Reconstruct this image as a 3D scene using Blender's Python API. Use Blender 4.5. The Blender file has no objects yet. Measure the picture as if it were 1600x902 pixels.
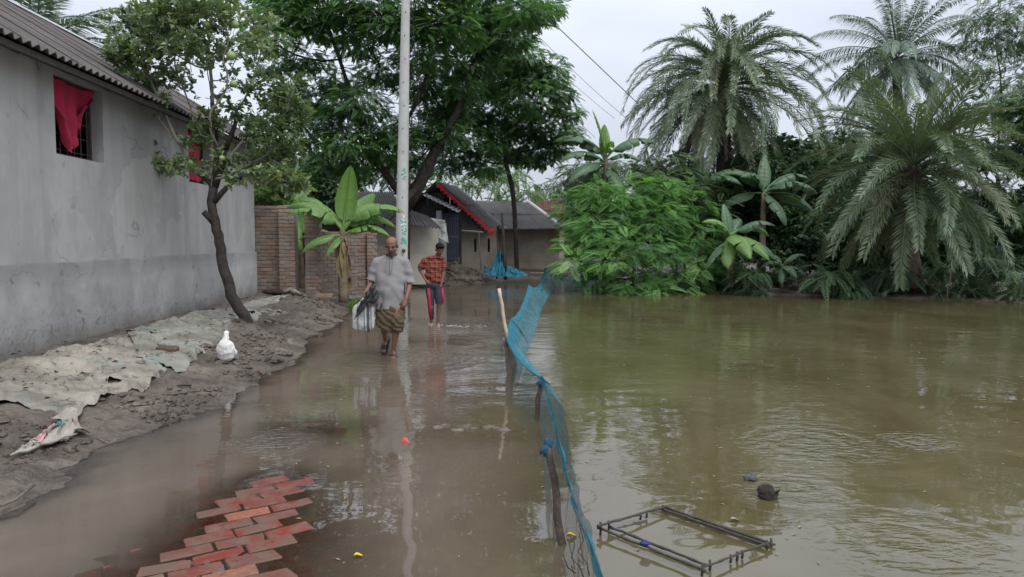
import bpy, bmesh, math, random
import numpy as np
from mathutils import Vector, Matrix, Euler

random.seed(7)
rng = np.random.default_rng(11)
sc = bpy.context.scene
col = sc.collection
PI = math.pi
R = math.radians

# ------------------------------------------------------------------ camera
F_PX, PITCH, CAM_Z = 1150.0, math.atan(76 / 1150.0), 1.55
cam_d = bpy.data.cameras.new('camera')
cam = bpy.data.objects.new('camera', cam_d)
col.objects.link(cam)
cam.location = (0, 0, CAM_Z)
cam.rotation_euler = (PI / 2 - PITCH, 0, 0)
cam_d.sensor_width = 36.0
cam_d.lens = 36.0 * F_PX / 1600.0
cam_d.clip_start = 0.05
cam_d.clip_end = 2000
sc.camera = cam

# ------------------------------------------------------------------ world: overcast daylight
SUN_EL, SUN_ROT = R(52), R(152)
w = bpy.data.worlds.new('World')
sc.world = w
w.use_nodes = True
nt = w.node_tree
nt.nodes.clear()
wo = nt.nodes.new('ShaderNodeOutputWorld')
sky = nt.nodes.new('ShaderNodeTexSky')
sky.sky_type = 'NISHITA'
sky.sun_disc = False
sky.sun_elevation = SUN_EL
sky.sun_rotation = SUN_ROT
bg = nt.nodes.new('ShaderNodeBackground')
bg.inputs['Strength'].default_value = 0.10
nt.links.new(sky.outputs[0], bg.inputs[0])
tc = nt.nodes.new('ShaderNodeTexCoord')
sx = nt.nodes.new('ShaderNodeSeparateXYZ')
nt.links.new(tc.outputs['Generated'], sx.inputs[0])
mp = nt.nodes.new('ShaderNodeMapping')
mp.inputs['Scale'].default_value = (1, 1, 2.4)
nt.links.new(tc.outputs['Generated'], mp.inputs[0])
nz = nt.nodes.new('ShaderNodeTexNoise')
nz.inputs['Scale'].default_value = 2.2
nz.inputs['Detail'].default_value = 5
nz.inputs['Roughness'].default_value = 0.5
nt.links.new(mp.outputs[0], nz.inputs['Vector'])
cr = nt.nodes.new('ShaderNodeValToRGB')
cr.color_ramp.elements[0].position = 0.3
cr.color_ramp.elements[0].color = (0.335, 0.358, 0.41, 1)
cr.color_ramp.elements[1].position = 0.72
cr.color_ramp.elements[1].color = (0.47, 0.49, 0.545, 1)
nt.links.new(nz.outputs[0], cr.inputs[0])
# overcast sky: brighter towards the zenith (CIE overcast distribution)
mx = nt.nodes.new('ShaderNodeMath'); mx.operation = 'MAXIMUM'; mx.inputs[1].default_value = 0.0
nt.links.new(sx.outputs['Z'], mx.inputs[0])
ma = nt.nodes.new('ShaderNodeMath'); ma.operation = 'MULTIPLY_ADD'
ma.inputs[1].default_value = 2.0; ma.inputs[2].default_value = 1.0
nt.links.new(mx.outputs[0], ma.inputs[0])
bg2 = nt.nodes.new('ShaderNodeBackground')
nt.links.new(cr.outputs[0], bg2.inputs[0])
nt.links.new(ma.outputs[0], bg2.inputs[1])
ms = nt.nodes.new('ShaderNodeMixShader'); ms.inputs[0].default_value = 0.88
nt.links.new(bg.outputs[0], ms.inputs[1]); nt.links.new(bg2.outputs[0], ms.inputs[2])
nt.links.new(ms.outputs[0], wo.inputs[0])

sun_d = bpy.data.lights.new('sun', 'SUN')
sun_d.energy = 1.5
sun_d.angle = R(40)
sun_d.color = (1.0, 0.985, 0.96)
sun = bpy.data.objects.new('sun', sun_d)
col.objects.link(sun)
sd = Vector((math.sin(SUN_ROT) * math.cos(SUN_EL), math.cos(SUN_ROT) * math.cos(SUN_EL), math.sin(SUN_EL)))
sun.rotation_euler = sd.to_track_quat('Z', 'Y').to_euler()
sun.location = (0, -20, 40)

sc.view_settings.view_transform = 'Standard'
sc.view_settings.look = 'None'
sc.view_settings.exposure = 0.55
sc.view_settings.gamma = 1.0
sc.cycles.max_bounces = 8
sc.cycles.diffuse_bounces = 3
sc.cycles.glossy_bounces = 3
sc.cycles.transparent_max_bounces = 16
sc.cycles.transmission_bounces = 3
sc.cycles.use_denoising = True

# ------------------------------------------------------------------ helpers
def ray(px, py):
    dx, dy = (px - 800) / F_PX, (451 - py) / F_PX
    c, s = math.cos(PITCH), math.sin(PITCH)
    return Vector((dx, c + dy * s, -s + dy * c))
def P(px, py, Y):                       # the place a pixel shows at distance Y
    d = ray(px, py); t = Y / d.y
    return Vector((d.x * t, Y, CAM_Z + d.z * t))
def G(px, py, z=0.0):                   # the place a pixel shows on level ground at height z
    d = ray(px, py); t = (z - CAM_Z) / d.z
    return Vector((d.x * t, d.y * t, z))
def onplane(px, py, p0, n):
    d = ray(px, py); o = Vector((0, 0, CAM_Z)); p0 = Vector(p0); n = Vector(n)
    return o + d * ((p0 - o).dot(n) / d.dot(n))

def _hash(ix, iy, iz, seed):
    h = (ix * 374761393 + iy * 668265263 + iz * 2147483647 + seed * 974634777) & 0xFFFFFFFF
    h = ((h ^ (h >> 13)) * 1274126177) & 0xFFFFFFFF
    h = h ^ (h >> 16)
    return (h & 0xFFFF) / 65535.0
def vnoise(x, y, z=0.0, seed=0):
    x = np.asarray(x, float); y = np.asarray(y, float); z = np.asarray(z, float) + 0 * x
    ix, iy, iz = np.floor(x).astype(np.int64), np.floor(y).astype(np.int64), np.floor(z).astype(np.int64)
    fx, fy, fz = x - ix, y - iy, z - iz
    fx, fy, fz = [f * f * f * (f * (f * 6 - 15) + 10) for f in (fx, fy, fz)]
    r = 0
    for a in (0, 1):
        for b in (0, 1):
            for c in (0, 1):
                wgt = (fx if a else 1 - fx) * (fy if b else 1 - fy) * (fz if c else 1 - fz)
                r = r + wgt * _hash(ix + a, iy + b, iz + c, seed)
    return r * 2 - 1
def fbm(x, y, z=0.0, oct=4, seed=0, gain=0.5):
    r, a, f = 0, 1.0, 1.0
    for o in range(oct):
        r = r + a * vnoise(np.asarray(x) * f, np.asarray(y) * f, np.asarray(z) * f, seed + o); a *= gain; f *= 2.03
    return r
def ridge(x, y, z=0.0, oct=3, seed=0):
    r, a, f = 0, 1.0, 1.0
    for o in range(oct):
        r = r + a * (1 - np.abs(vnoise(np.asarray(x) * f, np.asarray(y) * f, np.asarray(z) * f, seed + o)) * 2); a *= 0.5; f *= 2.1
    return r
def sstep(a, b, x):
    t = np.clip((np.asarray(x) - a) / (b - a), 0, 1)
    return t * t * (3 - 2 * t)

def origin_of(o):
    v = Vector((0, 0, 0))
    while o is not None:
        v += o.location; o = o.parent
    return v
def tag(o, label=None, cat=None, group=None, kind=None):
    if label: o['label'] = label
    if cat: o['category'] = cat
    if group: o['group'] = group
    if kind: o['kind'] = kind
    return o
def thing(name, label, cat, loc=(0, 0, 0), group=None):
    o = bpy.data.objects.new(name, None)
    o.empty_display_size = 0.1
    o.location = loc
    col.objects.link(o)
    return tag(o, label, cat, group)
def mesh_np(name, verts, faces, rnd=None):
    """verts (n,3); faces (m,k) array of equal-sided faces, or a list of such arrays"""
    me = bpy.data.meshes.new(name)
    verts = np.asarray(verts, np.float32)
    fl = faces if isinstance(faces, list) else [faces]
    fl = [np.asarray(f, np.int32) for f in fl if len(f)]
    me.vertices.add(len(verts)); me.vertices.foreach_set('co', verts.ravel())
    nl = sum(f.size for f in fl); nf = sum(len(f) for f in fl)
    me.loops.add(nl); me.polygons.add(nf)
    me.loops.foreach_set('vertex_index', np.concatenate([f.ravel() for f in fl]))
    tot = np.concatenate([np.full(len(f), f.shape[1], np.int32) for f in fl])
    st = np.concatenate([[0], np.cumsum(tot)[:-1]]).astype(np.int32)
    me.polygons.foreach_set('loop_start', st)
    try: me.polygons.foreach_set('loop_total', tot)
    except Exception: pass
    if rnd is not None:
        at = me.attributes.new('rnd', 'FLOAT', 'POINT')
        at.data.foreach_set('value', np.asarray(rnd, np.float32))
    me.polygons.foreach_set('use_smooth', np.zeros(nf, bool))
    me.update(calc_edges=True); me.validate()
    return me
def link(name, me, mat=None, parent=None, smooth=False, loc=None):
    o = bpy.data.objects.new(name, me)
    if mat is not None and not me.materials: me.materials.append(mat)
    if smooth: me.polygons.foreach_set('use_smooth', np.ones(len(me.polygons), bool))
    col.objects.link(o)
    if parent is not None: o.parent = parent
    if loc is not None: o.location = loc
    return o
def obj(name, verts, faces, mat=None, parent=None, smooth=False, rnd=None, kind=None):
    """verts are world positions; a child's mesh is stored relative to its parent"""
    v = np.asarray(verts, float).reshape(-1, 3)
    if parent is not None: v = v - np.array(origin_of(parent))
    o = link(name, mesh_np(name, v, faces, rnd), mat, parent, smooth)
    if kind: o['kind'] = kind
    return o

class MB:
    """collects shapes into one mesh"""
    def __init__(s): s.v = []; s.q = []; s.t = []; s.n = 0; s.open = False
    def add(s, v, q=(), t=()):
        v = np.asarray(v, float).reshape(-1, 3)
        if len(q): s.q.append(np.asarray(q, np.int32) + s.n)
        if len(t): s.t.append(np.asarray(t, np.int32) + s.n)
        s.v.append(v); s.n += len(v)
    def box(s, c, size, rot=None):
        h = np.array(size) / 2
        v = np.array([(x, y, z) for x in (-1, 1) for y in (-1, 1) for z in (-1, 1)]) * h
        if rot is not None: v = v @ np.array(rot.to_3x3() if hasattr(rot, 'to_3x3') else rot).T
        s.add(v + np.array(c), [(0, 1, 3, 2), (4, 6, 7, 5), (0, 4, 5, 1), (2, 3, 7, 6), (0, 2, 6, 4), (1, 5, 7, 3)])
    def hexa(s, b, t):                  # four bottom points, four top points
        s.add(list(b) + list(t), [(3, 2, 1, 0), (4, 5, 6, 7), (0, 1, 5, 4), (1, 2, 6, 5), (2, 3, 7, 6), (3, 0, 4, 7)])
    def tube(s, pts, rad, n=6, cap=True):
        pts = np.array([tuple(p) for p in pts], float); m = len(pts)
        rad = np.full(m, rad) if np.isscalar(rad) else np.asarray(rad, float)
        tg = np.gradient(pts, axis=0) if m > 2 else np.repeat((pts[1] - pts[0])[None], m, 0)
        tg /= np.linalg.norm(tg, axis=1)[:, None] + 1e-12
        up = np.array([0, 0, 1.0]) if abs(tg[0, 2]) < 0.9 else np.array([1.0, 0, 0])
        rings = []
        u = np.cross(tg[0], up); u /= np.linalg.norm(u)
        for i in range(m):
            u = u - tg[i] * u.dot(tg[i]); u /= np.linalg.norm(u) + 1e-12
            b = np.cross(tg[i], u)
            a = np.arange(n) * 2 * PI / n
            rings.append(pts[i] + rad[i] * (np.cos(a)[:, None] * u + np.sin(a)[:, None] * b))
        q = [(i * n + j, i * n + (j + 1) % n, (i + 1) * n + (j + 1) % n, (i + 1) * n + j) for i in range(m - 1) for j in range(n)]
        v = np.concatenate(rings)
        t = []
        if cap:
            v = np.concatenate([v, pts[:1], pts[-1:]])
            k = m * n
            t = [(k, (j + 1) % n, j) for j in range(n)] + [(k + 1, (m - 1) * n + j, (m - 1) * n + (j + 1) % n) for j in range(n)]
        s.add(v, q, t)
    def grid(s, pts):                   # (a,b,3)
        pts = np.asarray(pts); a, b = pts.shape[:2]
        i = np.arange(a * b).reshape(a, b)
        s.add(pts.reshape(-1, 3), np.stack([i[:-1, :-1], i[1:, :-1], i[1:, 1:], i[:-1, 1:]], -1).reshape(-1, 4)); s.open = True
    def ball(s, c, r, nu=10, nv=7, jit=0.0, seed=0):
        r = np.array([r, r, r] if np.isscalar(r) else r, float)
        th = np.linspace(0, PI, nv); ph = np.arange(nu) * 2 * PI / nu
        d = np.array([(math.sin(a) * math.cos(b), math.sin(a) * math.sin(b), math.cos(a)) for a in th for b in ph])
        k = 1 + jit * vnoise(d[:, 0] * 2.1 + seed * 3.7, d[:, 1] * 2.1, d[:, 2] * 2.1, seed) if jit else np.ones(len(d))
        i = np.arange(nu * nv).reshape(nv, nu)
        j = np.roll(i, -1, 1)
        s.add(np.array(c) + d * k[:, None] * r, np.stack([i[:-1], i[1:], j[1:], j[:-1]], -1).reshape(-1, 4))
    def build(s, name, mat=None, parent=None, smooth=False, kind=None):
        o = obj(name, np.concatenate(s.v), [np.concatenate(x) for x in (s.q, s.t) if x], mat, parent, smooth, None, kind)
        if not s.open and s.n < 20000:
            bm = bmesh.new(); bm.from_mesh(o.data); bmesh.ops.recalc_face_normals(bm, faces=bm.faces[:]); bm.to_mesh(o.data); bm.free()
        return o

# ------------------------------------------------------------------ materials
class NT:
    def __init__(s, name):
        s.m = bpy.data.materials.new(name); s.m.use_nodes = True
        s.t = s.m.node_tree; s.t.nodes.clear()
        s.out = s.n('ShaderNodeOutputMaterial')
    def n(s, typ, **kw):
        x = s.t.nodes.new(typ)
        for k, v in kw.items(): setattr(x, k, v)
        return x
    def l(s, a, b): s.t.links.new(a, b)
    def put(s, inp, v):
        if isinstance(v, bpy.types.NodeSocket): s.l(v, inp)
        elif isinstance(v, (tuple, list)) and len(v) == 3 and inp.type == 'RGBA': inp.default_value = (*v, 1)
        else: inp.default_value = v
    def coord(s, kind='Object', scale=(1, 1, 1), rot=(0, 0, 0)):
        if kind == 'Position': o = s.n('ShaderNodeNewGeometry').outputs['Position']
        else: o = s.n('ShaderNodeTexCoord').outputs[kind]
        if scale == (1, 1, 1) and rot == (0, 0, 0): return o
        m = s.n('ShaderNodeMapping'); m.inputs['Scale'].default_value = scale; m.inputs['Rotation'].default_value = rot
        s.l(o, m.inputs[0]); return m.outputs[0]
    def noise(s, vec, scale=5, detail=4, rough=0.55, dist=0.0):
        x = s.n('ShaderNodeTexNoise')
        x.inputs['Scale'].default_value = scale; x.inputs['Detail'].default_value = detail
        x.inputs['Roughness'].default_value = rough; x.inputs['Distortion'].default_value = dist
        if vec is not None: s.l(vec, x.inputs['Vector'])
        return x.outputs[0]
    def ramp(s, f, stops):
        x = s.n('ShaderNodeValToRGB'); e = x.color_ramp.elements
        while len(e) < len(stops): e.new(0.5)
        for i, (p, c) in enumerate(stops):
            e[i].position = p; e[i].color = (*c, 1) if len(c) == 3 else c
        s.put(x.inputs[0], f); return x.outputs[0]
    def rng(s, f, a, b, c=0.0, d=1.0):
        x = s.n('ShaderNodeMapRange'); x.clamp = True
        s.put(x.inputs[0], f)
        for i, v in enumerate((a, b, c, d)): x.inputs[i + 1].default_value = v
        return x.outputs[0]
    def mix(s, f, a, b, mode='MIX'):
        x = s.n('ShaderNodeMix', data_type='RGBA', blend_type=mode)
        s.put(x.inputs[0], f); s.put(x.inputs[6], a); s.put(x.inputs[7], b); return x.outputs[2]
    def math(s, op, a, b=0.0, c=0.0):
        x = s.n('ShaderNodeMath', operation=op); s.put(x.inputs[0], a); s.put(x.inputs[1], b)
        if op == 'MULTIPLY_ADD': s.put(x.inputs[2], c)
        return x.outputs[0]
    def attr(s, name='rnd'): return s.n('ShaderNodeAttribute', attribute_name=name).outputs['Fac']
    def bump(s, h, strength=0.4, dist=0.02, nrm=None):
        x = s.n('ShaderNodeBump'); x.inputs['Strength'].default_value = strength; x.inputs['Distance'].default_value = dist
        s.l(h, x.inputs['Height'])
        if nrm is not None: s.l(nrm, x.inputs['Normal'])
        return x.outputs[0]
    def pbr(s, color, rough=0.8, normal=None, spec=0.5, **kw):
        x = s.n('ShaderNodeBsdfPrincipled')
        s.put(x.inputs['Base Color'], color); s.put(x.inputs['Roughness'], rough); s.put(x.inputs['Specular IOR Level'], spec)
        if normal is not None: s.l(normal, x.inputs['Normal'])
        for k, v in kw.items(): s.put(x.inputs[k], v)
        return x.outputs[0]
    def done(s, sh): s.l(sh, s.out.inputs[0]); return s.m

def mat_simple(name, c, rough=0.8, var=0.25, scale=6, bump=0.2, spec=0.4, coord='Object', metallic=0.0):
    t = NT(name); co = t.coord(coord)
    n = t.noise(co, scale, 5, 0.6)
    c = np.array(c)
    colr = t.ramp(n, [(0.3, tuple(c * (1 - var))), (0.7, tuple(np.minimum(c * (1 + var), 1)))])
    n2 = t.noise(co, scale * 5, 4)
    return t.done(t.pbr(colr, rough, t.bump(n2, bump, 0.02), spec, Metallic=metallic))

def mat_leaf(name, dark, light, rough=0.45, trans=0.25, yellow=None, spec=0.4, objvar=0.0):
    t = NT(name); r = t.attr()
    stops = [(0.0, dark), (0.75, light)]
    if yellow: stops = [(0.0, dark), (0.7, light), (0.97, light), (1.0, yellow)]
    c = t.ramp(r, stops)
    if objvar: c = t.mix(t.math('MULTIPLY', t.math('POWER', t.n('ShaderNodeObjectInfo').outputs['Random'], 3.0), objvar), c, (0.20, 0.16, 0.085))
    n = t.noise(t.coord('Position'), 0.9, 3)
    c = t.mix(t.rng(n, 0.35, 0.65), t.mix(1.0, c, (0.72, 0.8, 0.78), 'MULTIPLY'), c)
    p = t.pbr(c, rough, None, spec)
    tr = t.n('ShaderNodeBsdfTranslucent'); t.l(t.mix(1.0, c, (1.3, 1.5, 0.7), 'MULTIPLY'), tr.inputs[0])
    m = t.n('ShaderNodeMixShader'); m.inputs[0].default_value = trans
    t.l(p, m.inputs[1]); t.l(tr.outputs[0], m.inputs[2])
    return t.done(m.outputs[0])

def mat_mud():
    t = NT('wet_mud'); co = t.coord('Position')
    a = t.noise(co, 1.6, 6, 0.62); b = t.noise(co, 14, 5, 0.6); c3 = t.noise(co, 60, 3, 0.6)
    c = t.ramp(a, [(0.34, (0.072, 0.056, 0.043)), (0.5, (0.120, 0.096, 0.075)), (0.66, (0.185, 0.152, 0.122))])
    c = t.mix(t.rng(b, 0.50, 0.66, 0, 0.75), c, (0.040, 0.031, 0.024))
    c = t.mix(t.rng(t.noise(co, 5.0, 4, .6), 0.52, 0.66, 0, 0.5), c, (0.055, 0.043, 0.034))
    c = t.mix(t.rng(c3, 0.6, 0.72, 0, 0.35), c, (0.26, 0.23, 0.19))
    h = t.math('ADD', t.math('MULTIPLY', b, 0.8), t.math('MULTIPLY', c3, 0.3))
    return t.done(t.pbr(c, t.rng(a, 0.35, 0.62, 0.28, 0.8), t.bump(h, 1.0, 0.04), 0.5))

def cracks(t, co, c):
    vm = t.n('ShaderNodeVectorMath', operation='ADD'); wn = t.n('ShaderNodeTexNoise'); wn.inputs['Scale'].default_value = 1.7; wn.inputs['Detail'].default_value = 6
    t.l(co, wn.inputs['Vector']); t.l(co, vm.inputs[0]); t.l(wn.outputs['Color'], vm.inputs[1])
    vo = t.n('ShaderNodeTexVoronoi', feature='DISTANCE_TO_EDGE'); vo.inputs['Scale'].default_value = 0.55; t.l(vm.outputs[0], vo.inputs['Vector'])
    m = t.math('MULTIPLY', t.rng(vo.outputs['Distance'], 0.0, 0.007, .8, 0), t.rng(t.noise(co, 1.1, 3), .5, .6))
    c = t.mix(m, c, (0.10, 0.098, 0.095))
    # patches of later plaster, paler or darker than the rest
    pv = t.n('ShaderNodeTexVoronoi'); pv.inputs['Scale'].default_value = 0.8; t.l(vm.outputs[0], pv.inputs['Vector'])
    pr = t.n('ShaderNodeSeparateColor'); t.l(pv.outputs['Color'], pr.inputs[0])
    c = t.mix(t.rng(pr.outputs[0], .55, .8, 0, .32), c, (0.24, 0.237, 0.232)); return t.mix(t.rng(pr.outputs[1], .7, .9, 0, .18), c, (0.50, 0.495, 0.48))
def mat_cement():
    t = NT('cement_plaster'); co = t.coord('Position')
    a = t.noise(t.coord('Position', (1, 1, 0.35)), 0.9, 6, 0.6)
    b = t.noise(co, 3.2, 5, 0.6); c3 = t.noise(co, 26, 4)
    c = t.ramp(a, [(0.30, (0.265, 0.26, 0.25)), (0.48, (0.36, 0.355, 0.342)), (0.68, (0.45, 0.442, 0.425))])
    c = t.mix(t.rng(b, 0.45, 0.75, 0, 0.4), c, (0.26, 0.257, 0.25))
    # rain streaks and damp foot
    st = t.noise(t.coord('Position', (3.5, 3.5, 0.12)), 1.0, 4, 0.6)
    c = t.mix(t.rng(st, 0.52, 0.75, 0, 0.4), c, (0.20, 0.197, 0.19))
    # dark bruises
    d = t.noise(co, 5.0, 2, 0.5); e = t.noise(co, 0.8, 2)
    spot = t.math('MULTIPLY', t.rng(d, 0.66, 0.74), t.rng(e, 0.48, 0.6))
    c = t.mix(t.math('MULTIPLY', spot, 0.6), c, (0.09, 0.09, 0.1))
    c = cracks(t, co, c)
    z = t.n('ShaderNodeSeparateXYZ'); t.l(co, z.inputs[0])
    zz = t.math('ADD', z.outputs['Z'], t.math('MULTIPLY', b, 0.35))
    c = t.mix(t.rng(zz, 0.45, 0.75, 0.4, 0.0), c, (0.17, 0.165, 0.16))
    return t.done(t.pbr(c, 0.85, t.bump(t.math('ADD', b, t.math('MULTIPLY', c3, 0.3)), 0.25, 0.015), 0.3))
def mat_cement_dado():
    t = NT('cement_dado'); co = t.coord('Position')
    a = t.noise(t.coord('Position', (1, 1, 0.8)), 1.3, 6, 0.65); b = t.noise(co, 7, 5, 0.6)
    c = t.ramp(a, [(0.33, (0.19, 0.188, 0.185)), (0.66, (0.335, 0.33, 0.322))])
    c = t.mix(t.rng(b, 0.55, 0.75, 0, 0.35), c, (0.16, 0.16, 0.17))
    d = t.noise(co, 6.0, 2, 0.5); e = t.noise(co, 0.9, 2)
    spot = t.math('MULTIPLY', t.rng(d, 0.64, 0.7), t.rng(e, 0.46, 0.56))
    c = t.mix(t.math('MULTIPLY', spot, 0.75), c, (0.07, 0.07, 0.075))
    z = t.n('ShaderNodeSeparateXYZ'); t.l(co, z.inputs[0])
    zz = t.math('ADD', z.outputs['Z'], t.math('MULTIPLY', a, 0.4))
    c = cracks(t, co, c)
    c = t.mix(t.rng(zz, 0.5, 0.80, 0.75, 0.0), c, (0.125, 0.108, 0.09))
    c = t.mix(t.math('MULTIPLY', t.rng(t.noise(co, 22, 3), .56, .66), t.rng(zz, .6, 1.1, .7, 0)), c, (0.10, 0.084, 0.068))
    # band of darker damp plaster under the top edge
    c = t.mix(t.rng(zz, 1.22, 1.42, 0.0, 0.45), c, (0.13, 0.13, 0.13))
    return t.done(t.pbr(c, 0.8, t.bump(b, 0.25, 0.012), 0.3))

def mat_brick(name, stops, rough=0.85):
    t = NT(name)
    oi = t.n('ShaderNodeObjectInfo')
    co = t.coord('Position')
    n = t.noise(co, 9, 5, 0.6)
    c = t.ramp(oi.outputs['Random'], stops)
    c = t.mix(t.rng(n, 0.35, 0.7, 0.0, 0.5), c, (0.16, 0.12, 0.10))
    n2 = t.noise(co, 2.2, 3)
    c = t.mix(t.rng(n2, 0.45, 0.66, 0, 0.5), c, (0.25, 0.225, 0.20))
    return t.done(t.pbr(c, rough, t.bump(t.noise(co, 60, 4), 0.5, 0.01), 0.3))
M = {}
M['mud'] = mat_mud()
M['cement'] = mat_cement()
M['dado'] = mat_cement_dado()
M['brick'] = mat_brick('old_brick', [(0.0, (0.19, 0.125, 0.095)), (0.4, (0.27, 0.175, 0.13)), (0.75, (0.31, 0.235, 0.19)), (1.0, (0.20, 0.18, 0.165))])
M['mortar'] = mat_simple('mortar', (0.23, 0.215, 0.20), 0.95, 0.3, 9, 0.5)
M['brick_grey'] = M['brick']

def mat_paver():
    t = NT('wet_red_brick'); oi = t.n('ShaderNodeObjectInfo'); co = t.coord('Position')
    c = t.ramp(oi.outputs['Random'], [(0.0, (0.185, 0.030, 0.019)), (0.45, (0.155, 0.040, 0.029)), (0.75, (0.14, 0.056, 0.042)), (0.9, (0.24, 0.16, 0.10)), (1.0, (0.33, 0.052, 0.030))])
    n = t.noise(co, 11, 5, 0.65)
    c = t.mix(t.rng(n, 0.44, 0.66, 0.0, 0.85), c, (0.155, 0.10, 0.075))
    c = t.mix(t.rng(t.noise(co, 45, 3), 0.55, 0.7, 0, 0.7), c, (0.06, 0.03, 0.022))
    c = t.mix(t.rng(t.noise(co, 3.1, 4, .65), 0.46, 0.6, 0, 0.8), c, (0.125, 0.083, 0.06))
    return t.done(t.pbr(c, t.rng(n, 0.4, 0.7, 0.4, 0.7), t.bump(n, 0.6, 0.012), 0.15))
M['paver'] = mat_paver()

def mat_tin(name, c, c2, rough=0.7, rust=0.4):
    t = NT(name); co = t.coord('Position')
    n = t.noise(co, 1.4, 6, 0.65); n2 = t.noise(co, 9, 5, 0.6)
    k = t.ramp(n, [(0.3, c), (0.7, c2)])
    k = t.mix(t.rng(n2, 0.5, 0.72, 0, rust), k, tuple(np.array(c) * 0.4))
    return t.done(t.pbr(k, rough, t.bump(n2, 0.3, 0.01), 0.4))
M['asbestos'] = mat_tin('weathered_asbestos', (0.065, 0.055, 0.050), (0.125, 0.108, 0.10), 0.9, 0.5)
M['dark_tin'] = mat_tin('old_dark_tin', (0.07, 0.066, 0.062), (0.125, 0.12, 0.115), 0.7, 0.5)
M['pale_tin'] = mat_tin('pale_tin', (0.33, 0.33, 0.34), (0.45, 0.45, 0.46), 0.5, 0.3)
M['mudwall'] = mat_simple('mud_wall', (0.27, 0.235, 0.195), 0.95, 0.22, 1.6, 0.4, 0.2, 'Position')
M['mudwall_pale'] = mat_simple('pale_mud_wall', (0.40, 0.37, 0.32), 0.95, 0.15, 1.6, 0.3, 0.2, 'Position')
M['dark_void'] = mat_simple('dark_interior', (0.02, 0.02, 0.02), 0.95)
M['boards_and_shade'] = mat_simple('dark_boards_and_shade', (0.035, 0.032, 0.032), 0.9, 0.4, 8)  # near-black for dark boards, and for shade painted onto walls and openings
M['wood'] = mat_simple('grey_wood', (0.16, 0.13, 0.105), 0.85, 0.35, 14, 0.4)
M['darkwood'] = mat_simple('wet_dark_wood', (0.05, 0.04, 0.034), 0.6, 0.4, 14, 0.5)
M['bamboo'] = mat_simple('pale_bamboo', (0.42, 0.36, 0.26), 0.6, 0.2, 10, 0.2)
M['iron'] = mat_simple('rusty_iron', (0.06, 0.045, 0.04), 0.7, 0.4, 20)
M['red_cloth'] = mat_simple('crimson_cloth', (0.40, 0.022, 0.065), 0.85, 0.15, 5, 0.25)
M['red_paint'] = mat_simple('red_painted_board', (0.42, 0.035, 0.045), 0.6, 0.2, 5, 0.15)
M['blue_door'] = mat_simple('blue_grey_tin', (0.06, 0.075, 0.11), 0.6, 0.3, 4, 0.2)
M['concrete'] = mat_simple('pole_concrete', (0.40, 0.395, 0.38), 0.9, 0.12, 3, 0.3, 0.3, 'Position')
M['teal_paint'] = mat_simple('teal_paint', (0.06, 0.33, 0.25), 0.8, 0.3, 12)
M['white_paint'] = mat_simple('white_paint', (0.65, 0.65, 0.63), 0.8, 0.1, 12)
M['wire'] = mat_simple('black_wire', (0.04, 0.04, 0.045), 0.7)
M['bark'] = mat_simple('dark_bark', (0.045, 0.037, 0.032), 0.9, 0.45, 9, 0.9, 0.25, 'Position')
M['bark_grey'] = mat_simple('grey_bark', (0.10, 0.088, 0.075), 0.9, 0.45, 11, 0.8, 0.25, 'Position')
M['palmtrunk'] = mat_simple('palm_trunk_bark', (0.085, 0.066, 0.055), 0.95, 0.45, 8, 0.9, 0.2, 'Position')
# ------------------------------------------------------------------ ground
SHORE = np.array([(-2.92, -6), (-2.92, 3), (-2.95, 5), (-2.86, 8), (-2.85, 9.2), (-3.2, 12.3), (-3.72, 16.5), (-4.1, 19.5), (-3.9, 22), (-3.0, 24.2), (-0.9, 26.8), (-0.2, 28.6),
                  (1.2, 29.6), (2.6, 27.5), (3.4, 24), (5.5, 21.4), (8, 20.4), (9.5, 19.8), (12.4, 17.9), (20, 14), (45, 5), (45, -6)])
def shore_sd(x, y):                     # >0 on land, <0 over water
    x = np.asarray(x, float); y = np.asarray(y, float)
    n = len(SHORE); d = np.full(x.shape, 1e9); ins = np.zeros(x.shape, bool)
    for i in range(n):
        a, b = SHORE[i], SHORE[(i + 1) % n]
        e = b - a
        if i != n - 1:
            t = np.clip(((x - a[0]) * e[0] + (y - a[1]) * e[1]) / e.dot(e), 0, 1)
            d = np.minimum(d, np.hypot(x - a[0] - t * e[0], y - a[1] - t * e[1]))
        if a[1] != b[1]:
            c = ((a[1] > y) != (b[1] > y)) & (x < (b[0] - a[0]) * (y - a[1]) / (b[1] - a[1]) + a[0])
            ins ^= c
    return np.where(ins, -d, d)
NET_X = [(-6, 0.35), (1.5, 0.33), (3.7, 0.24), (6.25, 0.2), (8.4, 0.0), (11.1, 0.02), (17.8, 0.39), (24.7, 1.15), (30, 1.8)]
def net_x(y): return np.interp(y, [p[0] for p in NET_X], [p[1] for p in NET_X])
TREE_BASE = G(386, 514, 0.22)
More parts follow.
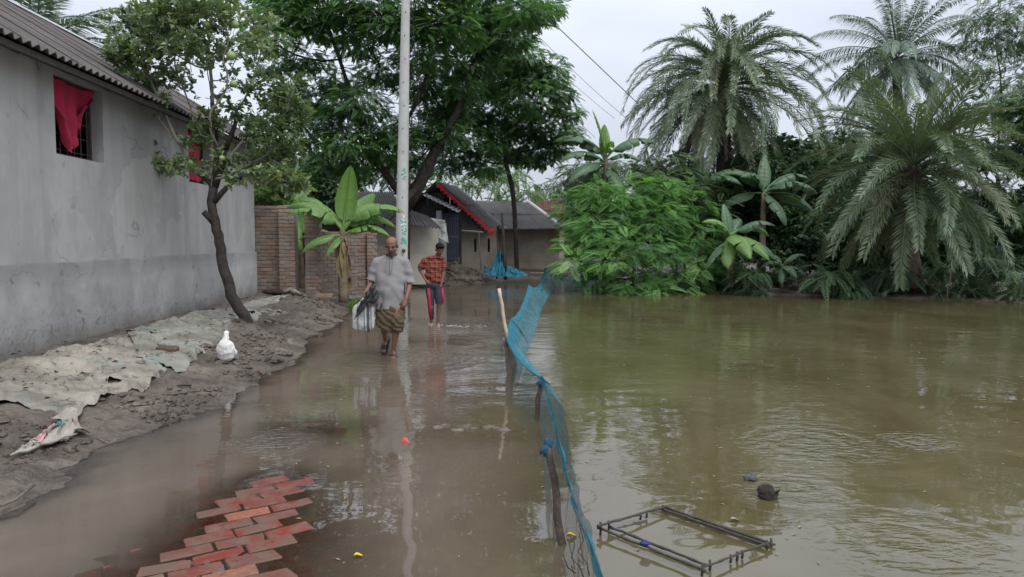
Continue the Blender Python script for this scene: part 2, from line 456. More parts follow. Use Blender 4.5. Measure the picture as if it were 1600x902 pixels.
def height(x, y, bare=False):
    x = np.asarray(x, float); y = np.asarray(y, float)
    d = shore_sd(x, y) + 0.16 * fbm(x * 1.3, y * 1.3, 0, 3, 5) + 0.05 * fbm(x * 6, y * 6, 0, 2, 8)
    left = x < 2.0
    land = np.where(left, 0.30 * sstep(0, 2.1, d) + 0.04 * sstep(0, .25, d), 0.08 * sstep(0, .4, d) + 0.2 * sstep(.6, 3.0, d))
    mudz = sstep(-0.1, 0.25, d) * (1 - sstep(1.5, 2.6, d) * 0.7)
    rough = 0.017 * ridge(x * 3.1, y * 3.1, 0, 4, 21) * mudz + 0.022 * fbm(x * 9, y * 9, 0, 3, 31) * mudz * (.4 + sstep(-.3, .5, fbm(x * 1.3, y * 1.3, 0, 2, 36)))
    far = sstep(12.2, 14.5, y) * sstep(0.15, 0.5, d) * (1 - sstep(1.0, 1.6, d)) * (x < -2)
    rough = rough + far * (0.07 + 0.06 * ridge(x * 4, y * 4, 0, 3, 41))
    heap = 0.35 * np.exp(-(((x + 2.2) / 1.3) ** 2 + ((y - 27.2) / 0.9) ** 2)) * (0.7 + 0.5 * ridge(x * 3, y * 3, 0, 3, 45))
    mound = 0.17 * np.exp(-(((x - TREE_BASE.x + .02) / 0.42) ** 2 + ((y - TREE_BASE.y + .1) / 0.5) ** 2)) * (1 + 0.35 * fbm(x * 7, y * 7, 0, 3, 51))
    bank = np.where(d > 0, land, 0)
    road = -0.05 * sstep(0, 0.5, -d) - 0.02 + 0.015 * fbm(x * 1.5, y * 1.5, 0, 3, 61)
    pond = -0.9 * sstep(0.05, 1.6, x - net_x(y))
    wet = road + pond
    h = np.where(d > 0, bank + rough, np.maximum(wet, -1.2) * sstep(0, 0.35, -d) + 0.3 * rough)
    if bare: return bank + mound * .6
    return h + heap + mound
def axis(*seg):
    out = []
    for a, b, st in seg: out.append(np.arange(a, b, st))
    return np.concatenate(out)
gx = axis((-260, -40, 20), (-40, -8, 1.6), (-8, -6, .25), (-6, -2.2, .035), (-2.2, 1.2, .12), (1.2, 14, .4), (14, 50, 2), (50, 281, 20))
gy = axis((-40, 2, 3), (2, 2.9, .15), (2.9, 10, .045), (10, 20, .08), (20, 32, .18), (32, 60, 1.4), (60, 400, 20))
X, Y = np.meshgrid(gx, gy, indexing='ij')
Z = height(X, Y)
m = MB(); m.grid(np.stack([X, Y, Z], -1))
ground = m.build('ground', M['mud'], None, True, 'structure')
def hz(x, y):                           # the ground's height read back from its grid
    i = min(max(int(np.searchsorted(gx, x)) - 1, 0), len(gx) - 2); j = min(max(int(np.searchsorted(gy, y)) - 1, 0), len(gy) - 2)
    a = (x - gx[i]) / (gx[i + 1] - gx[i]); b = (y - gy[j]) / (gy[j + 1] - gy[j])
    return float((Z[i, j] * (1 - a) + Z[i + 1, j] * a) * (1 - b) + (Z[i, j + 1] * (1 - a) + Z[i + 1, j + 1] * a) * b)

# loose clods of mud along the water's edge
def clods(name, n, region, smin, smax, mat, seed, dmin=-0.05, dmax=1.0):
    r = np.random.default_rng(seed); m = MB(); k = 0
    while k < n:
        x = r.uniform(region[0], region[1]); y = r.uniform(region[2], region[3])
        d = float(shore_sd(np.array(x), np.array(y)))
        if not dmin < d < dmax or vnoise(x * 1.7, y * 1.7, 0, seed) < 0.05: continue
        s = smin + (smax - smin) * r.random() ** 3
        m.ball((x, y, hz(x, y) + s * .2), (s * r.uniform(.7, 1.3), s * r.uniform(.7, 1.3), s * .6), 7, 5, 0.55, int(r.integers(1000)))
        k += 1
    return tag(m.build(name, mat, None, False, 'stuff'))
clods('mud_clods', 900, (-5, -2.6, 3, 17.5), .012, .06, M['mud'], 3)
clods('mud_rubble', 260, (-4.4, -0.2, 22, 28), .03, .11, M['mud'], 4, -0.1, 1.6)

# ------------------------------------------------------------------ submerged brick road
ROAD_ANG = R(33)
ca, sa = math.cos(ROAD_ANG), math.sin(ROAD_ANG)
def brick_mesh(name, L, W, H, b=0.006, seed=0, jit=0.003):
    r = np.random.default_rng(seed)
    bm = bmesh.new(); bmesh.ops.create_cube(bm, size=1)
    for v in bm.verts: v.co = Vector((v.co.x * L, v.co.y * W, v.co.z * H)) + Vector(r.normal(0, jit, 3))
    bmesh.ops.bevel(bm, geom=bm.edges[:], offset=b, segments=1, affect='EDGES')
    me = bpy.data.meshes.new(name); bm.to_mesh(me); bm.free(); return me
def crown_h(x, y):                      # how far a paver's top stands above the water
    a0, a1 = np.array([-1.36, 3.1]), np.array([-1.50, 4.5])
    e = a1 - a0; t = np.clip(((x - a0[0]) * e[0] + (y - a0[1]) * e[1]) / e.dot(e), 0, 1)
    d = math.hypot(x - a0[0] - t * e[0], (y - a0[1] - t * e[1]) * 0.9)
    wdt = 0.38 - 0.19 * t
    h = 0.0024 - 0.0115 * max(0, d / wdt - .45) ** 2 + .0012 * math.sin(x * 9 + y * 4) * math.sin(y * 7 - x * 3)
    c2 = G(497, 672, 0); d2 = math.hypot((x - c2.x) / .36, (y - c2.y) / .30)
    return max(h, -0.0012 - 0.012 * d2 ** 2)
road_bed_pts = np.stack(np.meshgrid(np.linspace(-2.5, 0.1, 60), np.linspace(2.6, 7.4, 100), indexing='ij'), -1)
rz = np.vectorize(lambda a, b: max(crown_h(a, b), -0.05) - 0.0055)(road_bed_pts[..., 0], road_bed_pts[..., 1])
m = MB(); m.grid(np.concatenate([road_bed_pts, rz[..., None]], -1))
M['silt'] = mat_simple('road_silt', (0.10, 0.070, 0.052), 0.6, 0.2, 7, 0.5)
road = m.build('brick_road', M['silt'], None, True, 'structure')
pav_me = [brick_mesh('paver%d' % i, .244, .117, .06, .008, i, .005) for i in range(5)]
for me in pav_me: me.materials.append(M['paver'])
PAVERS = []
r = np.random.default_rng(5)
for j in range(-30, 40):
    for i in range(-20, 20):
        u = i * .252 + (j % 2) * .126; v = j * .125
        x, y = -1.4 + u * ca - v * sa, 3.7 + u * sa + v * ca
        if not (2.6 < y < 7.2 and -2.4 < x < 0.0): continue
        h = crown_h(x, y)
        if h < -0.030: continue
        z = h + r.normal(0, .0008)
        if r.random() < .02: continue
        o = link('brick', pav_me[int(r.integers(5))], None, road)
        o.location = (x, y, z - .03)
        o.rotation_euler = (r.normal(0, .004), r.normal(0, .004), ROAD_ANG + r.normal(0, .05))
        PAVERS.append((x, y, z))
print('pavers', len(PAVERS))

# ------------------------------------------------------------------ flood and pond water
wx = axis((-6, -2.9, .12), (-2.9, 0.2, .045), (0.2, 2, .12), (2, 46, 1.2)); wy = axis((-6, 2.6, .6), (2.6, 7.2, .045), (7.2, 18, .12), (18, 34, .4))
WX, WY = np.meshgrid(wx, wy, indexing='ij')
bed = height(WX, WY)
near = (WX > -2.5) & (WX < .1) & (WY > 2.6) & (WY < 7.2)
ch = np.full(WX.shape, -1.0); ch[near] = np.vectorize(crown_h)(WX[near], WY[near])
depth = np.maximum(-np.maximum(bed, ch), 0.0)
depth = np.where(ch > -.5, np.maximum(depth + .002 * fbm(WX * 6, WY * 6, 0, 3, 66), 0), depth)
m = MB(); m.grid(np.stack([WX, WY, 0 * WX], -1))
water = m.build('water', None, None, True, 'structure')
at = water.data.attributes.new('depth', 'FLOAT', 'POINT'); at.data.foreach_set('value', depth.ravel().astype(np.float32))
pf = sstep(-.9, .55, WX - net_x(WY) + .25 * fbm(WX * .8, WY * .8, 0, 3, 71))
at = water.data.attributes.new('pond', 'FLOAT', 'POINT'); at.data.foreach_set('value', pf.ravel().astype(np.float32))

def mat_water():
    t = NT('muddy_water'); co = t.coord('Position')
    dep = t.attr('depth'); pond = t.attr('pond')
    murk = t.math('SUBTRACT', 1.0, t.math('POWER', 2.718, t.math('MULTIPLY', dep, -42.0)))
    sil = t.noise(t.coord('Position', (1, .55, 1)), 0.75, 5, 0.6, 0.6)
    road_c = t.ramp(sil, [(0.32, (0.092, 0.070, 0.051)), (0.5, (0.130, 0.102, 0.076)), (0.7, (0.168, 0.134, 0.103))])
    pond_c = t.ramp(sil, [(0.34, (0.084, 0.069, 0.031)), (0.66, (0.122, 0.102, 0.053))])
    c = t.mix(pond, road_c, pond_c)
    # ripples: a broad swell, finer wind ripples in patches, rings where something disturbs the surface
    n1 = t.noise(t.coord('Position', (1.0, 1.7, 1)), 1.5, 1.5, 0.45, 0.3)
    n2 = t.noise(t.coord('Position', (1.0, 1.9, 1)), 7.0, 3, 0.5, 0.4)
    patch = t.noise(co, 0.55, 3, 0.5)
    py = t.n('ShaderNodeSeparateXYZ'); t.l(co, py.inputs[0])
    farther = t.rng(py.outputs['Y'], 4.0, 9.5, 0.05, 1.0)
    amp2 = t.math('MULTIPLY', t.rng(patch, 0.38, 0.62, 0.15, 1.0), farther)
    h = t.math('MULTIPLY', n1, t.rng(pond, 0, 1, 0.006, 0.008))
    h = t.math('ADD', h, t.math('MULTIPLY', t.math('MULTIPLY', n2, amp2), t.rng(pond, 0, 1, 0.0045, 0.0055)))
    for (px, py_, rad, k, a) in RINGS:
        p = G(px, py_, 0)
        d = t.n('ShaderNodeVectorMath', operation='DISTANCE'); t.l(co, d.inputs[0]); d.inputs[1].default_value = p
        dd = t.math('ADD', d.outputs['Value'], t.math('MULTIPLY', n2, 0.34))
        f = t.rng(d.outputs['Value'], rad * .25, rad, 1.0, 0.0)
        s = t.math('SINE', t.math('MULTIPLY', dd, k))
        h = t.math('ADD', h, t.math('MULTIPLY', t.math('MULTIPLY', s, f), a))
    b = t.n('ShaderNodeBump'); b.inputs['Strength'].default_value = 1.0; b.inputs['Distance'].default_value = 1.0
    t.l(h, b.inputs['Height'])
    body = t.n('ShaderNodeBsdfDiffuse'); t.l(c, body.inputs[0])
    tr = t.n('ShaderNodeBsdfTransparent'); tr.inputs[0].default_value = (0.98, 0.95, 0.91, 1)
    mm = t.n('ShaderNodeMixShader'); t.l(murk, mm.inputs[0]); t.l(tr.outputs[0], mm.inputs[1]); t.l(body.outputs[0], mm.inputs[2])
    gl = t.n('ShaderNodeBsdfGlossy'); gl.inputs['Roughness'].default_value = 0.015; t.l(b.outputs[0], gl.inputs['Normal'])
    fr = t.n('ShaderNodeFresnel'); fr.inputs[0].default_value = 1.9; t.l(b.outputs[0], fr.inputs['Normal'])
    m2 = t.n('ShaderNodeMixShader'); t.l(fr.outputs[0], m2.inputs[0]); t.l(mm.outputs[0], m2.inputs[1]); t.l(gl.outputs[0], m2.inputs[2])
    return t.done(m2.outputs[0])
RINGS = [(612, 558, 1.5, 26, .0035), (682, 508, 1.9, 22, .0045), (1262, 690, 0.75, 30, .0035), (1435, 690, 0.35, 42, .004), (432, 690, 0.42, 46, .006),
         (420, 755, 0.2, 60, .003), (1420, 850, 0.6, 26, .002), (1240, 762, .5, 30, .002)]
water.data.materials.append(mat_water())

# ------------------------------------------------------------------ cement house along the lane
HP0, HDIR = np.array([-5.18, 7.45, 0]), np.array([-0.0618, 1, 0]) / math.hypot(.0618, 1)
HN = np.array([HDIR[1], -HDIR[0], 0])   # outward, towards the lane
def HW(s, out, z): return HP0 + HDIR * s + HN * out + np.array([0, 0, z])
def hs(px, py):                         # distance along the wall and height of a pixel on it
    p = onplane(px, py, HP0, HN); v = np.array(p) - HP0
    return float(v.dot(HDIR)), p.z
S0, S1 = -6.2, hs(400, 440)[0]
house = thing('cement_house', 'grey cement plastered house under a weathered corrugated roof', 'house', tuple(HP0))
def hbox(m, s0, s1, o0, o1, z0, z1):
    m.hexa([HW(s0, o0, z0), HW(s1, o0, z0), HW(s1, o1, z0), HW(s0, o1, z0)], [HW(s0, o0, z1), HW(s1, o0, z1), HW(s1, o1, z1), HW(s0, o1, z1)])
WTOP = 3.52
w1s0, _ = hs(88, 240); w1s1, _ = hs(163, 250); zb = hs(88, 240)[1]; zt = min(hs(88, 112)[1], WTOP - .05)
w2s0, _ = hs(296, 290); w2s1 = w2s0 + (w1s1 - w1s0)
WIN = [(w1s0, w1s1), (w2s0, w2s1)]
print('house', S0, S1, 'win', WIN, zb, zt)
T = 0.22
m = MB()
hbox(m, S0, S1, -T, 0, 0.0, zb); hbox(m, S0, S1, -T, 0, zt, WTOP)
e = [S0] + [v for wv in WIN for v in wv] + [S1]
for i in range(0, len(e), 2): hbox(m, e[i], e[i + 1], -T, 0, zb, zt)
# end wall with its gable, and the wall at the near end
for s0, s1 in ((S1 - T, S1), (S0, S0 + T)):
    hbox(m, s0, s1, -5.6, -T, 0, WTOP)
    a, b, c = HW(s0, -.1, WTOP), HW(s0, -5.6, WTOP), HW(s0, -2.85, 5.22); d, e2, f = HW(s1, -.1, WTOP), HW(s1, -5.6, WTOP), HW(s1, -2.85, 5.22)
    m.add([a, b, c, d, e2, f], [(0, 1, 4, 3), (1, 2, 5, 4), (2, 0, 3, 5)], [(0, 2, 1), (3, 4, 5)])
hbox(m, S0, S1, -5.6, -5.6 + T, 0, WTOP)
m.build('wall', M['cement'], house)
# the thicker plaster dado, top edge a little uneven
zd = hs(0, 416)[1]
ss = np.linspace(S0, S1 + .015, 90); m = MB()
top = zd + .012 * fbm(ss * 1.3, 0 * ss, 0, 3, 81)
outer = [[HW(s, .024, 0) for s in ss], [HW(s, .026, t - .012) for s, t in zip(ss, top)], [HW(s, .012, t) for s, t in zip(ss, top)], [HW(s, .001, t + .002) for s, t in zip(ss, top)]]
m.grid(np.array(outer))
m.build('plaster_dado', M['dado'], house, True)
m = MB(); hbox(m, S0 + T, S1 - T, -T - 2.2, -T - 2.15, .1, WTOP); m.build('interior_shade_sheet', M['dark_void'], house)  # near-black sheet, painted as the unlit room behind the windows
# windows: iron bars, frame, sill
for k, (a, b) in enumerate(WIN):
    m = MB()
    for (s0, s1, z0, z1) in ((a + .003, b - .003, zb + .003, zb + .045), (a + .003, b - .003, zt - .045, zt - .003), (a + .003, a + .04, zb + .045, zt - .045), (b - .04, b - .003, zb + .045, zt - .045)):
        hbox(m, s0, s1, -.19, -.15, z0, z1)
    win = m.build('window_frame', M['darkwood'], house)
    for i in range(7):
        s = a + (b - a) * (i + .5) / 7
        m = MB(); m.tube([HW(s, -.17, zb + .04), HW(s, -.17, zt - .04)], .007, 5); m.build('window_bar', M['iron'], win)
    for i in range(5):
        z = zb + (zt - zb) * (i + .5) / 5
        m = MB(); m.tube([HW(a + .03, -.17, z), HW(b - .03, -.17, z)], .006, 5); m.build('window_bar', M['iron'], win)
# red cloth hung in the windows: each hangs by itself
def hung_cloth(name, label, a, b, ztop, zlow, seed, gather):
    u = np.linspace(0, 1, 46); v = np.linspace(0, 1, 44)
    U, V = np.meshgrid(u, v, indexing='ij')
    wid = (b - a)
    lo = gather[0] + (gather[1] - gather[0]) * U         # where the cloth ends below
    lowz = np.interp(U, gather[2], gather[3])
    s = a + wid * (U * (1 - V ** 1.7) * gather[4] + lo * V ** 1.7)
    z = ztop - (ztop - zlow) * V * lowz - .03 * np.sin(U * PI) * (1 - V)
    fold = (.008 + .042 * V) * np.sin(U * 24 + 2.2 * fbm(U * 2, V * 1.5, 0, 2, seed)) + .03 * fbm(U * 4, V * 2.5, 0, 3, seed + 3)
    out = -.085 + fold
    pts = HP0 + s[..., None] * HDIR + out[..., None] * HN + z[..., None] * np.array([0, 0, 1.0])
    o = thing(name, label, 'curtain', tuple(HW((a + b) / 2, -.09, ztop)))
    m = MB(); m.grid(pts); m.build('cloth', M['red_cloth'], o, True)
    m = MB(); m.tube([HW(a + .002, -.10, ztop + .012), HW(b - .002, -.10, ztop + .012)], .008, 5); m.build('curtain_string', M['iron'], o)
hung_cloth('red_cloth', 'crimson cloth gathered to a point in the big barred window under the eaves', w1s0 + .01, w1s1, zt - .02, zb + .03, 91, (.28, .62, [0, .25, .45, .62, .72, 1], [.62, .95, 1.0, .82, .80, .30], .97))
hung_cloth('red_cloth', 'red cloth hanging in the window behind the citrus tree', w2s0 + .01, w2s1 - .3, zt - .02, zb + .03, 95, (.05, .8, [0, .5, 1], [1., .97, 1.], .95))
# roof: corrugated sheets in two slopes
EO, EZ, RO, RZ = .40, 3.50, -2.85, 5.48
def sheet_mesh(name, width, p0o, p0z, p1o, p1z, ncor, amp=.024):
    n = ncor * 6 + 1; s = np.linspace(0, width, n)
    L = math.hypot(p1o - p0o, p1z - p0z); nx, nz = -(p1z - p0z) / L, (p1o - p0o) / L
    if nz < 0: nx, nz = -nx, -nz
    rows = []
    for t, off in ((0, 0), (.5, .004), (1, 0)):
        rows.append([(s_, p0o + (p1o - p0o) * t + nx * (amp * math.cos(s_ / width * ncor * 2 * PI) + off), p0z + (p1z - p0z) * t + nz * (amp * math.cos(s_ / width * ncor * 2 * PI) + off)) for s_ in s])
    topv = np.array(rows); bot = topv - np.array([0, nx * .012, nz * .012])
    m = MB(); m.grid(topv); m.grid(bot[::-1]); m.grid(np.stack([topv[0], bot[0]])); m.grid(np.stack([bot[-1], topv[-1]]))
    return mesh_np(name, np.concatenate(m.v), [np.concatenate(m.q)])
def local_to_house(o, s):
    a = np.array([HDIR, HN, (0, 0, 1.0)]).T
    Mx = Matrix(a.tolist()).to_4x4(); Mx.translation = Vector(HDIR * s)
    o.matrix_local = Mx
SW = 1.05
mf = sheet_mesh('roof_sheet_front', SW + .02, EO, EZ, RO, RZ, 7); mb_ = sheet_mesh('roof_sheet_back', SW + .02, RO, RZ, -6.1, EZ + .02, 7)
for me in (mf, mb_): me.materials.append(M['asbestos'])
k = 0; s = S0 - .3
while s < S1 + .25:
    for me in (mf, mb_):
        o = link('roof_sheet', me, None, house, True); local_to_house(o, s)
        o.location.z += .004 * (k % 2) + random.uniform(-.004, .004)
    s += SW; k += 1
m = MB()
pr = [(RO + .22, RZ - .075), (RO + .1, RZ + .02), (RO, RZ + .055), (RO - .1, RZ + .02), (RO - .22, RZ - .075)]
m.grid(np.array([[HW(S0 - .3, o_, z_) for o_, z_ in pr], [HW((S0 + S1) / 2, o_, z_ - .02) for o_, z_ in pr], [HW(S1 + .3, o_, z_) for o_, z_ in pr]]))
m.build('ridge_cap', M['pale_tin'], house)
m = MB(); hbox(m, S0 - .25, S1 + .25, EO - .10, EO - .06, EZ - .10, EZ - .035); m.build('eaves_batten', M['darkwood'], house)
for i in range(int((S1 - S0) / .95)):
    s = S0 + .4 + i * .95; m = MB()
    m.hexa([HW(s, -.3, WTOP + .17), HW(s + .06, -.3, WTOP + .17), HW(s + .06, EO - .1, EZ - .115), HW(s, EO - .1, EZ - .115)], [HW(s, -.3, WTOP + .26), HW(s + .06, -.3, WTOP + .26), HW(s + .06, EO - .1, EZ - .04), HW(s, EO - .1, EZ - .04)])
    m.build('rafter', M['darkwood'], house)

# ------------------------------------------------------------------ brick boundary walls
BL, BH, BW = .25, .085, .12
bmesh_ = {}
for nm, L in (('full', BL - .012), ('half', BL / 2 - .012), ('threeq', BL * .75 - .012)):
    bmesh_[nm] = [brick_mesh('brick_%s_%d' % (nm, i), L, BW, BH - .012, .005, 40 + i, .0035) for i in range(3)]
    for me in bmesh_[nm]: me.materials.append(M['brick'])
def brick_panel(parent, p0, d, width, z0, ncourse, depth, seed):
    """courses of bricks along direction d from p0, the outer face on the right-hand side of d"""
    r = np.random.default_rng(seed)
    d = np.array([d[0], d[1], 0.0]); d /= np.linalg.norm(d); nrm = np.array([d[1], -d[0], 0])
    p0 = np.array([p0[0], p0[1], 0.0]); org = np.array(origin_of(parent)); ang = math.atan2(d[1], d[0])
    for c in range(ncourse):
        u = 0.0; first = c % 2
        while u < width - .04:
            rem = width - u
            if first: kind, L = 'half', BL / 2
            else: kind, L = 'full', BL
            first = False
            if L > rem + .02:
                kind, L = ('threeq', BL * .75) if rem > .17 else ('half', BL / 2)
            o = link('brick', bmesh_[kind][int(r.integers(3))], None, parent)
            ctr = p0 + d * (u + L / 2) - nrm * (BW / 2) + nrm * r.normal(0, .005)
            o.location = Vector(ctr - org) + Vector((0, 0, z0 + (c + .5) * BH))
            o.rotation_euler = (0, 0, ang + r.normal(0, .012))
            u += L
    m = MB()
    a, b = p0 + d * .012 - nrm * .014, p0 + d * (width - .012) - nrm * .014
    a2, b2 = a - nrm * (depth - .03), b - nrm * (depth - .03)
    zt_ = z0 + ncourse * BH - .012
    m.hexa([v + np.array([0, 0, z0 - .1]) for v in (a, b, b2, a2)], [v + np.array([0, 0, zt_]) for v in (a, b, b2, a2)])
    m.build('mortar_core', M['mortar'], parent)
BWALL_Y = 17.0
def XY(px, Y): v = P(px, 400, Y); return (v.x, v.y)
bz = .22
wallA = thing('brick_wall', 'short tall brick wall with end pier beside the cement house corner', 'brick wall', (*XY(430, BWALL_Y), bz), 'brick boundary walls')
a, b = XY(399, 17.15), XY(437, 17.15)
nA = int(round((P(430, 322, 17.1).z - bz) / BH))
brick_panel(wallA, a, (b[0] - a[0], b[1] - a[1]), b[0] - a[0], bz, nA, .24, 1)
a, b = XY(435.5, 16.9), XY(460.5, 16.9)
brick_panel(wallA, a, (b[0] - a[0], b[1] - a[1]), b[0] - a[0], bz, nA + 0, .36, 2)
wallB = thing('brick_wall', 'lower brick wall with a tall pier running behind the banana plant', 'brick wall', (*XY(487, BWALL_Y), bz), 'brick boundary walls')
a, b = XY(476, 16.9), XY(498.5, 16.9)
nB = int(round((P(487, 331, 16.9).z - bz) / BH))
brick_panel(wallB, a, (b[0] - a[0], b[1] - a[1]), b[0] - a[0], bz, nB, .36, 3)
a, b = XY(499, 17.05), XY(575, 18.4)
nC = int(round((P(500, 360, 17.05).z - bz) / BH))
brick_panel(wallB, a, (b[0] - a[0], b[1] - a[1]), math.hypot(b[0] - a[0], b[1] - a[1]), bz, nC, .13, 4)
a, b = XY(573, 18.25), XY(586, 18.25)
brick_panel(wallB, a, (b[0] - a[0], b[1] - a[1]), b[0] - a[0], bz, nC, .3, 5)
o = thing('loose_bricks', 'grey brick lying flat at the foot of the tall brick pier', 'brick', (*XY(505, 16.5), bz))
o.name = 'fallen_brick'
me = bmesh_['full'][0]; c = link('brick', me, None, o); c.scale = (1.6, 1, 1.2); c.location.z = .08

# ------------------------------------------------------------------ houses beyond the flooded lane
def corr_roof(name, c00, c01, c10, c11, ncor, mat, parent, amp=.03, rows=2):
    """corrugated slope: c00-c01 the eave, c10-c11 the ridge"""
    c00, c01, c10, c11 = [np.array(tuple(v)) for v in (c00, c01, c10, c11)]
    n = np.cross(c01 - c00, c10 - c00); n /= np.linalg.norm(n)
    if n[2] < 0: n = -n
    k = max(2, ncor // 9); per = ncor // k
    for r_ in range(rows):
        t0, t1 = r_ / rows, (r_ + 1) / rows + (.03 if r_ < rows - 1 else 0)
        for q in range(k):
            s = np.linspace(q / k, (q + 1) / k + .003, per * 6 + 1)
            g = []
            for t in (t0, t1):
                p = (1 - t) * (c00[None] * (1 - s[:, None]) + c01[None] * s[:, None]) + t * (c10[None] * (1 - s[:, None]) + c11[None] * s[:, None])
                g.append(p + n * (amp * np.cos(s * ncor * 2 * PI) + (.012 if (r_ == 0) == (t == t0) else .03 if r_ else 0) + .006 * ((q + r_) % 2))[:, None])
            m = MB(); m.grid(np.array(g)); m.grid(np.array(g)[::-1] - n * .012); m.build('roof_sheet', mat, parent, True)
def quadbox(m, a, b, back, z0, z1):     # wall slab from a to b (xy), thickened along back (xy)
    a, b, k = np.array(a), np.array(b), np.array(back)
    m.hexa([(*p, z0) for p in (a, b, b + k, a + k)], [(*p, z1) for p in (a, b, b + k, a + k)])

# house C: grey tin roof over mud walls at the end of the lane
C_Y = 31.5
hc = thing('mud_house', 'low mud house with broad dark corrugated roof at the end of the lane', 'house', (*XY(800, C_Y), .25))
def c3(px, py, Y): return np.array(P(px, py, Y))
aw, bw = XY(735, C_Y), XY(874, C_Y)
ztop = P(800, 352, C_Y).z
m = MB(); quadbox(m, aw, bw, (0, .35), .1, ztop); quadbox(m, (bw[0] - .35, bw[1] + .35), (bw[0], bw[1] + .35), (0, 4.2), .1, ztop); m.build('wall', M['mudwall'], hc)
m = MB(); quadbox(m, (aw[0], aw[1] - .28), (bw[0] + .05, bw[1] - .28), (0, .278), .1, .55); m.build('plinth', M['mudwall'], hc)
corr_roof('roof', P(742, 359, C_Y - .7), P(880, 358, C_Y - .7), P(742, 314, C_Y + 2.4), P(826, 317, C_Y + 2.4), 36, M['dark_tin'], hc)
rdg, eav = P(826, 317, C_Y + 2.4), P(880, 358, C_Y - .7)
m = MB(); m.tube([rdg + Vector((0, 0, .05)), (rdg + eav) / 2 + Vector((.02, 0, .04)), eav + Vector((.03, 0, .03))], .07, 6); m.build('hip_cap', M['pale_tin'], hc)
m = MB(); bk = Vector((rdg.x + 2.6, rdg.y + 2.2, eav.z)); m.add([rdg, eav, bk], [], [(0, 1, 2)]); m.build('hip_slope', M['dark_tin'], hc)

# house B: the gable with a red bargeboard
B_Y = 29.0
hb = thing('gabled_house', 'mud house with red painted bargeboard and two slit windows', 'house', (*XY(735, B_Y), .3))
apex = P(683, 284, B_Y - .5); eave = P(766, 358, B_Y - .5)
a, b = XY(700, B_Y), XY(775, B_Y)
SL = [(738, 393, 388, 369), (757, 393, 0, 0)]
zs0, zs1 = P(740, 394, B_Y).z, P(740, 373, B_Y).z
zt_ = P(740, 352, B_Y).z
m = MB()
xs = [XY(p, B_Y)[0] for p in (718, 741, 744.5, 762, 765.5, 776)]
for x0, x1 in ((xs[0], xs[1]), (xs[2], xs[3]), (xs[4], xs[5])): quadbox(m, (x0, B_Y), (x1, B_Y), (0, .3), .1, zt_)
for x0, x1 in ((xs[1], xs[2]), (xs[3], xs[4])):
    quadbox(m, (x0, B_Y), (x1, B_Y), (0, .3), .1, zs0); quadbox(m, (x0, B_Y), (x1, B_Y), (0, .3), zs1, zt_)
m.build('wall', M['mudwall'], hb)
for x0, x1 in ((xs[1], xs[2]), (xs[3], xs[4])):
    m = MB(); quadbox(m, (x0, B_Y + .22), (x1, B_Y + .22), (0, .04), zs0, zs1); m.build('slit_shade_panel', M['boards_and_shade'], hb)  # near-black panel painted as the unlit depth of the slit
# gable boards, dark
for i in range(9):
    x0 = apex.x - 1.0 + i * .36; x1 = x0 + .35
    def gz(x): return apex.z - abs(x - apex.x) * (apex.z - eave.z) / (eave.x - apex.x) - .1
    m = MB(); yb = B_Y + .1 + .012 * (i % 2)
    if x1 > eave.x - .15: break
    m.hexa([(x0, yb, zt_ + .0), (x1, yb, zt_), (x1, yb + .03, zt_), (x0, yb + .03, zt_)], [(x0, yb, max(gz(x0), zt_ + .05)), (x1, yb, max(gz(x1), zt_ + .05)), (x1, yb + .03, max(gz(x1), zt_ + .05)), (x0, yb + .03, max(gz(x0), zt_ + .05))])
    m.build('gable_board', M['boards_and_shade'], hb)
# front lean-to skirt of tin above the wall
corr_roof('skirt', P(717, 362, B_Y - .45), P(757, 362, B_Y - .45), P(715, 331, B_Y + .05), P(738, 331, B_Y + .05), 14, M['dark_tin'], hb, .02, 1)
m = MB(); m.tube([P(716, 360, B_Y - .5), P(755, 363, B_Y - .5)], .035, 5); m.build('gutter_pole', M['pale_tin'], hb)
# right roof slope going back
e2 = Vector((eave.x + .15, B_Y + 4, eave.z)); r2 = Vector((apex.x + .1, B_Y + 4, apex.z - .02))
corr_roof('roof', P(766, 359, B_Y - .55), P(784, 351, B_Y + 2.8), P(683, 285, B_Y - .55), P(712, 292, B_Y + 2.8), 18, M['dark_tin'], hb)
lft = Vector((apex.x - (eave.x - apex.x) * .9, B_Y - .5, eave.z))
corr_roof('roof', lft, lft + Vector((0, 4.2, 0)), apex, apex + Vector((0, 4.2, 0)), 18, M['dark_tin'], hb)
m = MB(); q0, q1 = apex + Vector((0, -.06, .02)), eave + Vector((.02, -.06, .0)); n_ = Vector((0, -.035, 0)); dn = Vector((0, 0, -.17))
m.hexa([q0 + dn, q1 + dn, q1 + dn + n_, q0 + dn + n_], [q0, q1, q1 + n_, q0 + n_]); m.build('bargeboard', M['red_paint'], hb)
m = MB()
for i in range(16):
    p_ = q0.lerp(q1, (i + .5) / 16) + dn + Vector((0, -.018, .0)); m.ball(p_, (.075, .012, .055), 8, 5)
m.ball(q1 + Vector((.02, -.02, -.1)), (.16, .03, .13), 10, 6)
m.build('scalloped_edge', M['red_paint'], hb)
m = MB(); pr0, pr1 = P(722, 309, B_Y - .3), P(783, 351, B_Y + .6)
m.tube([P(715, 297, B_Y + .1), P(790, 357, B_Y + .1)], .04, 5); m.build('roof_edge_strip', M['pale_tin'], hb)
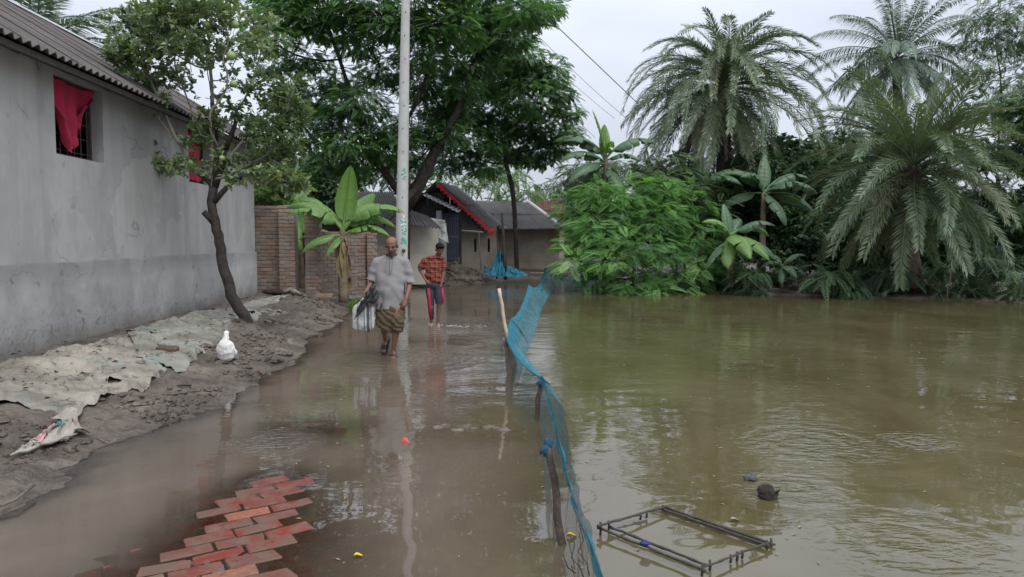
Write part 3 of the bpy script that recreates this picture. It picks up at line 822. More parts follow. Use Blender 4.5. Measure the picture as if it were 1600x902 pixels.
# blue grey corrugated door in its recess
dY = B_Y - .6
dr = MB(); d0, d1 = P(690, 408, dY), P(717, 408, dY); dz0, dz1 = P(700, 411, dY).z, P(700, 333, dY).z
door = obj('door', [(d0.x, dY, dz0), (d1.x, dY, dz0), (d1.x, dY, dz1), (d0.x, dY, dz1)], np.array([(0, 1, 2, 3)]), M['boards_and_shade'], hb)
np_ = 9
for i in range(np_):
    x0 = d0.x + (d1.x - d0.x) * i / np_; x1 = d0.x + (d1.x - d0.x) * (i + .72) / np_
    m = MB(); quadbox(m, (x0, dY - .03), (x1, dY - .03), (0, .025), dz0 + .02, dz1 - .02); m.build('slat', M['blue_door'], door)
for z in (dz0 + .12, (dz0 + dz1) / 2, dz1 - .25):
    m = MB(); quadbox(m, (d0.x, dY - .055), (d1.x, dY - .055), (0, .022), z, z + .09); m.build('rail', M['blue_door'], door)
m = MB(); quadbox(m, (d0.x - .02, dY + .03), (d1.x + .03, dY + .03), (0, .5), .1, dz0 - .01); quadbox(m, (d1.x + .01, dY + .0), (d1.x + .1, dY), (0, .08), .1, dz1 + .1); m.build('door_step', M['boards_and_shade'], hb)
# tin awning over the door
aw0, aw1, aw2, aw3 = P(660, 305, dY - .9), P(716, 333, dY - .9), P(668, 303, dY + .3), P(722, 328, dY + .3)
corr_roof('awning', aw0, aw1, aw2, aw3, 9, M['pale_tin'], hb, .02, 1)
m = MB(); quadbox(m, (P(640, 400, dY + .35).x, dY + .35), (P(694, 400, dY + .35).x, dY + .35), (0, .1), .1, P(680, 300, dY).z); m.build('shade_painted_boards', M['boards_and_shade'], hb)  # boards by the door, their shade painted in as near-black
m = MB(); x_ = P(686, 380, dY - .3).x; quadbox(m, (x_ - .1, dY - .3), (x_ + .1, dY - .3), (0, .15), .1, P(686, 330, dY).z); m.build('door_post', M['pale_tin'], hb)

# house A: pale mud hut with a corrugated roof behind the brick wall
A_Y = 24.0
ha = thing('pale_hut', 'pale mud hut with sagging corrugated eaves behind the concrete pole', 'house', (*XY(640, A_Y), .3))
m = MB(); quadbox(m, XY(589, A_Y), XY(684, A_Y), (0, .3), .1, P(640, 345, A_Y).z); x1_ = XY(684, A_Y)
quadbox(m, (x1_[0] - .3, A_Y + .3), (x1_[0], A_Y + .3), (0, 3.0), .1, P(640, 345, A_Y).z); m.build('wall', M['mudwall_pale'], ha)
m = MB(); quadbox(m, XY(470, A_Y + .2), XY(588, A_Y + .2), (0, .3), .1, P(640, 340, A_Y).z); m.build('shade_painted_wall', M['boards_and_shade'], ha)  # hut wall beneath the roof, shade put into its near-black colour
corr_roof('roof', P(520, 351, A_Y - .8), P(640, 351, A_Y - .8), P(520, 300, A_Y + 2), P(612, 300, A_Y + 2), 26, M['dark_tin'], ha)
corr_roof('roof', P(641, 352, A_Y - .6), P(690, 358, A_Y - 1.3), P(632, 325, A_Y + .6), P(668, 338, A_Y + .6), 9, M['dark_tin'], ha, .03, 1)
for x in (543, 571, 600):
    m = MB(); q = P(x, 350, A_Y - .5); m.tube([(q.x, q.y, .1), (q.x + .02, q.y, q.z)], .035, 5); m.build('veranda_post', M['wood'], ha)
# plank fence right of the brick wall
for i in range(6):
    x = P(590 + i * 7.2, 400, 22.5).x; m = MB(); m.box((x, 22.5 + .01 * (i % 2), .75), (.135, .02, 1.15 + .03 * (i % 3))); m.build('wall_plank', M['wood'], ha)
tarp_p = [P(664, 333, dY - 1.2), P(702, 340, dY - 1.4), P(702, 350, dY - 1.5), P(700, 372, dY - 1.3)]
g = []
for v in np.linspace(0, 1, 22):
    row = []
    for u in np.linspace(0, 1, 20):
        px = 655 + 40 * u + 6 * v; py = 338 + 6 * u + (36 - 16 * (1 - u)) * v ** 1.2
        row.append(np.array(P(px, py, 25.2 - .9 * v + .10 * math.sin(u * 17 + 3 * v) + .12 * float(fbm(u * 4, v * 4, 0, 3, 9)))))
    g.append(row)
m = MB(); m.grid(np.array(g)); 
M['plastic'] = mat_simple('grey_plastic_sheet', (0.36, 0.36, 0.36), 0.45, 0.25, 5, 0.3)
tag(m.build('plastic_sheet', M['plastic'], None, True), 'crumpled grey plastic sheet hung beside the blue door', 'sheet')

# far red roof among the trees
fr = thing('red_roofed_shed', 'distant shed with a rusty red roof among the trees', 'shed', (*XY(855, 44), .3))
m = MB(); quadbox(m, XY(836, 44), XY(882, 44), (0, 3), .1, P(850, 345, 44).z); m.build('wall', M['mudwall'], fr)
M['red_tin'] = mat_tin('rusty_red_tin', (0.10, 0.034, 0.030), (0.14, 0.05, 0.042), 0.8, 0.4)
corr_roof('roof', P(832, 347, 43.5), P(886, 347, 43.5), P(836, 314, 46), P(880, 314, 46), 18, M['red_tin'], fr)

# ------------------------------------------------------------------ concrete pole and wires
PB = P(626, 440, 18.0); pz = .12
pole = thing('utility_pole', 'tall pale concrete utility pole with teal paint marks behind the walking man', 'utility pole', (PB.x, PB.y, pz))
pt0, pt1 = Vector((PB.x - .01, 18, pz - .3)), P(634, 0, 18.05); ptop = pt0 + (pt1 - pt0) * 1.32
n = 30; pts = [pt0.lerp(ptop, i / n) for i in range(n + 1)]; rad = [.165 - .085 * i / n for i in range(n + 1)]
m = MB(); m.tube(pts, rad, 18); m.build('shaft', M['concrete'], pole, True)
for i in range(14):
    m = MB(); z_ = 0.8 + i * .55; q = pt0.lerp(ptop, (z_ + .3) / (ptop.z - pt0.z)); rr = .165 - .085 * (z_ + .3) / (ptop.z - pt0.z)
    m.box((q.x + .02 * (i % 2), q.y - rr + .0, q.z), (.022, .012, .03))
    m.build('foothold_hole', M['darkwood'], pole)
def pole_patch(name, mat, cells):
    m = MB()
    for (px, py, wpx, hpx) in cells:
        q = P(px, py, 17.85); t = (q.z - pt0.z) / (ptop.z - pt0.z); ax = pt0.lerp(ptop, t); rr = .165 - .085 * t + .0025
        a0 = (q.x - ax.x) / rr; da = wpx * 17.85 / F_PX / rr / 2; dz = hpx * 17.85 / F_PX / 2
        aa = np.linspace(max(a0 - da, -1.45), min(a0 + da, 1.45), 5)
        m.grid(np.array([[(ax.x + rr * math.sin(a_), ax.y - rr * math.cos(a_), q.z + s_) for a_ in aa] for s_ in (-dz, dz)]))
    m.build(name, mat, pole)
r_ = random.Random(3)
pole_patch('teal_mark', M['teal_paint'], [(630, 266, 5, 2), (633, 269, 3, 3), (630, 272, 4, 1.5), (632.5, 276, 4, 2), (630, 279, 2, 3), (633, 280, 3, 1.6), (631, 263.5, 3, 1.4)] +
           [(631 + r_.uniform(-3, 4), 345 + r_.uniform(0, 36), r_.uniform(2, 5), r_.uniform(1.5, 4)) for i in range(26)])
pole_patch('whitewash_mark', M['white_paint'], [(630 + r_.uniform(-3, 4), 338 + r_.uniform(0, 22), r_.uniform(2, 4), r_.uniform(2, 5)) for i in range(9)])
m = MB(); q = P(632, 392, 17.8); m.ball(q + Vector((-.02, .0, 0)), .05, 8, 6); m.build('meter_knob', M['darkwood'], pole)
# cross arm above the frame carries the wires
ca0 = ptop + Vector((0, 0, -.35)); m = MB(); m.box(ca0 + Vector((0, -.14, 0)), (1.5, .08, .08)); m.build('cross_arm', M['iron'], pole)
def wire(label, a, b, sag, rad=.008, n=26):
    pts = [Vector(a).lerp(Vector(b), i / n) - Vector((0, 0, sag * 4 * (i / n) * (1 - i / n))) for i in range(n + 1)]
    m = MB(); m.tube(pts, rad, 4)
    tag(m.build('power_wire', M['wire'], None, True), label, 'wire', 'overhead wires')
PTOP = ca0
wire('thick dark cable sloping from the big tree to the date palm', PTOP + Vector((.6, -.14, .05)), P(1000, 165, 27), -.0, .018)
wire('thin upper wire beside the thick cable in the open sky', PTOP + Vector((.3, -.14, .05)), P(985, 190, 30), .25, .009)
wire('thin lower wire of the pair under the thick cable', PTOP + Vector((.0, -.14, .05)), P(960, 185, 30), .3, .008)
wire('faint lowest wire running down to the banana crown', PTOP + Vector((-.2, -.14, .05)), P(930, 215, 27), .3, .008)
wire('wire crossing the sky above the ridge of the cement house', P(-160, 50, 14), P(330, -50, 14), .05, .009)
wire('wire slanting through the leaves between citrus tree and pole', PTOP + Vector((-.6, -.14, .05)), P(478, 88, 19), .1, .010)
wire('slack cable hanging down beside the concrete pole', P(640, -30, 18), P(668, 320, 21), .15, .010)
wire('thin slack wire dangling in the tree left of the pole', P(590, -30, 19), P(530, 240, 20), .2, .008)
# ------------------------------------------------------------------ vegetation
M['citrus_leaf'] = mat_leaf('citrus_leaf', (0.068, 0.102, 0.048), (0.22, 0.28, 0.13), 0.36, 0.25, (0.24, 0.24, 0.07), 0.5)
M['rain_leaf'] = mat_leaf('rain_tree_leaf', (0.042, 0.094, 0.048), (0.145, 0.27, 0.098), 0.5, 0.36, (0.17, 0.27, 0.07))
M['rain_leaf2'] = mat_leaf('acacia_leaf', (0.050, 0.110, 0.056), (0.165, 0.29, 0.105), 0.5, 0.36, (0.17, 0.27, 0.08))
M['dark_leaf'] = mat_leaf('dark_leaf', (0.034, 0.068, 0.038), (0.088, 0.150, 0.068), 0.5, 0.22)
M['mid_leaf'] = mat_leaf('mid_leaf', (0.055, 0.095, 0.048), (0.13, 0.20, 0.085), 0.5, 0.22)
M['pale_leaf'] = mat_leaf('pale_leaf', (0.075, 0.125, 0.045), (0.15, 0.23, 0.08), 0.5, 0.3)
M['fern_leaf'] = mat_leaf('fern_leaf', (0.070, 0.165, 0.062), (0.24, 0.43, 0.14), 0.5, 0.36)
M['palm_leaf'] = mat_leaf('date_palm_leaf', (0.072, 0.112, 0.068), (0.165, 0.215, 0.118), 0.42, 0.2, (0.22, 0.22, 0.12), 0.5, .4)
M['coco_leaf'] = mat_leaf('coconut_leaf', (0.070, 0.110, 0.080), (0.14, 0.19, 0.13), 0.42, 0.2, (0.17, 0.16, 0.07), 0.5)
M['dead_leaf'] = mat_leaf('dead_palm_leaf', (0.12, 0.085, 0.065), (0.20, 0.15, 0.12), 0.8, 0.1)
M['banana_leaf'] = mat_leaf('banana_leaf', (0.11, 0.21, 0.06), (0.21, 0.34, 0.095), 0.42, 0.32, None, 0.5)
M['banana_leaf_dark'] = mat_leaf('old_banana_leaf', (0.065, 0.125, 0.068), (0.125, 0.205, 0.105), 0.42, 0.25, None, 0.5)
M['dead_banana'] = mat_simple('dry_banana_sheath', (0.20, 0.15, 0.075), 0.85, 0.35, 7, 0.5, 0.2, 'Position')
M['banana_stem'] = mat_simple('banana_stem', (0.16, 0.125, 0.085), 0.7, 0.45, 5, 0.4, 0.3, 'Position')
M['grass'] = mat_leaf('grass_blade', (0.09, 0.16, 0.03), (0.16, 0.27, 0.06), 0.6, 0.3)

# leaf-spray templates: local x is the way the spray points, z its upper side
def tmpl_pinnate(pairs, ll, lw, fwd=35, droop=0.15, curve=0.25):
    v, q = [], []
    for i in range(pairs):
        t = (i + .6) / pairs; x = t; zc = -curve * t * t
        k = math.sin(PI * min(1, .25 + .7 * t)) * .5 + .5
        for sg in (-1, 1):
            a = R(fwd + 25 * t); L = ll * k
            dx, dy = math.sin(a) * L, math.cos(a) * L * sg
            px_, py_ = math.cos(a) * lw, -math.sin(a) * lw * sg
            b = len(v)
            v += [(x, 0, zc), (x + dx * .5 + px_, dy * .5 + py_, zc - droop * L * .3), (x + dx, dy, zc - droop * L), (x + dx * .5 - px_, dy * .5 - py_, zc - droop * L * .3)]
            q.append((b, b + 1, b + 2, b + 3))
    b = len(v); v += [(1, 0, -curve), (1.05, lw, -curve - .03), (1 + ll * .8, 0, -curve - .1), (1.05, -lw, -curve - .03)]; q.append((b, b + 1, b + 2, b + 3))
    return np.array(v), np.array(q)
def tmpl_cluster(n, ll, lw, seed, fold=.18):
    r = np.random.default_rng(seed); v, q = [], []
    for i in range(n):
        a = i * 2.4 + r.uniform(-.3, .3); el = r.uniform(-.5, .9); x0 = r.uniform(-.35, .25)
        d = np.array([math.cos(el) * .6 + .35, math.cos(el) * math.cos(a), math.cos(el) * math.sin(a) * .8 + .1]); d /= np.linalg.norm(d)
        s = np.cross(d, [0, 0, 1]); s /= np.linalg.norm(s) + 1e-9; u = np.cross(s, d)
        L = ll * r.uniform(.7, 1.2); W = lw * r.uniform(.8, 1.15); o = np.array([x0, 0, 0])
        b = len(v)
        v += [o, o + d * L * .45 + s * W + u * fold * W, o + d * L - u * .12 * L, o + d * L * .45 - s * W + u * fold * W]
        q.append((b, b + 1, b + 2, b + 3))
    return np.array(v), np.array(q)
TP_RAIN = tmpl_pinnate(6, .40, .075, 45, .15, .22)
TP_FERN = tmpl_pinnate(9, .42, .036, 36, .14, .24)
TP_FINE = tmpl_pinnate(8, .30, .05, 35, .25, .35)
TP_CIT = [tmpl_cluster(6, .8, .22, i) for i in range(3)]
TP_BROAD = tmpl_cluster(6, .9, .28, 9)
def spray_mesh(tmpl, pos, dirs, up, scale, rnd):
    tv, tq = tmpl; n = len(pos)
    f = dirs / (np.linalg.norm(dirs, axis=1)[:, None] + 1e-9)
    s = np.cross(up, f); s /= np.linalg.norm(s, axis=1)[:, None] + 1e-9
    u = np.cross(f, s)
    B = np.stack([f, s, u], 1)          # rows
    v = pos[:, None, :] + scale[:, None, None] * np.einsum('kc,ncd->nkd', tv, B)
    q = tq[None] + (np.arange(n) * len(tv))[:, None, None]
    return v.reshape(-1, 3), q.reshape(-1, tq.shape[1]), np.repeat(rnd, len(tv))
def clump_sprays(c, r3, n, rg, droop=.25, flat=.6, shell=.55):
    """positions and headings of n sprays through a clump; denser towards its outside"""
    d = rg.normal(size=(n, 3)); d /= np.linalg.norm(d, axis=1)[:, None]
    d[:, 2] = np.where(d[:, 2] < -.3, d[:, 2] * .5, d[:, 2])
    rad = shell + (1 - shell) * rg.random(n) ** .6
    rad = np.where(rg.random(n) < .3, rg.random(n), rad)
    lump = 1 + .28 * vnoise(d[:, 0] * 1.7 + c[0], d[:, 1] * 1.7 + c[1], d[:, 2] * 1.7 + c[2], 17)
    pos = np.array(c) + d * (rad * lump)[:, None] * np.array(r3)
    h = d * np.array([1, 1, .35]) + rg.normal(0, .45, (n, 3)); h[:, 2] = h[:, 2] * flat - droop
    up = np.array([0, 0, 1.0]) + rg.normal(0, .28, (n, 3)) + d * .45
    return pos, h, up
def crown_mesh(name, clumps, tmpl, mat, parent, size, per_m2, seed, droop=.25, flat=.6, shell=.55):
    rg = np.random.default_rng(seed); V, Q, A = [], [], []; off = 0
    for (c, r3) in clumps:
        r3 = np.array(r3); n = int(per_m2 * (r3[0] * r3[2] + r3[0] * r3[1]) * 2.2)
        pos, h, up = clump_sprays(c, r3, n, rg, droop, flat, shell)
        tone = rg.uniform(-.30, .34)
        rnd = np.clip(rg.normal(.45 + tone, .2, n), 0, 1)
        tt = tmpl[int(rg.integers(len(tmpl)))] if isinstance(tmpl, list) else tmpl
        v, q, a = spray_mesh(tt, pos, h, up, size * rg.uniform(.65, 1.25, n), rnd)
        V.append(v); Q.append(q + off); A.append(a); off += len(v)
    return obj(name, np.concatenate(V), np.concatenate(Q), mat, parent, False, np.concatenate(A))

# branching skeleton grown towards a cloud of points
def colonize(start_pts, attract, step, kill, infl, iters, rg, grav=0.0):
    nodes = [np.array(p, float) for p in start_pts]; par = [i - 1 for i in range(len(nodes))]
    att = np.array(attract, float)
    best_d = np.full(len(att), 1e9); best_i = np.zeros(len(att), int); done = 0
    for it in range(iters):
        if not len(att): break
        for i in range(done, len(nodes)):
            d = np.linalg.norm(att - nodes[i], axis=1); k = d < best_d
            best_d[k] = d[k]; best_i[k] = i
        done = len(nodes)
        alive = best_d > kill
        att, best_d, best_i = att[alive], best_d[alive], best_i[alive]
        if not len(att): break
        use = best_d < infl
        grew = 0
        for i in np.unique(best_i[use]):
            v = att[use & (best_i == i)] - nodes[i]; v /= np.linalg.norm(v, axis=1)[:, None]
            d = v.sum(0) + rg.normal(0, .25, 3); d[2] += grav; d /= np.linalg.norm(d) + 1e-9
            nodes.append(nodes[i] + d * step); par.append(i); grew += 1
        if not grew: break
        if len(nodes) > 4000: break
    return np.array(nodes), par
def skeleton_mesh(mb, nodes, par, r_tip, expo, r_max, nseg=6, rmin_seg=0):
    n = len(nodes); kids = [[] for _ in range(n)]
    for i in range(1, n):
        if par[i] >= 0: kids[par[i]].append(i)
    rad = np.zeros(n)
    for i in range(n - 1, -1, -1):
        rad[i] = r_tip if not kids[i] else sum(rad[k] ** expo for k in kids[i]) ** (1 / expo)
    rad = np.minimum(rad, r_max)
    stack = [(0, None)]
    while stack:
        i, p = stack.pop(); chain = [] if p is None else [p]
        rr = [] if p is None else [rad[i]]
        j = i
        while True:
            chain.append(j); rr.append(rad[j])
            if not kids[j]: break
            k = max(kids[j], key=lambda q: rad[q])
            for o in kids[j]:
                if o != k: stack.append((o, j))
            j = k
        if len(chain) >= 2: mb.tube(nodes[chain], np.array(rr), nseg if rr[0] > .012 else 4, False)
    return rad, kids

def pxclump(px, py, Y, rpx, rpy=None, ry=None):
    k = Y / F_PX; rx = rpx * k; rz = (rpy or rpx) * k
    return (np.array(P(px, py, Y)), (rx, ry or rx, rz))
def tree(name, label, base, trunk_pts, trunk_r, clumps, tmpl, leafmat, size, per_m2, seed, barkmat, natt=6, step=.35, r_tip=.02, expo=2.3, group=None, droop=.25, flat=.6, cat='tree', shell=.55):
    rg = np.random.default_rng(seed)
    o = thing(name, label, cat, tuple(base), group)
    mb = MB(); att = []
    for c, r3 in clumps:
        d = rg.normal(size=(natt, 3)); d /= np.linalg.norm(d, axis=1)[:, None]
        att.append(np.array(c) + d * rg.random((natt, 1)) ** .5 * np.array(r3) * .75)
    tp = [np.array(tuple(p)) for p in trunk_pts]
    sp = []
    for a, b in zip(tp[:-1], tp[1:]):
        m_ = max(1, int(np.linalg.norm(b - a) / step))
        for i in range(m_): sp.append(a + (b - a) * i / m_)
    sp.append(tp[-1])
    nodes, par = colonize(sp, np.concatenate(att), step, step * 1.3, 30, 120, rg)
    skeleton_mesh(mb, nodes, par, r_tip, expo, trunk_r, 8)
    mb.build('trunk', barkmat, o, True)
    crown_mesh('crown', clumps, tmpl, leafmat, o, size, per_m2, seed + 1, droop, flat, shell)
    return o

# --- the great dark tree over the lane
RY = 23.0
rc = [(455, 20, 50), (420, 60, 36), (510, 35, 55), (565, 10, 50), (610, 40, 42), (475, 95, 30), (530, 130, 34), (500, 165, 38), (455, 160, 32), (560, 165, 42), (600, 115, 32), (520, 190, 34),
      (655, 20, 52), (700, 45, 50), (665, 85, 44), (720, 100, 50), (660, 135, 36), (690, 165, 40), (590, 205, 36), (545, 225, 34), (625, 215, 30), (660, 205, 34), (480, 215, 36), (745, 30, 45),
      (780, 15, 46), (830, 20, 40), (850, 8, 28), (800, 60, 28), (440, -25, 60), (520, -50, 60), (610, -60, 65), (700, -40, 60), (780, -50, 55), (760, 70, 36), (430, 105, 24), (560, 70, 30), (705, 185, 26), (722, 150, 28), (690, 222, 22), (640, 250, 24), (560, 262, 30), (505, 262, 34), (700, 210, 28), (600, 240, 24)]
r_ = random.Random(4)
cl = [pxclump(x, y, RY + r_.uniform(-2.2, 1.6), r * 1.12, r * .90) for x, y, r in rc]
tb = P(634, 400, RY + .5); tb.z = .3
tree('rain_tree', 'huge dark spreading tree whose forked trunk leans behind the concrete pole', tb,
     [tb, P(636, 330, RY + .4), P(630, 310, RY + .2), P(600, 268, RY), P(566, 232, RY)], .30, cl, TP_RAIN, M['rain_leaf'], .27, 150, 21, M['bark'], 5, .45, .022, 2.25)
# its second leaning limb belongs to the neighbouring trunk
l2 = [P(632, 322, RY + .3), P(655, 288, RY + .2), P(684, 228, RY), P(712, 180, RY - .2), P(735, 120, RY - .4)]
m = MB(); m.tube([l2[0]] + [l2[0].lerp(l2[1], .5)] + l2[1:], [.25, .24, .21, .16, .11, .06], 9); 
m.tube([P(655, 288, RY + .2), P(628, 320, RY - .6), P(600, 350, RY - 1.2)], [.12, .1, .07], 7)
rt = bpy.data.objects['rain_tree']; m.build('limb', M['bark'], rt, True)

# --- the second tree with a black trunk at the end of the lane
SY = 28.0
sc_ = [(800, 90, 52), (850, 115, 42), (770, 130, 52), (835, 160, 50), (875, 145, 26), (790, 190, 56), (745, 175, 42), (850, 205, 46), (890, 175, 22), (885, 208, 24), (805, 235, 46), (755, 225, 40), (715, 190, 34), (715, 245, 34), (840, 245, 34), (690, 262, 26), (760, 262, 30), (870, 232, 22), (820, 120, 44), (735, 140, 36)]
cl = [pxclump(x, y, SY + r_.uniform(-1.8, 1.8), r * 1.02, r * .78) for x, y, r in sc_]
tb = P(808, 416, SY + .3); tb.z = .25
tree('shade_tree', 'tall tree with a straight black trunk standing before the far mud house', tb,
     [tb, P(806, 380, SY + .3), P(804, 330, SY + .2), P(800, 290, SY), P(790, 255, SY)], .27, cl, TP_RAIN, M['rain_leaf2'], .29, 125, 31, M['bark'], 5, .45, .024, 2.25)

# --- citrus tree in front of the cement house
cb = TREE_BASE + Vector((0, 0, .12)); CY = cb.y
trunk = [cb, P(362, 462, CY - .02), P(348, 410, CY - .05), P(341, 368, CY - .05), P(333, 335, CY - .05)]
m_tr = True
citr = thing('citrus_tree', 'leaning citrus tree with pale green fruit on the muddy bank', 'tree', tuple(cb))
mb = MB()
fork = [P(333, 335, CY - .05), P(330, 315, CY), P(334, 292, CY)]
rg = np.random.default_rng(77)
cc = [(215, 45, 48, 34), (270, 25, 55, 34), (330, 20, 52, 30), (390, 30, 42, 32), (245, 85, 44, 34), (300, 75, 46, 34), (195, 85, 28, 28), (350, 85, 34, 30), (225, 130, 28, 22), (285, 125, 30, 22), (400, 75, 26, 26),
      (430, 150, 40, 30), (455, 175, 30, 36), (420, 205, 42, 30), (445, 235, 34, 26), (400, 255, 38, 22), (430, 275, 42, 20), (330, 195, 24, 26), (310, 215, 22, 20), (290, 258, 34, 14), (258, 262, 24, 12), (345, 250, 22, 18),
      (370, 180, 26, 26), (390, 130, 26, 26), (460, 285, 20, 16), (250, 160, 20, 14), (375, 275, 22, 14), (185, 120, 14, 16), (470, 130, 16, 16)]
dens = [1, 1, .8, .55, .8, .75, .9, .45, .7, .5, .35, .75, .8, .85, .9, .9, .85, .6, .55, .55, .5, .5, .4, .4, .8, .4, .4, .7, .4]
att = []; leafp = []
for (x, y, rx, ry), dn in zip(cc, dens):
    Yc = CY + rg.uniform(-.55, .55); c, r3 = pxclump(x, y, Yc, rx, ry)
    k = int(34 * dn * (rx * ry / 1000) ** .8 + 8)
    d = rg.normal(size=(k, 3)); d /= np.linalg.norm(d, axis=1)[:, None]
    pts = np.array(c) + d * rg.random((k, 1)) ** .4 * np.array(r3)
    att.append(pts[: max(6, k // 2)])
    k2 = int(k * 3.3 * dn + 6)
    d = rg.normal(size=(k2, 3)); d /= np.linalg.norm(d, axis=1)[:, None]
    leafp.append(np.array(c) + d * rg.random((k2, 1)) ** .45 * np.array(r3) * 1.05)
# bare twigs showing in the open middle of the crown
for i in range(190):
    c = P(rg.uniform(235, 440), rg.uniform(40, 270), CY + rg.uniform(-.5, .5)); att.append(np.array(c)[None])
sp = []
for a, b in zip((trunk + fork[1:])[:-1], (trunk + fork[1:])[1:]):
    for i in range(3): sp.append(np.array(a) + (np.array(b) - np.array(a)) * i / 3)
nodes, par = colonize(sp, np.concatenate(att), .085, .11, 9, 150, rg, .05)
rad, kids = skeleton_mesh(mb, nodes, par, .0046, 2.3, .085, 7)
M['twig'] = mat_simple('pale_twigs', (0.20, 0.185, 0.16), 0.85, .25, 9, .3)
mb.build('limb', M['twig'], citr, True)
m = MB(); tpts = [trunk[0] - Vector((-.03, 0, .15))] + [trunk[i].lerp(trunk[i + 1], k / 4) + Vector((.012 * math.sin(i * 5 + k * 2), 0, 0)) for i in range(len(trunk) - 1) for k in range(4)] + [trunk[-1], fork[1], fork[2]]
m.tube(tpts, [.088 - .026 * i / (len(tpts) - 1) for i in range(len(tpts))], 12)
for (x, y), (x2, y2), r0 in (((331, 320), (362, 285), .05), ((362, 285), (410, 268), .035), ((334, 300), (318, 278), .045), ((318, 278), (285, 262), .028), ((336, 292), (352, 235), .055), ((352, 235), (372, 180), .042), ((334, 292), (338, 220), .05), ((338, 220), (330, 150), .035)):
    a_, b_2 = P(x, y, CY), P(x2, y2, CY - .02); m.tube([a_, a_.lerp(b_2, .5) + Vector((.02, 0, .03)), b_2], [r0, r0 * .85, r0 * .7], 8)
m.build('trunk', M['bark'], citr, True)
m = MB(); m.tube([P(338, 352, CY - .05), P(327, 340, CY - .1), P(318, 331, CY - .14)], [.055, .048, .042], 8); m.build('cut_stub', M['bark'], citr, True)
lp = np.concatenate(leafp)
tips = np.array([i for i in range(len(nodes)) if not kids[i]]); tp = nodes[tips]
rep = np.repeat(tp, 2, 0) + rg.normal(0, .05, (len(tp) * 2, 3)) * 1.0
keep = rg.random(len(rep)) < np.where((rep[:, 2] > P(0, 60, CY).z) & (rep[:, 0] > P(340, 0, CY).x), .3, .75)
allp = np.concatenate([lp, rep[keep]])
d = rg.normal(0, .8, (len(allp), 3)) + (allp - np.array(P(330, 200, CY))) * .5; d[:, 2] += .15
tone = np.clip(.45 + .35 * vnoise(allp[:, 0] * 1.8, allp[:, 1] * 1.8, allp[:, 2] * 1.8, 3) + rg.normal(0, .16, len(allp)), 0, 1)
V, Q, A, off = [], [], [], 0
for k in range(3):
    s_ = np.arange(len(allp)) % 3 == k
    v, q, a = spray_mesh(TP_CIT[k], allp[s_], d[s_], np.array([0, 0, 1.0]) + rg.normal(0, .4, (s_.sum(), 3)), rg.uniform(.095, .15, s_.sum()), tone[s_])
    V.append(v); Q.append(q + off); A.append(a); off += len(v)
obj('crown', np.concatenate(V), np.concatenate(Q), M['citrus_leaf'], citr, False, np.concatenate(A))
M['fruit'] = mat_simple('pale_green_fruit', (0.24, 0.34, 0.13), 0.5, 0.12, 20, 0.2)
for (x, y, rp) in ((367, 38, 6), (361, 87, 7), (365, 131, 5.5), (322, 38, 5), (347, 247, 4)):
    q = P(x, y, CY - .5); m = MB(); rr = rp * CY / F_PX; m.ball(q, (rr, rr, rr * .95), 14, 10, .05)
    m.tube([q + Vector((0, 0, rr * .9)), q + Vector((.01, .02, rr + .06))], .006, 4); m.build('fruit', M['fruit'], citr, True)

# --- palm fronds
def frond_mesh(name, L, a0, bend, nleaf, ll, lw, fwd, hang, seed, vee=.35, power=1.25, jit=.12, ragged=0.0):
    r = np.random.default_rng(seed)
    n = 40; s = np.linspace(0, 1, n); ang = a0 - bend * s ** power
    dx, dz = np.cos(ang), np.sin(ang)
    x = np.concatenate([[0], np.cumsum(dx[:-1])]) * L / n; z = np.concatenate([[0], np.cumsum(dz[:-1])]) * L / n
    side = .03 * L * np.sin(s * PI * r.uniform(.6, 1.2)) * r.choice([-1, 1])
    pts = np.stack([x, side, z], 1)
    mb = MB(); mb.tube(pts[::3], np.linspace(.028, .005, len(pts[::3])), 5, False)
    V, A, Q = list(np.concatenate(mb.v)), [.55] * mb.n, [np.concatenate(mb.q)]; off = mb.n
    qs = []
    for i in range(nleaf):
        t = .12 + .87 * i / (nleaf - 1) + r.normal(0, .004); t = min(max(t, 0), .995)
        k = t * (n - 1); i0 = int(k); f = k - i0; p = pts[i0] * (1 - f) + pts[min(i0 + 1, n - 1)] * f
        T = np.array([math.cos(ang[i0]), 0, math.sin(ang[i0])]); N = np.array([-T[2], 0, T[0]]); S = np.array([0, 1.0, 0])
        env = (.45 + .55 * min(1, t * 3.5)) * (1 - .55 * max(0, t - .55) / .45)
        for sg in (-1, 1):
            if ragged and r.random() < ragged: continue
            fw = R(fwd) * (1 + r.normal(0, jit)) * (1 - .35 * t); ve = vee * (1 + r.normal(0, .5)) * (r.choice([1, 1, -.3]) if vee > .2 else 1)
            d = T * math.cos(fw) + (S * sg * math.cos(ve) + N * math.sin(ve)) * math.sin(fw)
            Lf = ll * env * r.uniform(.85, 1.1)
            tip = p + d * Lf; mid = p + d * Lf * .5
            if hang: tip = tip + np.array([0, 0, -hang * Lf]); mid = mid + np.array([0, 0, -hang * Lf * .28])
            wv = np.cross(d, N); wv /= np.linalg.norm(wv) + 1e-9; wv = wv * lw * .5
            b = len(V); V += [p - wv * .6, mid - wv, tip, mid + wv]; qs.append((b, b + 1, b + 2, b + 3))
            A += [float(np.clip(r.normal(.45 + .25 * (t - .3), .15), 0, 1))] * 4
    return mesh_np(name, np.array(V), [Q[0], np.array(qs)], A)
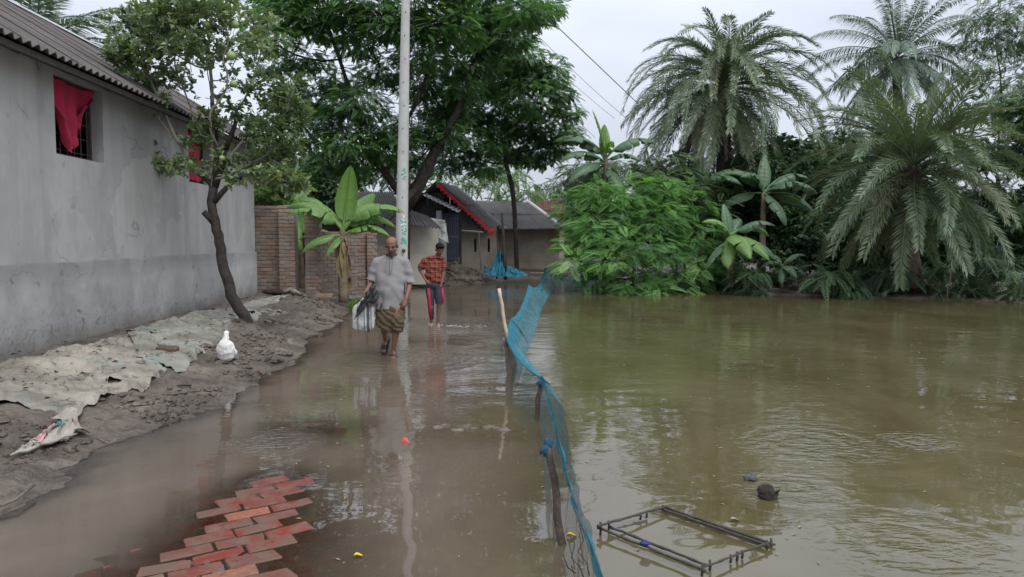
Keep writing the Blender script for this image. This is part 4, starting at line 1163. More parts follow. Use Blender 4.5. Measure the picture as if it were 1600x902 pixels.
def palm(name, label, base, center, trunk_r, variants, mat, seed, deadv=None, group=None):
    """variants: list of (mesh, count, tilt jitter)"""
    rg_ = random.Random(seed)
    o = thing(name, label, 'palm tree', tuple(base), group)
    n = 26; b, c = Vector(base), Vector(center); mb = MB()
    pts = [b.lerp(c, i / n) + Vector((.06 * math.sin(i * .5), 0, 0)) for i in range(n + 1)]
    mb.tube(pts, [trunk_r * (1.15 - .2 * i / n) * (1 + .09 * (i % 2)) for i in range(n + 1)], 10)
    mb.build('trunk', M['palmtrunk'], o, True)
    # old leaf bases under the crown
    mb = MB()
    for i in range(36):
        a = i * 2.4; t = i / 36; p = c - Vector((0, 0, .9 * (1 - t)))
        q = p + Vector((math.cos(a) * (trunk_r + .12), math.sin(a) * (trunk_r + .12), .16))
        mb.tube([p + Vector((math.cos(a) * trunk_r * .7, math.sin(a) * trunk_r * .7, 0)), q], [.05, .025], 4)
    s = mb.build('leaf_base', M['palmtrunk'], o); s['kind'] = 'stuff'
    ga = rg_.uniform(0, 6)
    for (me, cnt, dz, jit) in variants:
        for i in range(cnt):
            f = link('frond', me, None, o)
            ga += 2.39996 + rg_.uniform(-.2, .2)
            f.location = c - b + Vector((math.cos(ga) * .08, math.sin(ga) * .08, dz + rg_.uniform(-.06, .06)))
            f.rotation_euler = (rg_.gauss(0, .22), rg_.gauss(0, jit), ga)
            k = rg_.uniform(.88, 1.1); f.scale = (k, k, k)
    return o
def fronds(spec, mat, tag_):
    out = []
    for i, (a0, bend, cnt, L, hang, dz) in enumerate(spec):
        me = frond_mesh('%s_frond_%d' % (tag_, i), L, R(a0), R(bend), 104, .42 if tag_ != 'coconut' else .62, .029 if tag_ != 'coconut' else .036, 52 if tag_ != 'coconut' else 62, hang, 100 + i, .45 if tag_ != 'coconut' else .1)
        me.materials.append(mat); out.append((me, cnt, dz, .08))
    return out
D1Y = 26.0
c1 = P(1130, 130, D1Y); b1 = Vector((P(1128, 400, D1Y).x, D1Y, .3))
v1 = fronds([(84, 70, 5, 2.9, .1, .2), (70, 108, 11, 3.5, .14, .15), (54, 118, 16, 3.8, .14, .05), (34, 112, 19, 4.1, .14, 0), (14, 96, 20, 4.2, .12, -.1), (-8, 76, 19, 4.1, .1, -.2), (-30, 54, 18, 3.9, .1, -.35), (-52, 32, 16, 3.5, .1, -.5)], M['palm_leaf'], 'date')
dd = frond_mesh('dead_frond', 2.6, R(-62), R(24), 46, .3, .026, 30, .3, 140, .2, 1.25, .3, .25); dd.materials.append(M['dead_leaf'])
palm('date_palm', 'tall date palm with a dome of hanging fronds against the grey sky', b1, c1, .24, v1 + [(dd, 16, -.6, .1)], M['palm_leaf'], 8, None, 'date palms by the pond')
D2Y = 19.4
c2 = P(1428, 262, D2Y); b2 = Vector((c2.x + .1, D2Y + .35, .3))
v2 = fronds([(86, 35, 5, 2.9, .05, .2), (70, 58, 9, 3.1, .08, .15), (52, 72, 12, 3.2, .1, .1), (34, 78, 13, 3.2, .1, .05), (14, 74, 14, 3.2, .1, 0), (-6, 66, 14, 3.2, .1, -.1), (-26, 52, 12, 3.1, .1, -.2), (-46, 36, 9, 3.0, .1, -.3)], M['palm_leaf'], 'date')
dd2 = frond_mesh('browned_frond', 2.9, R(-44), R(40), 52, .32, .028, 40, .2, 141, .3, 1.25, .2, .1); dd2.materials.append(M['dead_leaf'])
palm('date_palm', 'low bushy date palm drooping its fronds over the pond water', b2, c2, .25, v2 + [(dd2, 4, -.3, .1)], M['palm_leaf'], 15, None, 'date palms by the pond')
KY = 35.5
c3_ = P(1402, 90, KY); b3 = Vector((c3_.x + .8, KY, .3))
v3 = fronds([(88, 24, 4, 4.2, .35, .2), (66, 58, 7, 4.4, .6, .15), (40, 72, 9, 4.5, .8, .1), (16, 68, 9, 4.5, .9, 0), (-8, 58, 8, 4.3, .8, -.1), (-38, 40, 6, 3.8, .5, -.2)], M['coco_leaf'], 'coconut')
kk = palm('coconut_palm', 'tall coconut palm rising behind the low bushy date palm', b3, c3_, .2, v3, M['coco_leaf'], 23)
M['coconut'] = mat_simple('coconut_husk', (0.17, 0.17, 0.075), 0.6, 0.25, 6)
for i in range(9):
    a = i * 2.4; m = MB(); m.ball(c3_ + Vector((math.cos(a) * .38, math.sin(a) * .38, -.42 - .12 * (i % 3))), (.13, .13, .17), 10, 8, .06); m.build('coconut', M['coconut'], kk, True)
LY = 16.5
c4 = P(40, 92, LY); b4 = Vector((c4.x - .4, LY, .3))
v4 = fronds([(80, 30, 3, 2.9, .3, .1), (55, 62, 5, 3.0, .4, .1), (30, 62, 7, 3.0, .45, 0), (6, 55, 6, 2.9, .5, -.1)], M['coco_leaf'], 'coconut')
palm('coconut_palm', 'coconut palm peeping over the corrugated roof of the cement house', b4, c4, .17, v4, M['coco_leaf'], 29)

# --- banana plants
def banana_leaf(name, L, W, a0, bend, droop, seed, torn=.5, mat=None, fold=.25):
    r = np.random.default_rng(seed); n = 30
    s = np.linspace(0, 1, n + 1); pet = .14
    ang = a0 - bend * s ** 1.5
    x = np.concatenate([[0], np.cumsum(np.cos(ang[:-1]))]) * L / n; z = np.concatenate([[0], np.cumsum(np.sin(ang[:-1]))]) * L / n
    mb = MB(); mb.tube(np.stack([x, 0 * x, z], 1)[::2], np.linspace(.035, .006, len(x[::2])), 6, False)
    A = [.95] * mb.n
    half = W * .5 * np.sin(np.clip((s - pet) / (1 - pet), 0, 1) ** .62 * PI) ** .62
    for sg in (-1, 1):
        cuts = [0]
        i = int(pet * n)
        segs = []; st = i
        while st < n:
            ln = int(r.integers(3, 9)) if r.random() < torn else int(r.integers(8, 16)); en = min(n, st + ln); segs.append((st, en)); st = en
        for (a, b) in segs:
            dr = droop * r.uniform(.6, 1.35); sk = r.normal(0, .05) * torn; rows = []
            for i in range(a, b + 1):
                T = np.array([math.cos(ang[min(i, n)]), 0, math.sin(ang[min(i, n)])]); N = np.array([-T[2], 0, T[0]])
                row = []
                shrink = 1 - (.12 * torn if i in (a, b) and a > int(pet * n) else 0)
                for w_ in np.linspace(0, 1, 6):
                    wd = half[min(i, n)] * w_ * shrink
                    el = fold - dr * w_
                    g = .006 * math.sin(i * 2.1 + w_ * 3) + (.02 * torn * (1 if i == a else -1 if i == b else 0)) * w_
                    row.append(np.array([x[i], 0, z[i]]) + np.array([0, sg, 0]) * wd * math.cos(el) + N * (wd * math.sin(el) + g) + T * (sk * w_ + .10 * wd))
                rows.append(row)
            k = mb.n; mb.grid(np.array(rows) if sg > 0 else np.array(rows)[:, ::1])
            A += list(np.clip(r.normal(.42, .06) + .12 * np.sin(np.arange(mb.n - k) * 1.05), 0, .9))
    me = mesh_np(name, np.concatenate(mb.v), [np.concatenate(mb.q)], A)
    me.materials.append(mat or M['banana_leaf'])
    me.polygons.foreach_set('use_smooth', np.ones(len(me.polygons), bool))
    return me
BL_M = {}
def bl(kind, mat):
    key = (kind, mat)
    if key not in BL_M:
        L, W, a0, bend, dr, sd_, tn = {'up': (1.5, .50, 82, 22, .5, 1, .15), 'arch': (1.5, .54, 62, 100, .9, 2, .7), 'side': (1.5, .52, 34, 95, .9, 3, .9), 'low': (1.5, .58, 5, 75, .7, 4, .4), 'hang': (1.4, .54, -25, 55, .6, 5, .6), 'torn': (1.5, .54, 50, 85, 1.0, 6, 1.0)}[kind]
        BL_M[key] = banana_leaf('banana_leaf_' + kind, L, W, R(a0), R(bend), dr, sd_, tn, M[mat])
    return BL_M[key]
def banana(label, base, h, leaves, stem_r=.085, group='banana plants', dry=False, lean=(0, 0)):
    o = thing('banana_plant', label, 'banana plant', tuple(base), group)
    b = Vector(base); top = b + Vector((lean[0], lean[1], h)); mb = MB()
    n = 12; mb.tube([b.lerp(top, i / n) - Vector((0, 0, .1 if i == 0 else 0)) for i in range(n + 1)], [stem_r * (1.15 - .55 * i / n) * (1 + .05 * (i % 2)) for i in range(n + 1)], 10)
    mb.build('stem', M['banana_stem'], o, True)
    if dry:
        r = random.Random(5)
        for i in range(11):
            a = i * 2.4; z0 = h * r.uniform(.35, .95); ln = r.uniform(.35, .8); p0 = b + Vector((math.cos(a) * stem_r * .9, math.sin(a) * stem_r * .9, z0)); k = MB(); g = []
            for t in np.linspace(0, 1, 8):
                w_ = .055 * math.sin(PI * min(.95, .2 + t * .8)) + .01; c_ = p0 + Vector((math.cos(a) * .05 * math.sin(t * 3), math.sin(a) * .05 * math.sin(t * 3), -ln * t))
                tn = Vector((-math.sin(a + t * 1.5), math.cos(a + t * 1.5), 0)); g.append([c_ - tn * w_, c_ + Vector((math.cos(a), math.sin(a), 0)) * .012, c_ + tn * w_])
            k.grid(np.array([[tuple(v) for v in row] for row in g])); k.build('dry_sheath', M['dead_banana'], o, True)
    for (kind, az, sc2, mat, *ex) in leaves:
        f = link('leaf', bl(kind, mat), None, o)
        f.location = Vector((lean[0], lean[1], h - .05 + (ex[0] if ex else 0))); f.rotation_euler = (ex[1] if len(ex) > 1 else random.uniform(-.2, .2), ex[2] if len(ex) > 2 else 0, R(az)); f.scale = (sc2, sc2 * 1.0, sc2)
    return o
g_, d_ = 'banana_leaf', 'banana_leaf_dark'
q = P(537, 458, 16.6); q.z = .24
banana('young banana plant with a dry sheathed stem before the low brick wall', q, 1.55,
       [('up', -80, .98, g_, .05, -.15), ('up', 130, .95, g_, .05, .9), ('side', 8, .9, g_, .1), ('arch', 185, 1.0, g_, .0), ('side', -12, .85, g_, -.1), ('low', 200, .7, g_, -.1), ('arch', 30, .9, g_, .05), ('hang', 235, .5, g_, -.1), ('torn', 345, 1.1, g_, 0), ('arch', 160, .9, g_, .05), ('torn', 205, .9, g_, .02)], .10, 'banana plants', True)
q = P(450, 458, 18.7); q.z = .25
banana('pale banana clump rising behind the tall brick pier', q, 2.15, [('arch', 200, .95, g_), ('side', 340, .9, g_), ('arch', 60, .9, g_), ('low', 250, .8, g_), ('torn', 160, .95, g_), ('up', 20, .9, g_), ('side', 120, .9, g_), ('hang', 300, .9, g_), ('hang', 190, .8, g_)])
q = P(471, 458, 18.4); q.z = .25
banana('banana plant showing through the gap between the brick piers', q, 1.35, [('arch', 190, .95, g_), ('side', 330, .9, g_), ('low', 270, .9, g_), ('torn', 100, .9, g_), ('hang', 260, .9, d_), ('up', 80, .8, g_)])
BY = 23.5
q = P(945, 440, BY); q.z = .35
banana('tall banana plant with an upright pale leaf above the feathery shrub', q, P(945, 245, BY).z - .35, [('up', 175, 1.05, g_, 0, -.1), ('up', 60, .8, g_, 0), ('torn', 178, 1.25, d_, .05), ('arch', 190, 1.15, d_, -.1), ('side', 200, 1.2, d_, -.15), ('torn', 5, 1.2, d_, 0), ('side', 345, .8, d_, -.1), ('hang', 170, 1.2, d_, -.2), ('low', 215, 1.2, d_, -.2), ('arch', 280, .7, g_, 0), ('hang', 300, 1, d_, -.3)], .11)
BY2 = 20.6
q = P(1140, 440, BY2 + .5); q.z = .3
banana('banana plant with broad bright leaves bowing towards the pond', q, P(1140, 372, BY2).z - .3, [('low', 272, 1.12, g_, .1), ('hang', 240, .95, g_, .1), ('low', 300, 1.1, g_, .05), ('side', 10, .9, g_, .15), ('arch', 190, .75, g_, .1), ('torn', 350, .9, d_, .05), ('low', 325, 1.0, d_, 0), ('hang', 195, .9, d_, 0), ('arch', 60, .8, d_, .1), ('up', 100, .7, d_, .05)], .10)
q = P(1190, 430, 23.5); q.z = .35
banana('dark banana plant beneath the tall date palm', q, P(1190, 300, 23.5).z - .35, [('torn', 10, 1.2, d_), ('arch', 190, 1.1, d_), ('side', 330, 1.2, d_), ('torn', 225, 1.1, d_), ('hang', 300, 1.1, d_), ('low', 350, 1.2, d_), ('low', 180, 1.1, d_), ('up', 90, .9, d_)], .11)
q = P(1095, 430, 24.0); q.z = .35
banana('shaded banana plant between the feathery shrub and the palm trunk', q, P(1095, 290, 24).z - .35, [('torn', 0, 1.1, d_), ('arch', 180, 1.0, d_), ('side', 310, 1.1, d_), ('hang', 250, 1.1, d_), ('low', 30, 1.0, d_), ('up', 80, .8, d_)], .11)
q = P(1222, 440, 20.9); q.z = .3
banana('small dark banana sucker on the shaded pond bank', q, .55, [('arch', 0, .55, d_), ('side', 200, .55, d_), ('low', 280, .55, d_), ('hang', 240, .5, d_), ('arch', 110, .5, d_), ('low', 330, .5, d_)], .05)

# --- shrubs and trees round the pond and behind the houses
def bush(name, label, clumps, tmpl, mat, size, per, seed, cat='shrub', group=None, base_z=.3, droop=.25, flat=.6, bark='bark', trunk_r=.09, shell=.55):
    cx = float(np.mean([c[0][0] for c in clumps])); cy = float(np.mean([c[0][1] for c in clumps]))
    b = Vector((cx, cy, base_z)); top = Vector((cx, cy, base_z + .55 * max(.3, float(np.mean([c[0][2] for c in clumps])) - base_z)))
    return tree(name, label, b, [b - Vector((0, 0, .25)), top], trunk_r, clumps, tmpl, mat, size, per, seed, M[bark], 4, .35, .012, 2.3, group, droop, flat, cat, shell)
FY = 21.6
fc = [(905, 330, 40), (945, 315, 42), (985, 308, 38), (1030, 305, 40), (1065, 320, 44), (1000, 345, 50), (940, 365, 48), (900, 385, 30), (895, 415, 26), (960, 405, 46), (1020, 395, 50), (1075, 375, 46), (1095, 415, 36), (1050, 430, 40), (990, 435, 40), (940, 425, 30), (930, 300, 26), (1040, 300, 26), (1110, 440, 20), (920, 350, 40), (1030, 350, 46), (905, 428, 24), (930, 444, 22), (960, 446, 24), (975, 450, 20), (1030, 452, 20), (1080, 452, 18)]
cl = [pxclump(x, y, FY + (1.3 if y < 330 else .4 if y < 400 else -.3) + r_.uniform(-.7, .7), r * .98, r * .70) for x, y, r in fc]
bush('feathery_shrub', 'big bright green feathery shrub overhanging the pond beside the blue net', cl, TP_FERN, M['fern_leaf'], .36, 84, 51, base_z=.25, droop=.10, flat=.45, shell=.75)
def many(px0, px1, py0, py1, Y, n, rp, seed):
    r = random.Random(seed); return [pxclump(r.uniform(px0, px1), r.uniform(py0, py1), Y + r.uniform(-1, 1), rp * r.uniform(.75, 1.25), rp * r.uniform(.6, .95)) for _ in range(n)]
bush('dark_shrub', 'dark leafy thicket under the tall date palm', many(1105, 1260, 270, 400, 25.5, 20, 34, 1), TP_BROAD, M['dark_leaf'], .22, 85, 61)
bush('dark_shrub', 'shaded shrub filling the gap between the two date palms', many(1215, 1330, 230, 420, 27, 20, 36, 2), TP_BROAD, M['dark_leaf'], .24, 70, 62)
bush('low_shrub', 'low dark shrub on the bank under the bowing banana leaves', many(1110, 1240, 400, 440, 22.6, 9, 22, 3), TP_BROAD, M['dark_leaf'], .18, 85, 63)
bush('leafy_tree', 'leafy tree with pale airy top beyond the coconut palm', [pxclump(x, y, 33 + r_.uniform(-1, 1), r, r * .8) for x, y, r in [(1545, 25, 40), (1580, 10, 36), (1520, 60, 34), (1570, 70, 44), (1600, 50, 44), (1530, 100, 30), (1580, 120, 44), (1560, 165, 40), (1610, 160, 50), (1510, 120, 20), (1620, 90, 40)]], TP_FINE, M['mid_leaf'], .5, 20, 64, 'tree', bark='bark_grey', trunk_r=.2)
bush('leafy_tree', 'dark tree behind the low date palm at the pond corner', many(1520, 1680, 170, 420, 24, 30, 46, 5), TP_RAIN, M['dark_leaf'], .42, 30, 65, 'tree', trunk_r=.2)
bush('leafy_tree', 'pale green leaning branches between coconut palm and pond corner tree', many(1560, 1660, 130, 210, 22.5, 7, 34, 6), TP_FINE, M['pale_leaf'], .4, 26, 66, 'tree', trunk_r=.12)
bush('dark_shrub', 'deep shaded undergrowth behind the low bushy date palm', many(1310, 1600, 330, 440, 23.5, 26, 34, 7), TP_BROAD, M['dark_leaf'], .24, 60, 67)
bush('leafy_tree', 'tree crown filling the sky gap below the coconut palm', many(1280, 1420, 200, 340, 30, 18, 38, 8), TP_FINE, M['dark_leaf'], .45, 26, 68, 'tree', trunk_r=.18)
bush('light_shrub', 'light green shrub beneath the tall banana plant', many(890, 1010, 250, 330, 25.5, 16, 26, 9), TP_FINE, M['mid_leaf'], .4, 34, 69)
bush('leafy_tree', 'distant round tree beyond the red roofed shed', [pxclump(x, y, 48 + r_.uniform(-2, 2), r, r * .85) for x, y, r in [(880, 290, 26), (855, 305, 18), (905, 300, 26), (900, 265, 20), (930, 290, 28), (880, 320, 24), (960, 280, 30), (845, 290, 12)]], TP_FINE, M['mid_leaf'], .8, 10, 70, 'tree', trunk_r=.2)
bush('leafy_tree', 'pale green trees rising behind the far mud house', [pxclump(x, y, 40 + r_.uniform(-2, 2), r, r * .85) for x, y, r in [(700, 285, 26), (735, 280, 28), (770, 290, 24), (790, 275, 26), (820, 295, 22), (760, 265, 24), (835, 305, 14), (810, 270, 18)]], TP_FINE, M['pale_leaf'], .7, 13, 71, 'tree', trunk_r=.2)
bush('dark_shrub', 'dark shrubs crowding behind the brick boundary wall', many(405, 520, 265, 370, 21.5, 16, 28, 10), TP_BROAD, M['dark_leaf'], .22, 60, 72)
bush('light_shrub', 'yellow green bush between citrus tree and brick pier', many(400, 470, 262, 315, 18.6, 8, 18, 11), TP_BROAD, M['pale_leaf'], .15, 100, 73)
bush('leafy_tree', 'dark trees massed behind the corrugated hut roof', many(430, 640, 230, 310, 31, 20, 36, 12), TP_RAIN, M['dark_leaf'], .5, 22, 74, 'tree', trunk_r=.2)
bush('leafy_tree', 'dim tree filling the bank behind the feathery shrub', many(990, 1130, 250, 380, 27, 16, 34, 13), TP_RAIN, M['dark_leaf'], .45, 26, 75, 'tree', trunk_r=.18)
bush('pale_feathery_tree', 'soft feathery paler tree rising behind the bright green shrub', [pxclump(x, y, 23.6 + r_.uniform(-.5, .5), r, r * .85) for x, y, r in [(1060, 262, 26), (1090, 285, 26), (1030, 280, 26), (1110, 310, 24), (1075, 305, 28), (1010, 270, 22), (1100, 335, 24), (1120, 345, 18), (1050, 245, 16)]], TP_FINE, M['mid_leaf'], .5, 38, 76, 'tree', droop=.1, flat=.4)
for i_, (x0_, x1_, y0_, yy_, lab_) in enumerate([(1120, 1180, 415, 21.3, 'low dark fern clump under the bowing banana leaves'), (1270, 1350, 420, 20.6, 'low dark ferns beneath the browned hanging frond'), (1350, 1440, 415, 20.2, 'low dark ferns round the foot of the bushy date palm'), (1440, 1530, 412, 19.6, 'low dark ferns beside the bushy date palm trunk'), (1530, 1640, 405, 18.9, 'low dark ferns closing the pond corner')]):
    bush('fern_clump', lab_, many(x0_, x1_, y0_, 462, yy_, 11, 22, 90 + i_), TP_FINE, M['dark_leaf'], .45, 40, 90 + i_, base_z=.12, droop=.35)
# tree line far beyond
def treeline(name, label, x0, x1, Y, h, n, seed, mat):
    r = random.Random(seed); cl = []
    for i in range(n):
        x = r.uniform(x0, x1); cl.append((np.array([x, Y + r.uniform(-3, 3), r.uniform(.8, h)]), (r.uniform(1.6, 2.6), 2.0, r.uniform(1.0, 1.8))))
    o = crown_mesh(name, cl, TP_RAIN, mat, None, 1.1, 5, seed); tag(o, label, 'trees', None, 'stuff')
treeline('far_woods', 'far wood closing the view behind the pond', 8, 40, 44, 4.5, 60, 81, M['dark_leaf'])
treeline('far_woods', 'far wood closing the view behind the houses', -22, 8, 58, 4.2, 60, 82, M['mid_leaf'])
treeline('far_woods', 'wood beyond the plot wall and the cement house', -30, -11, 34, 4.5, 36, 83, M['dark_leaf'])

# small spiky palm seedlings and ferns along the dark water's edge
sd_me = [frond_mesh('seedling_frond_%d' % i, .8, R(a0), R(bd), 26, .20, .018, 40, .1, 160 + i, .3) for i, (a0, bd) in enumerate([(75, 80), (45, 75), (20, 60), (-5, 50)])]
for me in sd_me: me.materials.append(M['palm_leaf'])
r2 = random.Random(9)
for i, (px, lab) in enumerate([(1262, 'spiky palm seedling just right of the shaded bank'), (1330, 'spiky palm seedling under the browned hanging frond'), (1400, 'palm seedling trailing its leaves into the pond'), (1470, 'dark palm seedling below the low date palm trunk'), (1545, 'small fan leaved palm seedling near the pond corner'), (1590, 'palm seedling at the far corner of the pond bank')]):
    Y = float(np.interp(px, [1260, 1350, 1600], [20.6, 20.0, 18.0])) + .25
    q = P(px, 450, Y); q.z = .16
    o = thing('palm_seedling', lab.replace('just right of', 'beside'), 'palm seedling', tuple(q), 'palm seedlings on the pond bank')
    for k in range(13):
        f = link('frond', sd_me[k % 4], None, o); f.rotation_euler = (r2.gauss(0, .2), 0, k * 2.4 + i); s = r2.uniform(.7, 1.25); f.scale = (s, s, s)
# grass tufts
def grass(name, label, x0, x1, y0, y1, n, h, seed):
    rg_ = np.random.default_rng(seed); x = rg_.uniform(x0, x1, n); y = rg_.uniform(y0, y1, n); z = height(x, y)
    pos = np.stack([x, y, z], 1); tv = np.array([(-.04, 0, 0), (.04, 0, 0), (.02, .12, .6), (0, .35, 1.0), (-.02, .12, .6)]); tq = np.array([(0, 1, 2, 4)]); tt = np.array([(4, 2, 3)])
    a = rg_.uniform(0, 2 * PI, n); s = h * rg_.uniform(.5, 1.2, n); c, s_ = np.cos(a), np.sin(a)
    v = np.stack([tv[None, :, 0] * c[:, None] - tv[None, :, 1] * s_[:, None], tv[None, :, 0] * s_[:, None] + tv[None, :, 1] * c[:, None], tv[None, :, 2] + 0 * c[:, None]], -1) * s[:, None, None] + pos[:, None]
    o_ = (np.arange(n) * 5)[:, None, None]
    o = obj(name, v.reshape(-1, 3), [(tq[None] + o_).reshape(-1, 4), (tt[None] + o_).reshape(-1, 3)], M['grass'], None, False, np.repeat(rg_.random(n), 5), 'stuff')
    return tag(o, label, 'grass')
a, b = XY(546, 16.6), XY(575, 17.6)
grass('grass', 'tuft of bright grass at the foot of the low brick wall', a[0], b[0], 16.4, 17.4, 420, .22, 91)
# ------------------------------------------------------------------ blue net fence between lane and pond
def mat_net(name, c1, c2, op, fine=None):
    t = NT(name); co = t.coord('Position')
    n = t.noise(t.coord('Position', (6, 6, 2)), 1.2, 4, 0.6)
    c = t.ramp(n, [(0.3, c1), (0.7, c2)])
    p = t.pbr(c, 0.75, None, 0.2)
    tl = t.n('ShaderNodeBsdfTranslucent'); t.l(c, tl.inputs[0])
    m0 = t.n('ShaderNodeMixShader'); m0.inputs[0].default_value = .3; t.l(p, m0.inputs[1]); t.l(tl.outputs[0], m0.inputs[2])
    tr = t.n('ShaderNodeBsdfTransparent')
    fac = t.rng(n, .3, .7, op - .14, op + .14)
    if fine:
        uv = t.n('ShaderNodeAttribute', attribute_name='uvw').outputs['Vector']
        s = t.n('ShaderNodeSeparateXYZ'); t.l(uv, s.inputs[0])
        gx_ = t.math('ABSOLUTE', t.math('SINE', t.math('MULTIPLY', s.outputs[0], fine))); gy_ = t.math('ABSOLUTE', t.math('SINE', t.math('MULTIPLY', s.outputs[1], fine)))
        line = t.rng(t.math('MINIMUM', gx_, gy_), .16, .34, 1.0, .42)
        fac = t.math('MULTIPLY', fac, line)
    m = t.n('ShaderNodeMixShader'); t.l(fac, m.inputs[0]); t.l(tr.outputs[0], m.inputs[1]); t.l(m0.outputs[0], m.inputs[2])
    return t.done(m.outputs[0])
M['net'] = mat_net('blue_net', (0.075, 0.25, 0.30), (0.11, 0.33, 0.39), .46)
M['net_near'] = mat_net('grey_blue_net', (0.10, 0.155, 0.16), (0.13, 0.20, 0.205), .60, 260.0)
M['net_dark'] = mat_net('dark_wet_net', (0.035, 0.085, 0.09), (0.05, 0.12, 0.13), .62, 200.0)
M['net_solid'] = mat_simple('doubled_blue_net', (0.035, 0.20, 0.28), 0.7, 0.2, 9, 0.5, 0.3)
M['net_hem'] = mat_net('doubled_net_hem', (0.030, 0.17, 0.235), (0.055, 0.255, 0.33), .84)
M['net_knot'] = mat_simple('blue_knot', (0.012, 0.065, 0.12), 0.7, 0.3, 30, 0.4)
M['net_heap'] = mat_simple('bunched_blue_net', (0.02, 0.14, 0.21), 0.8, 0.4, 5, 0.6)

M['stake_wood'] = mat_simple('dark_stake_wood', (0.075, 0.054, 0.043), 0.85, 0.4, 14, 0.6)
fence = thing('net_fence', 'blue net fence tied to crooked stakes between the flooded lane and the pond', 'net fence', tuple(G(838, 655, 0)))
POSTS = [((857, 690), (878, 850), .018, .024, 'stake_wood'), ((846, 590), (838, 655), .022, .024, 'stake_wood'), ((789, 527), (796, 583), .026, .03, 'wood'), ((797, 500), (801, 532), .024, .028, 'wood'), ((826, 445), (827, 475), .022, .026, 'darkwood'), ((853, 418), (845, 447), .03, .035, 'darkwood')]
TOPS = []
for (tx, ty), (bx, by), r0, r1, mt in POSTS:
    b = G(bx, by, 0); t = P(tx, ty, b.y + (.12 if tx > 850 and ty > 600 else 0)); TOPS.append(t)
    b2 = b + (b - t) * .5; n = 8
    pts = [b2.lerp(t, i / n) + Vector((.008 * math.sin(i * 1.7 + bx), .008 * math.cos(i * 1.3), 0)) for i in range(n + 1)]
    m = MB(); m.tube(pts, [r1 + (r0 - r1) * i / n for i in range(n + 1)], 9); m.build('stake', M[mt], fence, True)
b = P(792, 528, TOPS[2].y - .03); t = P(780, 451, TOPS[2].y - .02); m = MB(); m.tube([b.lerp(t, i / 6) + Vector((.004 * math.sin(i * 2), 0, 0)) for i in range(7)] , [.021, .02, .02, .021, .02, .02, .021], 9); m.build('bamboo_pole', M['bamboo'], fence, True)
for k in (0, 1, 2, 3):
    t = TOPS[k]; m = MB(); s = .021 if k < 2 else .018
    r_ = random.Random(k)
    for i in range(5):
        a = i * 1.3; m.ball(t + Vector((math.cos(a) * s * .5, math.sin(a) * s * .5 - .01, r_.uniform(-.8, .3) * s)), (s * r_.uniform(.5, .8), s * .6, s * r_.uniform(.6, .9)), 8, 6, .4, i + k)
    if k < 2:
        for i in range(3): m.tube([t + Vector((-.008, -.02, -.01)), t + Vector((-.012 - .012 * i, -.03, -.04)), t + Vector((-.005 - .018 * i, -.03, -.085 + .012 * i))], [.009, .011, .004], 5)
    m.build('knot', M['net_knot'], fence, True)
def net_panel(tops, bots, nu, nv, mat, belly, seed, hem=None, name='net'):
    """cloth between a top line and a bottom line (lists of points), hanging with wrinkles"""
    def along(pts, u):
        pts = np.array([tuple(p) for p in pts]); seg = np.linalg.norm(np.diff(pts, axis=0), axis=1); cs = np.concatenate([[0], np.cumsum(seg)]) / seg.sum()
        return np.stack([np.interp(u, cs, pts[:, i]) for i in range(3)], -1), seg.sum()
    u = np.linspace(0, 1, nu); T, L = along(tops, u); B, _ = along(bots, u)
    v = np.linspace(0, 1, nv)
    g = T[:, None] * (1 - v)[None, :, None] + B[:, None] * v[None, :, None]
    U, V = np.meshgrid(u * L, v, indexing='ij')
    w_ = np.sin(V * PI) ** .7
    g[..., 0] += belly * w_ + .018 * w_ * fbm(U * 5, V * 2, 0, 3, seed)
    g[..., 1] += .03 * w_ * fbm(U * 4, V * 3, 0, 2, seed + 5)
    g[..., 2] -= .012 * w_ * np.sin(U * 21 + 3 * fbm(U * 3, V, 0, 2, seed))
    m = MB(); m.grid(g); o = m.build(name, mat, fence, True)
    at = o.data.attributes.new('uvw', 'FLOAT_VECTOR', 'POINT'); at.data.foreach_set('vector', np.stack([U.ravel(), V.ravel() * .5, 0 * U.ravel()], -1).astype(np.float32).ravel())
    if hem:
        hg = g.copy(); m = MB(); k = max(2, int(nv * hem)); m.grid(g[:, :k] + np.array([-.004, -.006, 0])); m.grid((g[:, :k] + np.array([.006, .004, .002]))[:, ::-1]); m.build('net_hem', M['net_hem'], fence, True)
    return o
def sag(a, b, d, n=10): return [Vector(a).lerp(Vector(b), i / n) - Vector((0, 0, d * 4 * (i / n) * (1 - i / n))) for i in range(n + 1)]
t0, t1 = Vector((.36, 1.3, .50)), P(940, 902, 2.4)
pa = TOPS[0] + Vector((.035, .02, -.02))
net_panel([t0, t1, P(893, 775, 3.05), P(876, 706, 3.6), pa + Vector((.02, .25, 0))], [Vector((.41, 1.3, .28)), t1 + Vector((.045, 0, -.20)), P(905, 810, 3.05), P(888, 750, 3.6), P(876, 735, 3.95)], 70, 8, M['net_near'], .004, 3, .42)
net_panel([pa + Vector((.02, .12, 0)), P(868, 660, 4.7), P(860, 630, 5.4), TOPS[1] + Vector((.015, 0, -.01))], [G(857, 838, -.04), G(852, 790, -.04), G(848, 700, -.04), G(842, 660, -.04)], 50, 16, M['net_near'], -.01, 5, .13)
